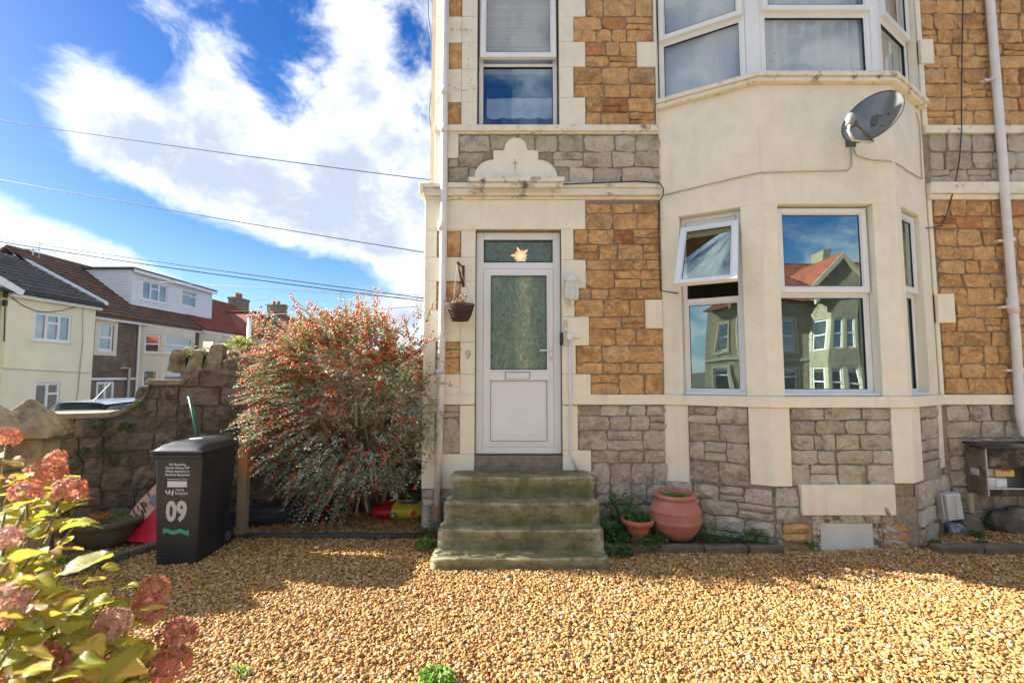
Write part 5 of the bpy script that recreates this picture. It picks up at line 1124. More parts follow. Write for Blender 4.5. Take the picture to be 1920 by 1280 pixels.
MB().fbox(F0, 5.7, 6.18, -4.6, -3.4, 7.2, 9.0).build('chimney', buff, ta)
for k, (x, l) in enumerate(((-8.7, 'facing terrace house mirrored in the bay pane below the tilted top light'), (15.3, 'facing terrace house with its red gable mirrored in the middle bay window'), (21.3, 'facing terrace house mirrored along the far edge of the middle bay window'),
        (-2.7, None), (3.3, None), (9.3, None))):
    if k == 0: ta.location = (x, -14.0, -.45); ta.rotation_euler = (0, 0, math.pi); ta['label'] = l
    else: dup(ta, (x, -14.0, -.45), math.pi, label=l or 'stone bay fronted terrace house facing the front door from across the road')
MB().box(-40, 40, -11.2, -9.6, -.44, -.33).build('pavement', plain('pale paving', (.42, .39, .34), .9, .1), None, kind='structure')
MB().box(-40, 40, -9.58, -5.2, -.445, -.41).build('road', asphalt, None, kind='structure')
# ---------------------------------------------------------------- fixtures on the house front
def top(o, label, cat, group=None): return setprops(o, label, cat, group)
# rainwater pipes
t = thing('downpipe', 'white painted downpipe beside the berry bush at the house corner', 'downpipe', (-.78, W-.07, 0), 'downpipes on the house')
yp = W-.085; pts = [onY(835, -60, yp), onY(833, 200, yp), onY(832.5, 360, yp), onY(829, 620, yp), onY(820, 948, yp)]
MB().tube(pts, .039, 14).build('pipe', pipe_white, t, smooth=True)
for x, y in ((833.5, 172), (833, 243), (829, 425), (825, 700)): p = onY(x, y, yp); MB().tube([p-Vector((0, 0, .045)), p+Vector((0, 0, .045))], .047, 14).build('collar', pipe_white, t, smooth=True)
for x, y in ((833, 176), (829, 422)): p = onY(x, y, yp); MB().box(p.x-.06, p.x+.06, p.y+.03, W-.02, p.z-.012, p.z+.012).build('bracket', pipe_white, t)
p = onY(819.5, 950, yp); MB().tube([p+Vector((0, 0, .02)), p-Vector((0, 0, .14))], .05, 12).build('drain_socket', plain('clay drain', (.30, .19, .12), .9, .3, 30), t)
t = thing('downpipe', 'white downpipe running down the golden stone to the meter cupboard', 'downpipe', (5.2, W-.07, 0), 'downpipes on the house')
pts = [onY(1853, -60, yp), onY(1856, 0, yp), onY(1880, 300, yp), onY(1888, 420, yp), onY(1905, 640, yp), onY(1913, 780, yp), onY(1921, 815, yp-.03), onY(1936, 826, yp-.06)]
MB().tube(pts, .041, 14).build('pipe', pipe_white, t, smooth=True)
for x, y in ((1866, 148), (1892, 450), (1898, 575), (1909, 694)):
    p = onY(x, y, yp); MB().tube([p-Vector((0, 0, .02)), p+Vector((0, 0, .02))], .050, 14).fbox(FW, p.x-.10, p.x-.03, .0, .07, p.z-.012, p.z+.012).build('bracket', pipe_white, t)
p = onY(1899, 572, yp); MB().tube([p-Vector((0, 0, .09)), p+Vector((0, 0, .09))], .048, 14).build('collar', pipe_white, t, smooth=True)
# satellite dish
dm, nt, B, N, L = newmat('grey dish enamel'); dn_ = nz(N, L, 5, 5, .6, pos(N)); L.new(mixc(N, L, mrange(N, L, dn_.outputs[0], .3, .7), (.10, .11, .11), (.14, .15, .15)), B.inputs['Base Color']); B.inputs['Roughness'].default_value = .22; B.inputs['Specular IOR Level'].default_value = .8; B.inputs['Coat Weight'].default_value = .25; B.inputs['Coat Roughness'].default_value = .15
dgrey = plain('dark grey bracket', (.09, .09, .09), .5, .2, 20)
dc = onY(1634, 219, 4.24); dn = Vector((-.80, -.50, .35)).normalized(); du = (Vector((0, 0, 1))-dn*dn.z).normalized(); dr = du.cross(dn)
t = thing('satellite_dish', 'grey oval satellite dish on the cream wall under the upper bay window', 'satellite dish', tuple(dc))
def dpt(a, b, off=0.0):   # a, b in -1..1 over the oval
    r2 = a*a+b*b; return dc+dr*a*.245+du*b*.265+dn*(.065*(r2-1)+off)
nr, na = 8, 40; vs = [dpt(0, 0)]; fs = []
for sgn, off in ((0, 0),):
    for i in range(1, nr+1):
        for k in range(na): vs.append(dpt(i/nr*math.cos(2*math.pi*k/na), i/nr*math.sin(2*math.pi*k/na)))
for k in range(na): fs.append((0, 1+k, 1+(k+1) % na))
for i in range(nr-1):
    for k in range(na): a = 1+i*na; b = a+na; fs.append((a+k, b+k, b+(k+1) % na, a+(k+1) % na))
mb = MB().add(vs, fs); n0 = len(vs); vs2 = [v-dn*.006 for v in vs]; mb.add(vs2, [tuple(reversed(f)) for f in fs]); mb.build('reflector', dm, t, smooth=True, fix=False)
MB().tube([dpt(math.cos(2*math.pi*k/na), math.sin(2*math.pi*k/na), -.003) for k in range(na+1)], .008, 6, caps=False).build('rim', dgrey, t, smooth=True)
for a, b in ((.18, .12), (.45, .02), (.30, -.42)): p = dpt(a, b, .003); MB().tube([p, p+dn*.006], .009, 8).build('bolt', dgrey, t)
lnb = dc+dn*.36-du*.30; foot = dpt(.05, -.97, .0)
MB().tube([foot-dn*.05, foot+dn*.02, lnb+du*.0-dn*.03], .013, 8).build('arm', dgrey, t, smooth=True)
MB().tube([lnb-dn*.075, lnb-dn*.06, lnb-dn*.02, lnb], .036, 14, .024).build('feed_horn', dgrey, t, smooth=True)
MB().tube([lnb+du*.045, lnb+du*.02, lnb-du*.06], .032, 12).tube([lnb+dn*.02, lnb-dn*.02], .036, 12).build('receiver', plain('grey receiver plastic', (.24, .25, .25), .45, .05), t, smooth=True)
wm = FF.pt(U(1594, 262, FF), .0, Zp(1594, 262, FF))
bk = dc-dn*.10
MB().tube([wm-Vector((0, .0, 0)), wm+FF.n*.17, bk-du*.02], .019, 10).fbox(FF, U(1594, 262, FF)-.05, U(1594, 262, FF)+.05, .001, .012, wm.z-.08, wm.z+.08).build('wall_bracket', dgrey, t, smooth=False)
MB().tube([bk-du*.06, bk+du*.06], .05, 10).tube([bk, dpt(.1, 0, -.008)], .04, 8).build('mount', dgrey, t)
for k in range(2):
    q = lnb-du*(.06)+dr*(.01*k-.005); MB().tube([q, q-du*.07+dn*.01, q-du*.10-dn*.10, foot-du*.05+dr*(.02*k), wm+FF.n*.04+Vector((.02*k, 0, .02-.05*k))], .0065, 6).build('cable', plain('white coax', (.62, .60, .55), .5, .05), t, smooth=True)
def cable(name, label, F, pxs, r=.0065, mat=cable_grey, n=.012, group='cables clipped to the house', cat='cable'):
    P = [F_.pt(F_.px(x, y, n)[0], n, F_.px(x, y, n)[1]) for F_, x, y in [(q if len(q) == 3 else (F, *q)) for q in pxs]]
    return top(MB().tube(P, r, 6).build(name, mat, None, smooth=True), label, cat, group)
cable('cable', 'grey cable from the satellite dish along the cream apron towards the cornice', FF, [(1596, 276), (1597, 312), (1590, 320), (1500, 322), (1424, 324), (FL, 1418, 325), (FL, 1330, 345), (FL, 1246, 366)])
cable('cable', 'grey cable running from the satellite dish to the far corner of the bay', FF, [(1600, 276), (1606, 292), (1632, 300), (1668, 302), (FR, 1686, 309), (FR, 1704, 322), (FR, 1727, 335)])
cable('cable', 'pale cable climbing the bay corner beside the satellite dish', FR, [(1718, 212), (1724, 232), (1727, 290), (1729, 336)], .006)
cable('cable', 'thin cable looped over the cornice end beside the bay', FW, [(1040, 346), (1120, 343), (1190, 340), (1236, 343), (1244, 354), (1243, 368), (1238, 376)], .007, cable_black, .09)
cable('cable', 'black cable down the joint between golden stone and bay', FW, [(1236, 377), (1235, 430), (1237, 500), (1239, 545), (FL, 1258, 548), (FL, 1272, 550)], .007, cable_black, .035)
cable('cable', 'dark wire trailing down the stone between the bay and far downpipe', FW, [(1806, -40), (1803, 160), (1803, 245), (1799, 300), (1790, 350), (1776, 400), (1765, 423), (1740, 428), (1712, 424)], .006, cable_black, .05)
cable('cable', 'black cable hanging loose in the air at the house corner', Fr(XU-.01, W+.3, 1, 0), [(802, -30), (803, 30), (808, 70), (817, 105)], .008, cable_black, 0)
cable('cable', 'second loose black cable looping at the house corner', Fr(XU-.01, W+.3, 1, 0), [(815, 142), (807, 180), (804, 215), (808, 242), (813, 258)], .007, cable_black, 0)
# dead creeper on the golden stone
twm = plain('dry creeper stem', (.30, .25, .20), .9, .2)
mb = MB()
for P in (((1122, 392), (1128, 420), (1140, 446), (1158, 470), (1168, 490), (1165, 500)), ((1158, 470), (1172, 468), (1184, 462)), ((1184, 500), (1200, 480), (1218, 462), (1224, 456)), ((1165, 505), (1158, 492), (1150, 478)), ((1190, 505), (1178, 495), (1168, 488))):
    mb.tube([FW.pt(U(x, y), .045+R.uniform(-.006, .006), Zp(x, y)) for x, y in P], .0055, 5)
top(mb.build('dead_creeper', twm, None), 'dry bare creeper stems on the golden stone next to the door', 'creeper')
mb = MB()
for _ in range(46):
    x, y = R.choice([(868+R.uniform(-3, 22), R.uniform(55, 180)), (846+R.uniform(0, 44), 60+R.uniform(-3, 3)), (842+R.uniform(0, 50), 168+R.uniform(-8, 8))])
    if 843 < x < 868 and 80 < y < 134: continue
    a = R.uniform(0, 3); u, z = U(x, y), Zp(x, y); mb.tube([FW.pt(u, .027, z), FW.pt(u+.012*math.cos(a), .032, z+.012*math.sin(a))], .004, 4)
top(mb.build('creeper_marks', twm, None), 'dried creeper suckers left on cream quoins beside the window over the door', 'creeper')
# carriage lamp
u, z0, z1 = U(1072, 545, FW, .1), Zp(1072, 575, FW, .1), Zp(1072, 513, FW, .1); h = z1-z0; lc = FW.pt(u, .115, z0)
lampw = plain('cream white lamp metal', (.72, .72, .66), .4, .04, 10)
t = thing('wall_lantern', 'cream white coach lantern on the wall beside the front door', 'lantern', tuple(lc))
def hexp(r, z, c=lc): return [(c[0]+r*math.cos(a), c[1]+r*math.sin(a), c[2]+z) for a in [math.pi/6+k*math.pi/3 for k in range(6)]]
MB().loops(hexp(.072, h*.20), hexp(.082, h*.25)).build('base_tray', lampw, t, bevel=.003); MB().loops(hexp(.080, h*.70), hexp(.086, h*.74)).build('top_ring', lampw, t, bevel=.002)
MB().lathe([(.008, 0), (.018, .02), (.012, .035), (.022, .05), (.03, .066), (.05, .072)], tuple(lc), 16).build('finial', lampw, t, smooth=True)
MB().lathe([(.086, h*.74), (.082, h*.80), (.06, h*.90), (.025, h*.96), (.012, h*.99), (.004, h)], tuple(lc), 18).build('dome', lampw, t, smooth=True)
fro = plain('frosted lamp glass', (.62, .64, .60), .25, .08, 20)
A, Bq = hexp(.070, h*.26), hexp(.074, h*.70)
for k in range(6):
    j = (k+1) % 6; MB().tube([A[k], Bq[k]], .007, 6).build('bar', lampw, t); MB().add([A[k], A[j], Bq[j], Bq[k]], [(0, 1, 2, 3)]).build('pane', fro, t, fix=False)
MB().tube([lc+Vector((0, 0, .03)), lc+Vector((0, .06, .02)), lc+Vector((0, .10, .07))], .012, 8).fbox(FW, u-.035, u+.035, .025, .04, z0+.02, z0+.16).build('wall_bracket', lampw, t)
# bell push, key safe, meter-cable box and conduit
u, z0, z1 = U(1060, 612), Zp(1060, 624), Zp(1060, 601)
t = thing('bell_push', 'small pale bell push on the cream jamb below the lantern', 'doorbell', tuple(FW.pt(u, .03, z0))); MB().fbox(FW, u-.021, u+.021, .024, .042, z0, z1).build('case', plain('aged ivory plastic', (.55, .48, .36), .5, .06), t, bevel=.004); MB().fbox(FW, u-.013, u+.013, .042, .050, z0+.02, z0+.055).build('button', white_paint, t, bevel=.003)
u, z0, z1 = U(1052, 636), Zp(1052, 648), Zp(1052, 624)
t = thing('key_safe', 'black key safe hung at the edge of the door frame', 'key safe', tuple(FW.pt(u, .03, z0))); MB().fbox(FW, u-.017, u+.017, .02, .075, z0, z1).build('case', black_plastic, t, bevel=.008); MB().tube([FW.pt(u+.005, .05, z0), FW.pt(u+.005, .06, z0-.03)], .006, 6).build('toggle', steel, t)
u, z = U(1067, 632), Zp(1067, 632)
t = thing('cable_conduit', 'white conduit with round junction box beside the front door', 'conduit', tuple(FW.pt(u, .03, z)))
MB().tube([FW.pt(u, .025, z), FW.pt(u, .06, z)], .036, 20).build('junction_box', white_paint, t, bevel=.004); MB().fbox(FW, u+.03, U(1088, 632), .026, .05, z-.012, z+.016).build('branch', white_paint, t, bevel=.004)
MB().tube([FW.pt(u, .04, z-.03), FW.pt(u, .04, 1.47), FW.pt(u, .075, 1.44), FW.pt(u, .075, 1.34), FW.pt(u, .045, 1.30), FW.pt(u, .04, Zp(1067, 848)), FW.pt(U(1082, 886), .04, .652)], .0135, 8).build('pipe', white_paint, t, smooth=True)
for y in (660, 726, 772, 850): zz_ = Zp(1067, y); MB().fbox(FW, u-.026, u+.026, .024 if y != 772 else .03, .03 if y != 772 else .05, zz_-.006, zz_+.006).build('clip', white_paint, t)
# hanging basket
bu, bz = U(868, 518), Zp(868, 539)
iron = plain('rusty iron bracket', (.12, .04, .028), .8, .3, 30)
t = thing('basket_bracket', 'rusty iron bracket holding the wicker hanging basket', 'bracket', tuple(FW.pt(bu, .03, bz)))
zt_ = Zp(868, 499)
MB().fbox(FW, bu-.006, bu+.022, .022, .034, bz, zt_).build('back_plate', iron, t); MB().tube([FW.pt(bu, .034, bz+.02), FW.pt(bu-.02, .16, bz+.14), FW.pt(bu-.03, .235, zt_-.005), FW.pt(bu-.033, .255, zt_-.03)], .011, 8).tube([FW.pt(bu, .034, zt_-.02), FW.pt(bu-.03, .23, zt_-.012)], .009, 8).build('arm', iron, t)
hk = FW.pt(bu-.033, .25, zt_-.03); kz0, kz1 = Zp(863, 600, FW, .22), Zp(863, 572, FW, .22); kc = FW.pt(U(862, 585, FW, .22), .22, kz0)
t = thing('hanging_basket', 'dark wicker hanging basket with a withered plant beside the front door', 'hanging basket', tuple(kc))
kh = kz1-kz0; wick = plain('dark wicker', (.075, .042, .036), .8, .4, 60, dirt=(.22, .15, .11), dscale=40, dlo=.55, dhi=.65)
for i in range(9):
    f = i/8; r_ = .085+.062*f**.75; mb = MB(); K = 36
    mb.tube([Vector(kc)+Vector(((r_+.004*(-1)**(k+i))*math.cos(2*math.pi*k/K), (r_+.004*(-1)**(k+i))*math.sin(2*math.pi*k/K), kh*f)) for k in range(K+1)], .0095, 5, caps=False); mb.build('wicker_band', wick, t, smooth=True)
MB().lathe([(.01, .0), (.082, .002), (.086, .02)], tuple(kc), 20).build('base', wick, t); MB().lathe([(.001, kh-.03), (.135, kh-.028), (.136, kh-.05)], tuple(kc), 20).build('compost', soil, t)
for k in range(3):
    a = k*2.094+.2; q = Vector(kc)+Vector((.15*math.cos(a), .15*math.sin(a), kh)); MB().tube([q, hk], .0035, 5).build('chain', cable_grey, t)
mb = MB()
for _ in range(26):
    a = R.uniform(0, 6.28); r_ = R.uniform(0, .11); q = Vector(kc)+Vector((r_*math.cos(a), r_*math.sin(a), kh-.03)); e = q+Vector((R.uniform(-.07, .03), R.uniform(-.05, .05), R.uniform(.03, .12))); mb.tube([q, (q+e)/2+Vector((0, 0, .02)), e], .004, 4, .002)
    s_ = .016; mb.add([e, e+Vector((s_, R.uniform(-s_, s_), s_)), e+Vector((0, s_, 2*s_)), e+Vector((-s_, 0, s_))], [(0, 1, 2, 3)])
mb.build('withered_plant', plain('withered leaves', (.28, .19, .10), .9, .4, 50), t, fix=False)

# ---------------------------------------------------------------- along the foot of the wall
kerbm = plain('mossy kerb stone', (.15, .115, .075), .93, .25, 8, .6, 45, dirt=(.07, .085, .03), dscale=6, dlo=.5, dhi=.68, bdist=.008)
t = thing('bed_kerb', 'low mossy stone kerb holding the bed with the terracotta pots', 'kerb', (1.6, 4.55, 0))
x = .86
while x < 2.5: w = R.uniform(.32, .5); MB().box(x, min(2.55, x+w)-.008, 4.50+R.uniform(-.008, .008), 4.585, -.06, .078+R.uniform(-.006, .006)).build('stone', kerbm, t, bevel=.014, seg=2, rough=.006, sub=0); x += w
MB().box(.85, 2.52, 4.58, W-.03, -.1, .055).build('bed_soil', plain('dark bed soil', (.045, .035, .022), .95, .3, 20, .8, 40), None, kind='structure')
t = thing('bed_kerb', 'low stone kerb edging the gravel below the meter cupboard', 'kerb', (5.2, 4.5, 0))
x = 3.95
while x < 6.4: w = R.uniform(.42, .6); MB().box(x, x+w-.008, 4.47+R.uniform(-.006, .006), 4.565, -.06, .085+R.uniform(-.006, .006)).build('stone', kerbm, t, bevel=.014, seg=2, rough=.006); x += w
edge_t = plain('dark plastic edging', (.045, .048, .04), .7, .25, 12, .3, 30, dirt=(.08, .07, .04), dscale=8)
top(MB().tube([(-2.98, 4.93, .012), (-2.3, 4.925, .022), (-1.6, 4.93, .020), (-.9, 4.945, .015)], .036, 10).build('lawn_edging', edge_t, None, smooth=True), 'dark edging roll across the gravel from the timber post to the steps', 'edging')
t = thing('bed_kerb', 'mossy dark kerb running along the gravel past the stone planter', 'kerb', (-3.6, 4.2, 0))
q = [(-3.34, 4.80), (-3.52, 4.42), (-3.72, 3.98), (-3.95, 3.52), (-4.2, 3.0)]
for (ax, ay), (bx, by) in zip(q, q[1:]):
    F_ = Fr(ax, ay, bx-ax, by-ay); MB().fbox(F_, .0, F_.len-.006, -.045, .045, -.05, .07).build('stone', kerbm, t, bevel=.014, seg=2, rough=.006)
# timber post
m, nt, B, N, L = newmat('fence post timber'); p_ = pos(N); sx = N.new('ShaderNodeSeparateXYZ'); L.new(p_, sx.inputs[0]); mpp = N.new('ShaderNodeMapping'); mpp.inputs['Scale'].default_value = (60, 60, 3); L.new(p_, mpp.inputs[0])
g_ = nz(N, L, 1, 6, .7, mpp.outputs[0]); ad = N.new('ShaderNodeMath'); ad.operation = 'ADD'; L.new(sx.outputs[2], ad.inputs[0]); L.new(mrange(N, L, g_.outputs[0], .3, .7, -.12, .12), ad.inputs[1])
c_ = mixc(N, L, mrange(N, L, ad.outputs[0], .55, .80), (.26, .215, .14), (.56, .27, .10)); L.new(mixc(N, L, mrange(N, L, g_.outputs[0], .45, .7, 0, .5), c_, (.12, .08, .04)), B.inputs['Base Color']); B.inputs['Roughness'].default_value = .85
top(MB().box(-2.825, -2.735, 4.91, 5.0, -.2, 1.03).build('timber_post', m, None, bevel=.006, rough=.002), 'square timber post with an orange top standing beside the black bin', 'post')
top(MB().tube([onY(372, 990, 4.98), onY(369, 806, 4.98), onY(355, 743, 5.0)], .017, 8).build('garden_stake', plain('green metal', (.02, .10, .065), .4, .15, 20), None, smooth=True), 'green metal stake leaning on the wall behind the bin', 'stake')
# terracotta
terra = plain('pink terracotta', (.44, .17, .115), .7, .10, 6, .15, 60, dirt=(.52, .30, .23), dscale=4, dlo=.5, dhi=.75); terra2 = plain('orange terracotta', (.42, .135, .07), .75, .10, 8, .15, 60, dirt=(.30, .10, .06), dscale=5)
uc = (1.63, 4.80, .055); t = thing('terracotta_urn', 'big round pink terracotta urn with ribbed bands beside the steps', 'urn', uc)
MB().lathe([(.13, 0), (.165, .015), (.215, .085), (.246, .165), (.2475, .17), (.253, .176), (.2475, .184), (.250, .22), (.246, .262), (.247, .27), (.251, .275), (.244, .283), (.215, .335), (.185, .375), (.182, .388), (.198, .394), (.206, .41), (.205, .425), (.192, .437), (.172, .432), (.165, .40), (.16, .36)], uc, 44).build('body', terra, t, smooth=True)
MB().lathe([(.001, .40), (.164, .395), (.16, .37)], uc, 24).build('compost', soil, t)
sc_ = (1.235, 4.73, .05); t = thing('terracotta_pot', 'small orange terracotta flowerpot overgrown with weeds beside the pink urn', 'flowerpot', sc_)
MB().lathe([(.085, 0), (.09, .01), (.125, .155), (.128, .16), (.15, .163), (.158, .175), (.158, .205), (.150, .214), (.136, .208), (.13, .17)], sc_, 36).build('body', terra2, t, smooth=True)
MB().lathe([(.001, .19), (.132, .185), (.13, .165)], sc_, 24).build('compost', soil, t)
# greenery
green = leafmat('weed leaves', [(.035, .10, .018), (.06, .16, .025), (.09, .20, .04), (.045, .12, .02)], None, .5, .3, 40)
lime = leafmat('bright weed leaves', [(.14, .30, .03), (.20, .38, .05), (.10, .24, .03)], None, .5, .35, 40)
def leaves_np(base, direc, length, width, droop, rng, nseg=2, fold=.25):
    """Many little pointed blades: arrays in, one vertex block out (6 vertices, 4 quads worth of triangles each)."""
    n = len(base); d = direc/np.linalg.norm(direc, axis=1, keepdims=True)
    up = np.tile([0, 0, 1.0], (n, 1))+rng.normal(0, .35, (n, 3)); s = np.cross(d, up); s /= np.linalg.norm(s, axis=1, keepdims=True)+1e-9; nn = np.cross(s, d)
    L_, W_ = length[:, None], width[:, None]; dz = np.zeros((n, 3)); dz[:, 2] = -droop
    b = base; m1 = b+d*L_*.45+nn*L_*.05; t = b+d*L_+dz*L_
    l = m1+s*W_*.5+nn*W_*fold; r = m1-s*W_*.5+nn*W_*fold
    co = np.stack([b, l, m1, r, t], 1).reshape(-1, 3); k = (np.arange(n)*5)[:, None]
    f = np.concatenate([k+np.array([[0, 2, 1]]), k+np.array([[0, 3, 2]]), k+np.array([[1, 2, 4]]), k+np.array([[2, 3, 4]])], 1).reshape(-1)
    return co, f
def weed(label, c, r, h, n, mat=green, name='weed', cat='weed', size=.03, flat=.5, group='weeds along the wall', wide=.6, seed=1):
    rng = np.random.default_rng(seed); a = rng.uniform(0, 6.283, n); q = np.sqrt(rng.uniform(0, 1, n))*r; zz_ = rng.uniform(.05, 1, n)**.8*h*(1-.6*(q/r)**2)
    base = np.stack([c[0]+q*np.cos(a), c[1]+q*np.sin(a)*.8, c[2]+zz_], 1); d = np.stack([np.cos(a)*.8+rng.normal(0, .5, n), np.sin(a)*.8+rng.normal(0, .5, n), rng.uniform(-.1, .9, n)*flat+.1], 1)
    ln = size*rng.uniform(.6, 1.3, n); co, f = leaves_np(base, d, ln, ln*wide, .25, rng)
    t = thing(name, label, cat, tuple(c), group); mkraw('leaves', co, f, 3, mat, t, kind='stuff')
    mb = MB()
    for _ in range(max(4, n//24)): a_ = R.uniform(0, 6.28); mb.tube([c, (c[0]+.3*r*math.cos(a_), c[1]+.3*r*math.sin(a_), c[2]+h*.5), (c[0]+.75*r*math.cos(a_), c[1]+.6*r*math.sin(a_), c[2]+h*.85)], .002, 4)
    mb.build('stem', green, t); return t
weed('dense green growth of young shoots filling the small orange flowerpot', (sc_[0], sc_[1], .22), .12, .11, 330, green, 'pot_plant', 'pot plant', .034, .9, 'plants in pots', seed=2)
weed('low green seedlings carpeting the compost in the pink urn', (uc[0], uc[1], .445), .14, .04, 240, lime, 'pot_plant', 'pot plant', .026, .9, 'plants in pots', seed=3)
weed('tall dark weed behind the small orange flowerpot', (1.13, 4.93, .06), .20, .44, 460, green, seed=4, size=.036)
weed('broad leaved weed at the edge of the steps', (.97, 4.70, .05), .15, .20, 260, green, seed=5, size=.036, wide=.9)
weed('ground weed in front of the small flowerpot', (1.18, 4.62, .05), .24, .09, 420, green, seed=6, size=.03, wide=.9)
weed('weed spilling over the kerb at the foot of the steps', (.96, 4.48, .0), .14, .10, 220, green, seed=7, size=.03, wide=.9)
weed('low weed between the pink urn and the kerb', (1.38, 4.66, .055), .14, .10, 260, green, seed=8, size=.03, wide=.8)
weed('feathery weed directly beside the pink urn', (1.93, 4.68, .055), .20, .13, 360, green, seed=9, size=.026, wide=.35)
weed('round tuft of parsley like weed near the end of the kerb', (2.34, 4.63, .055), .13, .14, 420, green, seed=10, size=.024, wide=.5)
weed('thin weed straggling between urn and parsley like tuft', (2.13, 4.66, .055), .12, .09, 160, green, seed=11, size=.026, wide=.4)
weed('small weed growing at the peeling basement frame', (2.84, 4.60, .0), .06, .11, 80, green, seed=12, size=.03)
weed('small weed at the foot of the house corner downpipe', (-.84, 4.98, .0), .10, .13, 140, green, seed=13, size=.06, wide=.2)
weed('bright green weed tight against the side of the steps', (-.83, 4.62, .0), .09, .12, 150, lime, seed=14, size=.045, wide=.5)
weed('lime green weed in open gravel near the picture edge', tuple(onZ(818, 1276, .01)), .085, .07, 170, lime, seed=15, size=.035, wide=.6)
weed('tiny seedling alone in the gravel near the hydrangea', tuple(onZ(447, 1262, .01)), .035, .04, 26, lime, seed=16, size=.03, wide=.7)
for k, (x, y, r_, h_, l) in enumerate(((1822, 985, .08, .14, 'weed below the pipe of the meter cupboard'), (1890, 962, .12, .12, 'weed among rocks under the meter cupboard'), (1782, 1000, .07, .07, 'weed between the dark rocks'), (1756, 1023, .06, .06, 'weed sprouting on the kerb front by the rocks'), (1832, 1008, .05, .09, 'thin grass weed in the gravel above the kerb'), (1845, 1022, .04, .05, 'tiny weed at the kerb under the meter cupboard'))):
    p = onZ(x, y, .04); weed(l, (p.x, min(p.y, 5.05), .04), r_, h_, 120, green, seed=20+k, size=.03, wide=.5)
for k, (x, y, r_, l) in enumerate(((195, 800, .10, 'fern like weed rooted high in the garden wall'), (238, 803, .06, 'small weed in the wall below the curved coping'), (160, 848, .07, 'weed tuft in a wall joint beside the pier'), (205, 850, .08, 'weed in a low joint of the garden wall'), (263, 764, .06, 'weed growing on the coping sweep'))):
    u, z = FB.px(x, y); q = FB.pt(u, .03, z-.04); weed(l, tuple(q), r_, .12, 90, green, seed=30+k, size=.04, wide=.5, group='weeds in the garden wall')
for k, (x, y, l) in enumerate(((362, 668, 'yellowing creeper between the first upright coping stones'), (452, 648, 'yellow leaved creeper on top of an upright coping stone'))):
    u, z = FB.px(x, y, -.1); q = FB.pt(u, -.12, z-.08); weed(l, tuple(q), .16, .20, 150, leafmat('yellowing creeper leaves', [(.22, .28, .05), (.36, .34, .06), (.10, .20, .06)], None, .5, .4, 30), seed=40+k, size=.06, wide=.8, group='creepers on the garden wall', cat='creeper', name='creeper')
weed('mossy low weeds along the kerb below the stone planter', (-3.75, 4.25, .0), .32, .05, 420, green, seed=50, size=.025, wide=.9, group='weeds by the planter')
weed('small weeds beside the hydrangea at the dark kerb', (-3.95, 3.85, .0), .22, .07, 200, green, seed=51, size=.03, wide=.9, group='weeds by the planter')
# half round stone planter against the wall
trough = plain('old stone planter', (.11, .095, .065), .92, .25, 7, .6, 40, dirt=(.08, .085, .045), dscale=5, dlo=.45, dhi=.65, bdist=.01)
pc2 = (-4.02, 4.75, .0); t = thing('stone_planter', 'half round mossy stone planter at the foot of the garden wall', 'planter', pc2)
MB().lathe([(.17, 0), (.20, .01), (.26, .08), (.31, .17), (.325, .20), (.345, .205), (.35, .25), (.335, .262), (.30, .258), (.28, .22)], pc2, 32, 1, .8).build('bowl', trough, t, smooth=True, rough=.006); MB().lathe([(.001, .235), (.29, .23), (.28, .20)], pc2, 24, 1, .8).build('soil', soil, t)
weed('sparse green bedding plant in the stone planter', (-4.0, 4.74, .23), .27, .07, 220, green, 'pot_plant', 'pot plant', .035, .6, 'plants in pots', seed=60)
bd = leafmat('orange petals', [(.6, .16, .03), (.7, .30, .04), (.5, .10, .06)], None, .6, .3)
for x, y, l in ((172, 972, 'yellow orange bloom in the stone planter'), (198, 968, 'orange bloom in the stone planter'), (187, 975, 'small red orange bloom in the stone planter')):
    q = onY(x, y, 4.68); weed(l, (q.x, q.y, max(.24, q.z)), .028, .03, 40, bd, 'flower', 'flower', .03, 1, 'blooms in the stone planter', seed=int(x))
# black lined raised bed
liner = plain('black pond liner', (.016, .017, .022), .55, .2, 6, .3, 9, bdist=.02)
t = thing('raised_bed', 'black lined raised bed between timber post and berry bush', 'raised bed', (-2.5, 5.3, 0))
MB().hexa([(-3.15, 5.20, -.05), (-2.06, 5.42, -.05), (-2.1, 5.68, -.05), (-3.2, 5.5, -.05), (-3.13, 5.22, .20), (-2.08, 5.44, .19), (-2.1, 5.66, .20), (-3.2, 5.48, .21)]).build('liner', liner, t, bevel=.03, seg=2, rough=.02, sub=3)
# sacks
def cloth(name, P, Q, mat, parent, th=.012, amp=.012, nu=9, nv=9, seed=0, shut=None):
    """A sheet hung between two edges (lists of equal length), crumpled and given thickness."""
    def fn(a, b):
        def at(E): f = a*(len(E)-1); i = min(int(f), len(E)-2); return Vector(E[i]).lerp(Vector(E[i+1]), f-i)
        p = at(P).lerp(at(Q), b); return p+Vector(noise.noise_vector(p*7+Vector((seed, 0, 0))))*amp
    mb = MB().grid(fn, nu, nv); k = len(mb.v); fs = list(mb.f)
    o = mb.build(name, mat, parent, smooth=True, fix=False); md = o.modifiers.new('thickness', 'SOLIDIFY'); md.thickness = th; md.offset = 0; return o
redp = plain('red plastic sacking', (.46, .018, .035), .38, .2, 6, .25, 14, dirt=(.62, .22, .22), dscale=5, dlo=.6, dhi=.78, bdist=.02); pinkp = plain('pale printed sacking', (.62, .36, .27), .5, .15, 6, .25, 16, dirt=(.55, .20, .10), dscale=4, dlo=.55, dhi=.7, bdist=.02)
t = thing('rubble_sack', 'red and salmon printed plastic sack slumped behind the black bin', 'sack', (-3.3, 4.8, 0))
ya_ = 4.72
q = lambda x, y, Y: onY(x, y, Y)
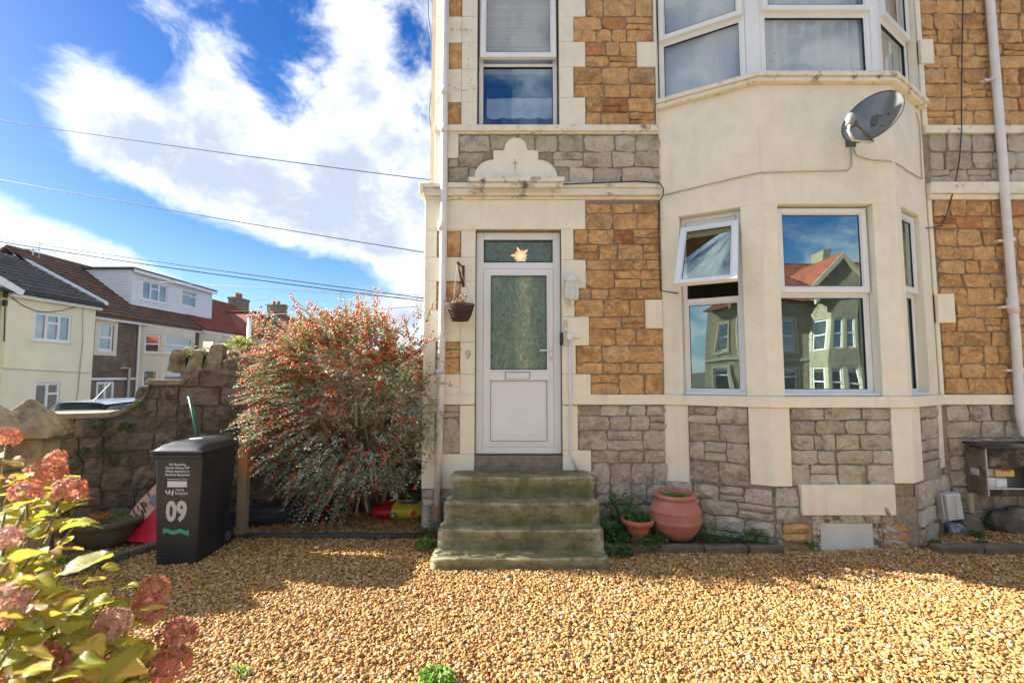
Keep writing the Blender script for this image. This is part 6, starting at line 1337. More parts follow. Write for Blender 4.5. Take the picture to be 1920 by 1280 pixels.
cloth('red_panel', [q(226, 1012, 4.72), q(262, 1018, 4.69), q(300, 1024, 4.66), q(345, 1026, 4.70)], [q(233, 1004, 4.76), q(264, 981, 4.80), q(300, 945, 4.86), q(345, 915, 4.92)], redp, t, amp=.02)
cloth('printed_panel', [q(231, 1004, 4.765), q(264, 981, 4.805), q(300, 945, 4.865), q(345, 915, 4.925)], [q(240, 970, 4.86), q(248, 957, 4.88), q(298, 902, 4.98), q(345, 880, 5.02)], pinkp, t, amp=.012, seed=4)
cloth('back_panel', [q(226, 1012, 4.73), q(262, 1016, 4.86), q(300, 1012, 4.95), q(345, 1010, 5.0)], [q(240, 970, 4.865), q(248, 957, 4.885), q(298, 902, 4.985), q(345, 880, 5.025)], redp, t, amp=.01, seed=9)
inkb = plain('black print', (.03, .025, .025), .5, .2)
for (x0, y0), (x1, y1), w in (((253, 954), (256, 962), .007), ((266, 940), (272, 948), .007), ((260, 946), (264, 956), .005), ((268, 955), (272, 964), .008), ((272, 951), (277, 960), .008), ((253, 953), (259, 967), .004), ((259, 967), (267, 974), .004), ((234, 998), (263, 981), .004), ((280, 922), (283, 930), .006), ((246, 972), (251, 976), .006), ((249, 966), (253, 972), .006)):
    d = lambda x, y: q(x, y, 4.78+.0*x).lerp(q(x, y, 4.70), 0) if False else q(x, y, 4.865-(y-950)*.0017+(x-260)*.0012)-Vector((0, .022, 0))
    MB().tube([d(x0, y0), d(x1, y1)], w, 5).build('print_mark', inkb, t)
P_ = [q(270+4*math.cos(a), 946+4*math.sin(a), 4.85)-Vector((0, .0, 0)) for a in np.linspace(0, 6.28, 12)]; MB().tube(P_, .008, 5).build('print_mark', inkb, t)
cloth('print_panel', [q(281, 930, 4.86), q(287, 928, 4.865), q(291, 924, 4.87)], [q(281, 944, 4.83), q(287, 947, 4.825), q(291, 946, 4.83)], plain('blue grey print', (.16, .17, .26), .5, .1), t, .004, .0, 4, 4)
t = thing('compost_bag', 'red and yellow compost bag with a blue ring lying by the house corner', 'bag', (-1.33, 5.6, 0))
def bag(u0, u1, mat, name):
    def fn(a, b):
        th = b*2*math.pi; uu = u0+(u1-u0)*a; e = (1-abs(2*uu-1)**4)**.5 if abs(2*uu-1) < 1 else 0
        sgnp = lambda v, p: math.copysign(abs(v)**p, v)
        x = -1.33-.29+.58*uu; y = 5.66+.19*sgnp(math.cos(th), .7)*(.72+.28*e); z = .085+.088*sgnp(math.sin(th), .8)*(.18+.82*e)
        p = Vector((x, y, z)); return p+Vector(noise.noise_vector(p*6))*.016
    return MB().grid(fn, 14, 20).build(name, mat, t, smooth=True, fix=False)
redb = plain('red bag film', (.50, .015, .03), .3, .12, 8, .2, 12, bdist=.02); yelb = plain('yellow bag film', (.62, .48, .03), .3, .1, 8, .2, 12, bdist=.02)
bag(0.0, .42, redb, 'red_end'); bag(.42, 1.0, yelb, 'yellow_body')
blu = plain('blue bag print', (.02, .13, .28), .35, .1)
K = 24; rp = [(-1.33+.10+.135*math.cos(a), 5.68+.085*math.sin(a)) for a in np.linspace(0, 2*math.pi, K+1)]
mb = MB(); vs = []
for (x, y) in rp:
    for f in (1.0, .62): xx, yy = -1.23+(x+1.23)*f, 5.68+(y-5.68)*f; vs.append((xx, yy, .186-.55*(yy-5.68)**2*3))
mb.add(vs, [(2*i, 2*i+1, 2*i+3, 2*i+2) for i in range(K)]).build('ring_print', blu, t)
MB().tube([(-1.40+.05, 5.458, .075), (-1.40+.05, 5.470, .075)], .034, 18).build('badge_print', plain('dark green print', (.05, .20, .06), .4, .1), t); MB().tube([(-1.35, 5.452, .075), (-1.35, 5.470, .075)], .020, 14).build('badge_print', plain('pale green print', (.45, .55, .25), .4, .1), t)
MB().add([(-1.14, 5.462, .05), (-1.09, 5.47, .10), (-1.115, 5.475, .135), (-1.15, 5.465, .10)], [(0, 1, 2, 3)]).build('diamond_print', redb, t)

# ---------------------------------------------------------------- meter cupboard, rocks
cupm = plain('blackened cupboard board', (.055, .04, .03), .85, .5, 5, .5, 30, dirt=(.26, .20, .14), dscale=4, dlo=.52, dhi=.68); cupside = plain('stained cupboard side', (.20, .15, .11), .85, .35, 4, .4, 30, dirt=(.07, .05, .035), dscale=3.5, dlo=.48, dhi=.66); cupin = plain('cream cupboard lining', (.58, .54, .42), .7, .1, 6)
kx0, kx1, kyf, kyb = 4.86, 5.86, 4.90, W-.04; kz0 = Zp(1842, 930, Fr(0, kyf, 1, 0)); kz1 = Zp(1842, 841, Fr(0, kyf, 1, 0))
FK = Fr(0, kyf, 1, 0); ox0, ox1 = FK.px(1843, 900)[0]+.008, FK.px(1928, 900)[0]; oz0, oz1 = FK.px(1880, 916)[1], FK.px(1880, 875)[1]
t = thing('meter_cupboard', 'blackened wooden meter cupboard with an open front on the stone wall', 'cupboard', ((kx0+kx1)/2, W-.1, kz0))
MB().box(kx0, kx0+.022, kyf+.004, kyb, kz0, kz1).build('side_panel', cupside, t, bevel=.003); MB().box(kx1-.022, kx1, kyf+.004, kyb, kz0, kz1).build('side_panel', cupside, t, bevel=.003)
MB().box(kx0+.023, kx1-.023, kyf, kyf+.02, oz1, kz1-.003).build('front_board', cupm, t, bevel=.003); MB().box(kx0+.023, kx1-.023, kyf, kyf+.02, kz0, oz0).build('front_board', cupm, t, bevel=.003); MB().box(ox1, kx1-.023, kyf, kyf+.02, oz0+.002, oz1-.002).build('front_board', cupm, t, bevel=.003)
MB().hexa([(kx0-.03, kyf-.03, kz1+.001), (kx1+.03, kyf-.03, kz1+.001), (kx1+.03, kyb, kz1+.03), (kx0-.03, kyb, kz1+.03), (kx0-.03, kyf-.03, kz1+.018), (kx1+.03, kyf-.03, kz1+.018), (kx1+.03, kyb, kz1+.05), (kx0-.03, kyb, kz1+.05)]).build('lid', cupm, t, bevel=.003)
MB().box(kx0+.024, kx1-.024, kyf+.022, kyb, kz0+.001, kz0+.02).box(kx0+.024, kx1-.024, kyb-.012, kyb-.001, kz0+.021, kz1-.004).build('lining', cupin, t)
MB().box(kx0+.012, kx0+.022, kyf-.004, kyf+.003, kz0, kz1).box(kx0+.03, kx1-.03, kyf-.006, kyf+.006, oz0-.006, oz0+.006).build('edge_strip', plain('flaked white edge', (.60, .56, .47), .8, .2, 20), t)
mx = (ox0+ox1)/2-.07; t = thing('gas_meter', 'pale gas meter with a yellow index panel inside the open cupboard', 'gas meter', (mx, kyf+.1, kz0+.02)); gm_ = plain('pale meter case', (.50, .52, .46), .4, .06, 8)
zmid = (oz0+oz1)/2
MB().box(mx-.13, mx+.15, kyf+.06, kyf+.17, kz0+.022, zmid-.01).build('lower_case', plain('white meter case', (.66, .68, .68), .4, .05), t, bevel=.015); MB().box(mx-.14, mx+.155, kyf+.055, kyf+.175, zmid-.005, oz1-.02).build('upper_case', gm_, t, bevel=.03, seg=3)
MB().box(mx+.0, mx+.20, kyf+.032, kyf+.06, zmid+.004, oz1-.035).build('index_panel', plain('yellow meter panel', (.60, .44, .13), .4, .06), t, bevel=.006); MB().box(mx+.07, mx+.14, kyf+.0275, kyf+.0315, zmid+.075, oz1-.05).build('display', plain('dark green display', (.03, .09, .03), .3), t); MB().box(mx+.065, mx+.15, kyf+.027, kyf+.0315, zmid+.058, zmid+.070).build('red_stripe', redb, t)
MB().box(mx+.02, mx+.13, kyf+.05, kyf+.0595, kz0+.035, zmid-.03).build('paper_label', white_paint, t)
MB().tube([(mx-.09, kyf+.11, oz1-.02), (mx-.09, kyf+.11, kz1-.03)], .02, 8).build('pipe', gm_, t)
px_ = onY(1824, 950, 5.03); top(MB().tube([(px_.x, 5.05, -.05), (px_.x, 5.05, kz0-.002)], .026, 10).build('service_pipe', plain('ochre pipe', (.40, .33, .20), .6, .1), None, smooth=True), 'ochre service pipe rising into the bottom of the meter cupboard', 'pipe')
pb = onY(1786, 950, 4.84); t = thing('meter_box_cover', 'loose pale plastic cover propped on rocks in the bay corner', 'plastic cover', (pb.x, 4.84, .12)); cz0 = onY(1786, 974, 4.84).z; cz1 = onY(1786, 926, 4.84).z
pg = plain('pale grey plastic', (.52, .51, .48), .5, .06, 8, dirt=(.38, .36, .32), dscale=8)
MB().hexa([(pb.x-.075, 4.80, cz0), (pb.x+.10, 4.82, cz0+.01), (pb.x+.10, 4.90, cz0+.01), (pb.x-.075, 4.88, cz0), (pb.x-.09, 4.81, cz1), (pb.x+.08, 4.83, cz1+.01), (pb.x+.08, 4.91, cz1+.01), (pb.x-.09, 4.89, cz1)]).build('lid', pg, t, bevel=.008); MB().hexa([(pb.x-.095, 4.83, cz0+.0), (pb.x-.077, 4.83, cz0+.0), (pb.x-.077, 4.90, cz0), (pb.x-.095, 4.90, cz0), (pb.x-.112, 4.84, cz1-.02), (pb.x-.094, 4.84, cz1-.02), (pb.x-.094, 4.91, cz1-.02), (pb.x-.112, 4.91, cz1-.02)]).build('hinge_rail', pg, t, bevel=.003)
MB().box(pb.x-.002, pb.x+.004, 4.795, 4.802, cz0+.02, cz1-.02).build('rib', pg, t)
def rock(label, x, y, w, d, h, mat, seed, zb=.03):
    p = onZ(x, y, zb); c = Vector((p.x, min(p.y+d*.4, 5.02), zb)); bm = bmesh.new(); bmesh.ops.create_icosphere(bm, subdivisions=2, radius=1)
    vs = []
    for v in bm.verts:
        dd = v.co.normalized(); k = 1+.35*noise.noise(dd*1.2+Vector((seed*9, 0, 0)))+.14*noise.noise(dd*3+Vector((0, seed, 0))); q_ = dd*k; q_ = Vector((max(-.8, min(.85, q_.x)), max(-.8, min(.8, q_.y)), max(-.7, min(.75, q_.z))))
        vs.append((c.x+q_.x*w/1.6, c.y+q_.y*d/1.6, c.z+(q_.z+.45)*h/1.2))
    fs = [tuple(v.index for v in f.verts) for f in bm.faces]; bm.free(); o = mkobj('rock', vs, fs, mat, None); return top(o, label, 'rock', 'rocks below the meter cupboard')
rk = plain('brown rock', (.13, .10, .075), .9, .3, 8, .7, 30, dirt=(.25, .22, .18), dscale=7, dlo=.55, dhi=.7, bdist=.01); rkb = plain('blue grey slag rock', (.16, .19, .23), .6, .4, 8, .7, 30, dirt=(.42, .45, .48), dscale=7, dlo=.5, dhi=.66, bdist=.01)
rock('dark brown rock at the bay corner', 1756, 1004, .20, .20, .16, rk, 1); rock('flat brown rock under the loose plastic cover', 1790, 990, .24, .22, .20, rk, 2); rock('blue grey slag lump in front of the loose plastic cover', 1800, 1006, .18, .14, .12, rkb, 3); rock('broad brown rock under the meter cupboard', 1870, 992, .30, .24, .22, rk, 4); rock('pale rock under the meter cupboard beside the picture edge', 1912, 996, .26, .24, .26, plain('tan rock', (.24, .19, .14), .9, .3, 7, .7, 30, bdist=.01), 5)

# ---------------------------------------------------------------- wheelie bin
binm, nt, B, N, L = newmat('black bin plastic'); n_ = nz(N, L, 4, 6, .6, pos(N)); L.new(mixc(N, L, mrange(N, L, n_.outputs[0], .35, .7), (.018, .019, .022), (.028, .030, .033)), B.inputs['Base Color']); B.inputs['Roughness'].default_value = .42; bump(N, L, nz(N, L, 400, 2, .5, pos(N)).outputs[0], B, .1, .001)
bq = lambda x, y, z: (BC.x+x*math.cos(BA)-y*math.sin(BA), BC.y+x*math.sin(BA)+y*math.cos(BA), z)
BC = Vector((-2.965, 4.26, 0)); BA = rad(-1)
t = thing('wheelie_bin', 'black wheelie bin numbered 09 standing on the gravel beside the timber post', 'wheelie bin', tuple(BC))
def bodyloop(z):
    f = z/.98; hw_ = .18+.036*f; y0_ = .0-.03*f; y1_ = .44+.07*f; r_ = .03
    P = []
    for cx, cy, a0 in ((hw_-r_, y0_+r_, -90), (hw_-r_, y1_-r_, 0), (-hw_+r_, y1_-r_, 90), (-hw_+r_, y0_+r_, 180)):
        for k in range(4): a = rad(a0+k*30); P.append(bq(cx+r_*math.cos(a), cy+r_*math.sin(a), z))
    return P
mb = MB(); zs_ = [0.0, .03, .25, .5, .75, .93, .955, .98]; vs = []
for z in zs_: vs += bodyloop(z)
n = 16; fs = [(i*n+k, i*n+(k+1) % n, (i+1)*n+(k+1) % n, (i+1)*n+k) for i in range(len(zs_)-1) for k in range(n)]+[tuple(range(n-1, -1, -1))]; mb.add(vs, fs); mb.build('body', binm, t, smooth=False)
def rim(z0, z1, ex): 
    def lp(z): return [bq(x, y, z) for x, y in ((-.225-ex, -.05-ex), (.225+ex, -.05-ex), (.225+ex, .52+ex), (-.225-ex, .52+ex))]
    return MB().loops(lp(z0), lp(z1))
rim(.925, .965, .0).build('rim', binm, t, bevel=.012, seg=2)
rim(.968, .995, .012).build('lid_lip', binm, t, bevel=.008, seg=2)
def lid(a, b):
    x = (a-.5)*.43; y = -.045+.56*b; e = 1-abs(2*a-1)**6; g_ = min(1, b/.16, (1-b)/.10); return bq(x, y, .995+.055*max(0, e)**.5*max(0, g_)**.6+.018*math.exp(-((a-.5)/.30)**6)*min(1, max(0, (b-.10)/.08))*(1 if b < .93 else .5))
MB().grid(lid, 24, 26).build('lid', binm, t, smooth=True)
MB().tube([bq(-.02, .22, 1.066), bq(-.02, .22, 1.070)], .055, 24).build('lid_disc', plain('worn white disc', (.60, .62, .63), .3, .05), t)
MB().tube([bq(-.19, .555, .96), bq(.19, .555, .96)], .018, 8).box(0, 0, 0, 0, 0, 0).build('handle', binm, t)
for s_ in (-1, 1): w_ = MB().tube([bq(s_*.12, .45, .10), bq(s_*.18, .45, .10)], .10, 22).build('wheel', black_plastic, t, bevel=.006); MB().tube([bq(s_*.181, .45, .10), bq(s_*.186, .45, .10)], .05, 16).build('hub', dgrey, w_)
MB().tube([bq(-.17, .45, .10), bq(.17, .45, .10)], .012, 8).build('axle', steel, t)
def on_bin(x, z, lift=.002): f = z/.98; return bq(x, -.03*f-lift, z)
pr = plain('white bin print', (.62, .62, .60), .5, .04, 20, dirt=(.42, .42, .40), dscale=25)
def bin_text(s, xc, z, size, name, bold=0, sx=1.0, mat=pr, spacing=1):
    v, f = text_mesh(s, size, bold, sx, spacing); w_ = max(a for a, b in v); mb = MB(); mb.add([on_bin(xc-w_/2+a, z+b) for a, b in v], f); mb.build(name, mat, t, fix=False)
for k, s_ in enumerate(('No Recycling,', 'Garden Waste, DIY', 'Waste, Batteries or', 'Electrical Equipment')): bin_text(s_, .0, .865-k*.030, .027, 'lettering', .0007)
bin_text('House Number/ Name', .0, .738, .019, 'lettering', .0002)
mb = MB(); mb.add([on_bin(-.088, .675), on_bin(.088, .675), on_bin(.088, .727), on_bin(-.088, .727)], [(0, 1, 2, 3)]).build('name_panel', pr, t, fix=False)
bin_text('North', .025, .640, .034, 'lettering', .0003, .9); bin_text('Somerset', .040, .612, .034, 'lettering', .0003, .9); bin_text('COUNCIL', .048, .600, .011, 'lettering', 0)
mb = MB()
for dx, a in ((-.075, 80), (-.062, 95), (-.05, 70), (-.082, 115)):
    c_ = Vector((dx, .605)); d_ = Vector((math.cos(rad(a)), math.sin(rad(a)))); s2 = Vector((-d_.y, d_.x)); pts2 = [c_, c_+d_*.03+s2*.007, c_+d_*.055, c_+d_*.03-s2*.007]; mb.add([on_bin(p.x, p.y) for p in pts2], [(0, 3, 2, 1)])
mb.add([on_bin(-.045, .598), on_bin(-.035, .600), on_bin(-.028, .648), on_bin(-.036, .650)], [(0, 1, 2, 3)]); mb.build('emblem', pr, t, fix=False)
num = plain('grey number stickers', (.50, .49, .45), .5, .05, 20, dirt=(.30, .29, .27), dscale=18, dlo=.6, dhi=.8)
bin_text('09', .0, .385, .235, 'number_sticker', .010, .78, num, 1.02)
mb = MB(); K = 30; vs = []
for k in range(K+1):
    x = -.115+.23*k/K; y = .290+.008*math.sin(k*.4)-.006*k/K; h_ = .013+.007*abs(math.sin(k*1.9))+(.012 if k in (0, 1, K, K-1) else 0); vs += [on_bin(x, y-h_), on_bin(x, y+h_)]
mb.add(vs, [(2*i, 2*i+2, 2*i+3, 2*i+1) for i in range(K)]).build('paint_mark', plain('green paint smear', (.04, .34, .22), .5, .1), t, fix=False)
# ---------------------------------------------------------------- berry bush (cotoneaster) against the wall
bush = thing('berry_bush', 'large arching bush full of red berries between the garden wall and the house corner', 'bush', (-1.9, 5.75, 0))
rb = np.random.default_rng(21)
bark = plain('grey brown bark', (.28, .22, .165), .9, .3, 20, .5, 60)
cot = leafmat('small dark bush leaves', [(.05, .11, .02), (.11, .19, .035), (.22, .28, .08), (.08, .15, .03), (.30, .30, .10), (.16, .24, .06), (.27, .16, .05), (.10, .17, .035), (.42, .45, .26)], (.50, .54, .40), .25, .30, 60, .7)
berry, nt, B, N, L = newmat('red berries'); g_ = N.new('ShaderNodeNewGeometry'); rr = ramp(N, [(0, (.55, .03, .018)), (.6, (.66, .05, .022)), (.85, (.70, .14, .03)), (1, (.72, .30, .05))]); L.new(g_.outputs['Random Per Island'], rr.inputs[0]); L.new(rr.outputs[0], B.inputs['Base Color']); B.inputs['Roughness'].default_value = .3
BCN = np.array([-1.93, 5.42, 1.30]); BRD = np.array([1.12, .62, 1.02])
def hull_ok(p): return True
stems = MB(); ends = []
root = Vector((-1.75, 5.85, 0))
def limb(p0, p1, r0, r1, bow, k=9):
    P = []
    for i in range(k+1):
        f = i/k; q = p0.lerp(p1, f)+Vector((0, 0, bow*math.sin(f*math.pi)))+Vector(noise.noise_vector(p0*3+Vector((f*2.3, i*.1, 0))))*.06*f*(1.3-f); P.append(q)
    stems.tube(P, r0, 6, r1); return P
mains = []
for k in range(11):
    a = -1.05+2.1*k/10; tipp = Vector((-1.93+1.0*math.sin(a)*1.0, 5.35+R.uniform(-.25, .3), 1.45+.75*math.cos(a*1.1)+R.uniform(-.15, .15)))
    P = limb(root+Vector((R.uniform(-.25, .25), R.uniform(-.12, .1), -.02)), tipp, R.uniform(.018, .030), .007, .12); mains.append(P)
    for j in range(5):
        q = P[R.randint(3, 8)]; d = Vector((R.uniform(-.6, .6), R.uniform(-.5, .15), R.uniform(-.15, .45))); limb(q, q+d, .010, .004, .05, 6)
for pts_ in (((560, 800), (600, 780), (640, 760), (665, 740), (690, 700)), ((668, 800), (668, 760), (664, 730), (700, 705)), ((735, 800), (740, 760), (752, 740), (775, 700)), ((640, 800), (622, 770), (605, 740), (590, 715)), ((690, 960), (685, 930), (672, 900), (660, 860)), ((668, 965), (672, 935), (668, 890))):
    stems.tube([onY(x, y, 5.22+.02*i+R.uniform(-.02, .02)) for i, (x, y) in enumerate(pts_)], .016, 6, .009)
for k, (x, y) in enumerate(((735, 560), (800, 585), (688, 578), (600, 590))): p = onY(x, y, 5.5); limb(p-Vector((R.uniform(-.1, .1), 0, .35)), p, .005, .002, 0)
stems.build('branch', bark, bush, smooth=True)
# sprays: a drooping twig with two ranks of little leaves and beads of berries
lb, ld, ll, lw, bc = [], [], [], [], []
tw = MB(); nsp = 0
def spray(p, d, length, nl, berries):
    global nsp
    side = np.cross(d, [0, 0, 1.0]); side /= np.linalg.norm(side)+1e-9; q = p.copy(); dd = d/np.linalg.norm(d); st = length/nl; P = [tuple(q)]
    for i in range(nl):
        dd = dd+np.array([0, 0, -.030])+rb.normal(0, .025, 3); dd /= np.linalg.norm(dd); q = q+dd*st; sg = 1 if i % 2 else -1
        lb.append(q+side*sg*.003); ld.append(dd*.55+side*sg*.8+np.array([0, 0, rb.uniform(-.1, .35)])); s_ = (1-.45*i/nl); ll.append(.050*s_*rb.uniform(.7, 1.25)); lw.append(.033*s_*rb.uniform(.8, 1.2))
        if rb.random() < berries:
            for _ in range(rb.integers(1, 4)): bc.append(q+rb.normal(0, .014, 3)+np.array([0, 0, .006]))
        if i % 4 == 0: P.append(tuple(q))
    P.append(tuple(q)); nsp += 1
    if nsp % 3 == 0: tw.tube(P, .0022, 3, .0008, caps=False)
cnt = 0
while cnt < 1600:
    v = rb.normal(0, 1, 3); v /= np.linalg.norm(v); rr_ = rb.uniform(.35, 1.0)**.45
    if v[1] > .35 and rb.random() < .7: continue
    p = BCN+BRD*v*rr_*(1+.34*noise.noise(Vector(v)*2.3+Vector((4, 0, 2))))
    # the crown is fullest above, narrows towards its foot and stands open in the middle of its front
    fz = (p[2]-.10)/2.2
    if p[2] < .22 or p[2] > 2.36: continue
    wx = .36+.68*min(1, (fz/.42))**.8
    if p[2] > 1.55: wx = 1.02
    cx = -1.88+.10*(1-fz)
    if abs(p[0]-cx) > wx*(.84 if p[0] < cx else 1.16): continue
    if p[0] > -1.02 and p[1] > 5.02: p[1] = rb.uniform(4.86, 5.02)
    if p[0] > -.74: continue
    if p[0] > -1.75 and p[2] < .48: continue
    hole = math.exp(-(((p[0]+1.65)/.52)**2+((p[2]-1.15)/.40)**2))
    if p[1] < 5.75 and rb.random() < hole*.97: continue
    wl_y = 6.43+(p[0]+.98)*.387-.36
    if p[1] > wl_y: p[1] = wl_y-rb.uniform(0, .3)
    d = v*np.array([1.0, .9, .75])+np.array([-.30, -.30, .10+.35*(p[2] > 1.9)])+rb.normal(0, .30, 3)
    if p[0] > -1.05: d = np.array([rb.normal(-.1, .35), -.35, rb.normal(.1, .4)])
    top_ = p[2] > 1.7
    red = 1.0 if (top_ and rb.random() < .5) else (.8 if rb.random() < .17 else .05)
    spray(p, d, rb.uniform(.16, .36), int(rb.integers(12, 22)), red*.42); cnt += 1
for k in range(110):   # long fingers reaching out to the bin side
    p = np.array([-2.5+rb.uniform(-.18, .3), 5.25+rb.uniform(-.3, .15), rb.uniform(.75, 2.0)]); spray(p, np.array([-1, -.15+rb.normal(0, .2), rb.uniform(-.25, .35)]), rb.uniform(.30, .48), 26, .12 if rb.random() < .7 else .4)
for k in range(36):
    x = rb.uniform(-2.9, -.85); p = np.array([x, 5.4+rb.uniform(-.3, .2), 2.02+.1*rb.random()]); spray(p, np.array([rb.normal(0, .5), -.1, 1.2]), rb.uniform(.22, .42), 20, .5 if rb.random() < .5 else .1)
for x, y, dx, dz in ((822, 640, .5, .3), (828, 672, .8, -.2), (818, 705, .9, .25), (826, 720, .9, .1), (820, 760, .6, -.3), (832, 655, .6, .1), (815, 610, .2, .9), (800, 605, .1, 1)):
    p = onY(x-14, y, 4.93); spray(np.array(p), np.array([dx, -.12, dz]), .27, 18, .12)
co, f = leaves_np(np.array(lb), np.array(ld), np.array(ll), np.array(lw), .10, rb, fold=.18)
mkraw('foliage', co, f, 3, cot, bush, kind='stuff'); tw.build('twig', bark, bush, fix=False, kind='stuff')
bm = bmesh.new(); bmesh.ops.create_icosphere(bm, subdivisions=1, radius=.0098); iv = np.array([v.co[:] for v in bm.verts]); bm.verts.index_update(); fi = np.array([[v.index for v in q.verts] for q in bm.faces]); bm.free()
bc = np.array(bc); co = (bc[:, None, :]+iv[None]*rb.uniform(.8, 1.15, (len(bc), 1, 1))).reshape(-1, 3); f = (fi[None]+(np.arange(len(bc))*len(iv))[:, None, None]).reshape(-1)
mkraw('berries', co, f, 3, berry, bush, kind='stuff', smooth=True)
# fallen leaves under the bush
lit = leafmat('fallen brown leaves', [(.30, .10, .04), (.36, .18, .06), (.22, .07, .03), (.40, .26, .08)], None, .7, .1, 40)
n = 1300; bx = rb.uniform(-3.0, -.75, n); by_ = rb.uniform(4.75, 5.7, n)*1.0; k_ = ~((bx > -1.0) & (by_ > 5.12)); bx, by_ = bx[k_], by_[k_]; n = len(bx)
co, f = leaves_np(np.stack([bx, by_, np.full(n, .026)+rb.uniform(0, .012, n)], 1), np.stack([rb.normal(0, 1, n), rb.normal(0, 1, n), rb.normal(0, .12, n)], 1), rb.uniform(.018, .04, n), rb.uniform(.012, .022, n), .05, rb)
mkraw('fallen_leaves', co, f, 3, lit, None, kind='stuff')

n = 420; bx = rb.uniform(-3.0, 5.2, n); by_ = rb.uniform(2.3, 4.5, n); k_ = ~((bx > -.75) & (bx < .88) & (by_ > 4.08)); bx, by_ = bx[k_], by_[k_]; n = len(bx)
co, f = leaves_np(np.stack([bx, by_, np.full(n, .024)+rb.uniform(0, .008, n)], 1), np.stack([rb.normal(0, 1, n), rb.normal(0, 1, n), rb.normal(0, .15, n)], 1), rb.uniform(.010, .028, n), rb.uniform(.006, .014, n), .05, rb)
mkraw('leaf_litter', co, f, 3, lit, None, kind='stuff')
# ---------------------------------------------------------------- hydrangea close to the camera
hyd = thing('hydrangea', 'hydrangea with yellowing leaves and faded pink flower heads, close beside the gravel', 'shrub', (-1.62, 1.45, 0))
def hmat(name, cols, trans=.6, rough=.42, rim=(.20, .065, .02)):
    m, nt, B, N, L = newmat(name); oi = N.new('ShaderNodeObjectInfo'); k = len(cols); r = ramp(N, [(i/(k-1), c) for i, c in enumerate(cols)]); L.new(oi.outputs['Random'], r.inputs[0])
    p = pos(N); a = nz(N, L, 14, 6, .7, p); b = nz(N, L, 60, 4, .6, p); tc_ = N.new('ShaderNodeUVMap'); s = N.new('ShaderNodeSeparateXYZ'); L.new(tc_.outputs[0], s.inputs[0])
    c = mixc(N, L, mrange(N, L, a.outputs[0], .36, .66, 0, .8), r.outputs[0], mixc(N, L, .5, r.outputs[0], (.46, .42, .06)))
    # browned margins and blotches
    e = N.new('ShaderNodeMath'); e.operation = 'SUBTRACT'; L.new(s.outputs[0], e.inputs[0]); e.inputs[1].default_value = .5; e2 = N.new('ShaderNodeMath'); e2.operation = 'ABSOLUTE'; L.new(e.outputs[0], e2.inputs[0])
    e3 = N.new('ShaderNodeMath'); e3.operation = 'ADD'; L.new(e2.outputs[0], e3.inputs[0]); L.new(mrange(N, L, a.outputs[0], .3, .7, -.16, .16), e3.inputs[1])
    c = mixc(N, L, mrange(N, L, e3.outputs[0], .40, .56, 0, .75), c, rim); c = mixc(N, L, mrange(N, L, b.outputs[0], .62, .72, 0, .5), c, rim)
    # side veins
    w = N.new('ShaderNodeMath'); w.operation = 'MULTIPLY_ADD'; L.new(e2.outputs[0], w.inputs[0]); w.inputs[1].default_value = -1.1; L.new(s.outputs[1], w.inputs[2]); w2 = N.new('ShaderNodeMath'); w2.operation = 'SINE'; w3 = N.new('ShaderNodeMath'); w3.operation = 'MULTIPLY'; w3.inputs[1].default_value = 50; L.new(w.outputs[0], w3.inputs[0]); L.new(w3.outputs[0], w2.inputs[0])
    v_ = mrange(N, L, w2.outputs[0], .75, 1.0, 0, .16); c = mixc(N, L, v_, c, (.50, .50, .16)); L.new(c, B.inputs['Base Color']); B.inputs['Roughness'].default_value = rough; bump(N, L, w2.outputs[0], B, .25, .004)
    t = N.new('ShaderNodeBsdfTranslucent'); L.new(c, t.inputs[0]); x = N.new('ShaderNodeMixShader'); x.inputs[0].default_value = trans; L.new(B.outputs[0], x.inputs[1]); L.new(t.outputs[0], x.inputs[2]); L.new(x.outputs[0], N['Material Output'].inputs[0]); return m
hleaf = hmat('hydrangea leaf', [(.24, .34, .04), (.38, .44, .05), (.56, .52, .06), (.46, .48, .05), (.62, .48, .08), (.30, .40, .045), (.56, .34, .09), (.36, .44, .05), (.42, .14, .06)])
lms = []
for k in range(5):
    nu, nv = 6, 8; vs = []; uv = []
    for j in range(nv+1):
        f = j/nv; wd_ = .36*math.sin(math.pi*min(1, f**.82))**.8*(1-.25*f)+.004
        for i in range(nu+1):
            a = 2*i/nu-1; ser = (1+.05*(-1)**j) if abs(a) == 1 else 1
            x = a*wd_*ser; z = abs(a)*wd_*.30-.22*f*f-.05*math.sin(f*7+k)*abs(a)+.035*math.sin(a*3+k*1.7+f*5); vs.append((x, f, z)); uv.append((i/nu, f))
    fs = [(j*(nu+1)+i, j*(nu+1)+i+1, (j+1)*(nu+1)+i+1, (j+1)*(nu+1)+i) for j in range(nv) for i in range(nu)]
    vs += [(-.012, -.18, .03), (.012, -.18, .03)]; fs.append((len(vs)-2, len(vs)-1, nu//2+1, nu//2-1)); uv += [(.5, 0), (.5, 0)]
    me = bpy.data.meshes.new('leaf'); me.from_pydata(vs, [], fs); me.shade_smooth(); me.materials.append(hleaf); ul = me.uv_layers.new(name='UVMap')
    for lp in me.loops: ul.data[lp.index].uv = uv[lp.vertex_index]
    lms.append(me)
HO = WORLDLOC[hyd]
def hleaf_at(p, d, size, roll=0.0):
    y = d.normalized(); x = y.cross(Vector((0, 0, 1))).normalized(); z = x.cross(y); rot = Matrix((x, y, z)).transposed().to_4x4() @ Matrix.Rotation(roll, 4, 'Y')
    o = bpy.data.objects.new('leaf', R.choice(lms)); C.objects.link(o); o.parent = hyd; o.matrix_basis = Matrix.Translation(p-HO) @ rot @ Matrix.Diagonal((size*R.uniform(.9, 1.2), size, size, 1)); return o
fl_mats = []
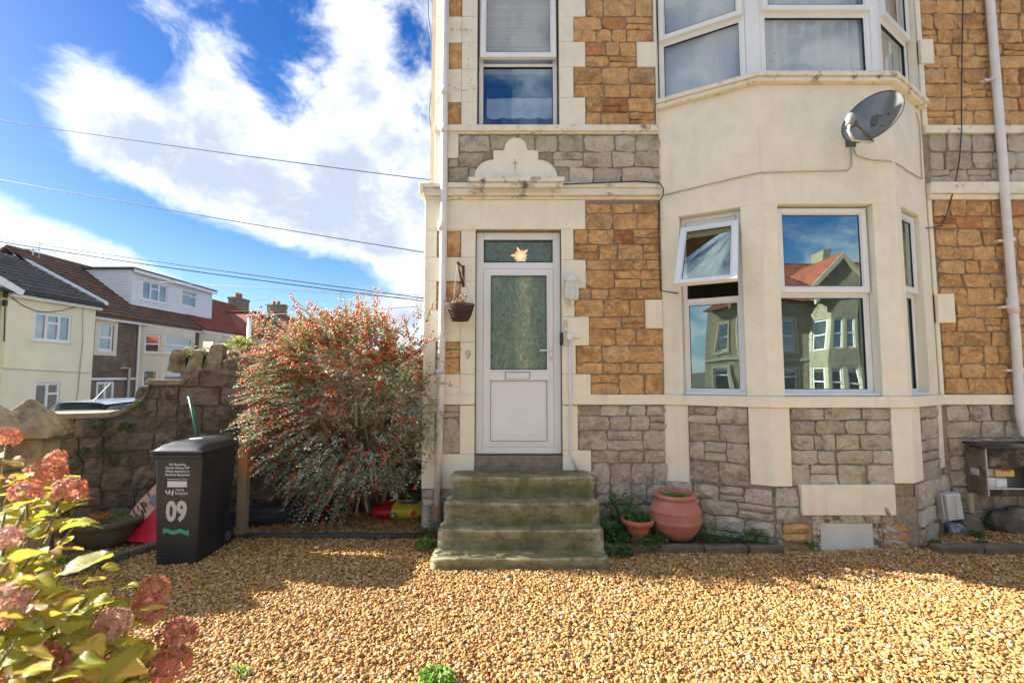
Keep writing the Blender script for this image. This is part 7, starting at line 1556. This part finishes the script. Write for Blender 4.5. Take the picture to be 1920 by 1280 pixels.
for nm, cols in (('salmon florets', [(.52, .15, .085), (.60, .24, .14), (.62, .34, .22), (.45, .12, .08), (.58, .28, .12)]), ('pink red florets', [(.46, .10, .09), (.54, .18, .14), (.58, .28, .20), (.38, .09, .06), (.54, .22, .11)]), ('pale pink florets', [(.62, .34, .27), (.66, .44, .34), (.55, .25, .20), (.64, .50, .36)])):
    fl_mats.append(leafmat(nm, cols, None, .6, .35, 60, .3, spots=(.22, .07, .04)))
def flower_head(c, r, mat, n=75):
    vs = []; fs = []
    for i in range(n):
        z = 1-1.55*(i+.5)/n; a = i*2.39996; s = math.sqrt(max(0, 1-z*z)); nrm = Vector((s*math.cos(a), s*math.sin(a), z)); nrm = (nrm+Vector([R.gauss(0, .15) for _ in range(3)])).normalized()
        q = c+nrm*r*R.uniform(.78, 1.08); t1 = nrm.cross(Vector((.3, .2, 1))).normalized(); t2 = nrm.cross(t1); ro = R.uniform(0, 6.28); s_ = r*.29*R.uniform(.75, 1.25); k = len(vs); vs.append(q)
        for m_ in range(4):
            an = ro+m_*math.pi/2; d1 = t1*math.cos(an)+t2*math.sin(an); d2 = t2*math.cos(an)-t1*math.sin(an); cr = R.uniform(-.1, .55)
            vs += [q+d1*s_*.55+d2*s_*.42+nrm*s_*cr*.5, q+d1*s_*1.05+nrm*s_*cr, q+d1*s_*.55-d2*s_*.42+nrm*s_*cr*.5]; b = k+1+m_*3; fs += [(k, b+2, b+1), (k, b+1, b)]
    mkobj('flower_head', vs, fs, mat, hyd, fix=False)
stm = plain('hydrangea stem', (.20, .17, .06), .7, .3, 20); hs_ = MB()
def hstem(tip, flower=None, r=.07, pairs=4, mat=0, spread=1.0, size=.125):
    b = Vector((-1.78+R.uniform(-.3, .3), 1.5+R.uniform(-.25, .25), 0)); P = [b.lerp(tip, f)+Vector((0, 0, .10*math.sin(f*math.pi)))+Vector(((tip.x-b.x)*.18*(f*f-f), 0, 0)) for f in [i/10 for i in range(11)]]
    hs_.tube(P, .006, 6, .0035)
    d = (P[-1]-P[-3]).normalized()
    for k in range(pairs):
        f = 1-(k*.085+(.05 if flower is not None else .0)); i = f*10; i0 = min(9, int(i)); q = P[i0].lerp(P[i0+1], i-i0); az = k*math.pi/2+R.uniform(-.4, .4)
        for s_ in (0, math.pi):
            e = Vector((math.cos(az+s_), math.sin(az+s_), R.uniform(-.25, .45))); hleaf_at(q+e*.02, e+d*.25, size*R.uniform(.7, 1.2)*(.75 if k == 0 else 1), R.uniform(-.5, .5))
    if flower is not None: flower_head(tip+d*r*.6, r, fl_mats[flower])
hp = lambda x, y, Y: onY(x, y, Y)
for x, y, Y, fl, r in ((12, 832, 1.75, 0, .045), (78, 905, 1.70, 0, .065), (122, 935, 1.62, 0, .055), (50, 940, 1.55, 0, .05), (100, 870, 1.8, 0, .04), (275, 1118, 1.62, 0, .052), (262, 1160, 1.55, 1, .055), (318, 1205, 1.50, 1, .058), (300, 1258, 1.45, 1, .06), (205, 1180, 1.35, 2, .05), (60, 1262, 1.15, 1, .062), (5, 1150, 1.15, 2, .06), (8, 1025, 1.35, 2, .045), (160, 1265, 1.25, 1, .045)):
    hstem(hp(x, y, Y), fl, r*.82, 3, size=.105)
for x, y, Y, s_ in ((250, 1150, 1.45, .11), (245, 1235, 1.3, .11), (190, 1150, 1.5, .11), (120, 1060, 1.5, .12), (15, 1055, 1.1, .14), (60, 1120, 1.3, .13), (95, 1215, 1.2, .12), (165, 1240, 1.3, .12), (15, 1270, .95, .12), (285, 1240, 1.5, .10), (75, 1280, 1.0, .11), (110, 950, 1.7, .11), (45, 960, 1.50, .13), (95, 1000, 1.42, .13), (140, 985, 1.55, .11), (95, 1085, 1.22, .15), (165, 1120, 1.35, .12), (215, 1105, 1.60, .11), (30, 1085, 1.20, .14), (70, 1160, 1.10, .14), (140, 1200, 1.15, .13), (220, 1215, 1.30, .12), (20, 1215, 1.0, .13), (200, 1275, 1.12, .12), (110, 1250, 1.05, .12), (270, 1290, 1.30, .10), (30, 900, 1.65, .12), (10, 960, 1.45, .12), (180, 1060, 1.65, .10), (60, 1040, 1.35, .12), (130, 1150, 1.25, .12), (30, 1160, 1.12, .12)):
    hstem(hp(x, y, Y), None, 0, 4, size=s_*.82)
hs_.build('stem', stm, hyd, smooth=True)
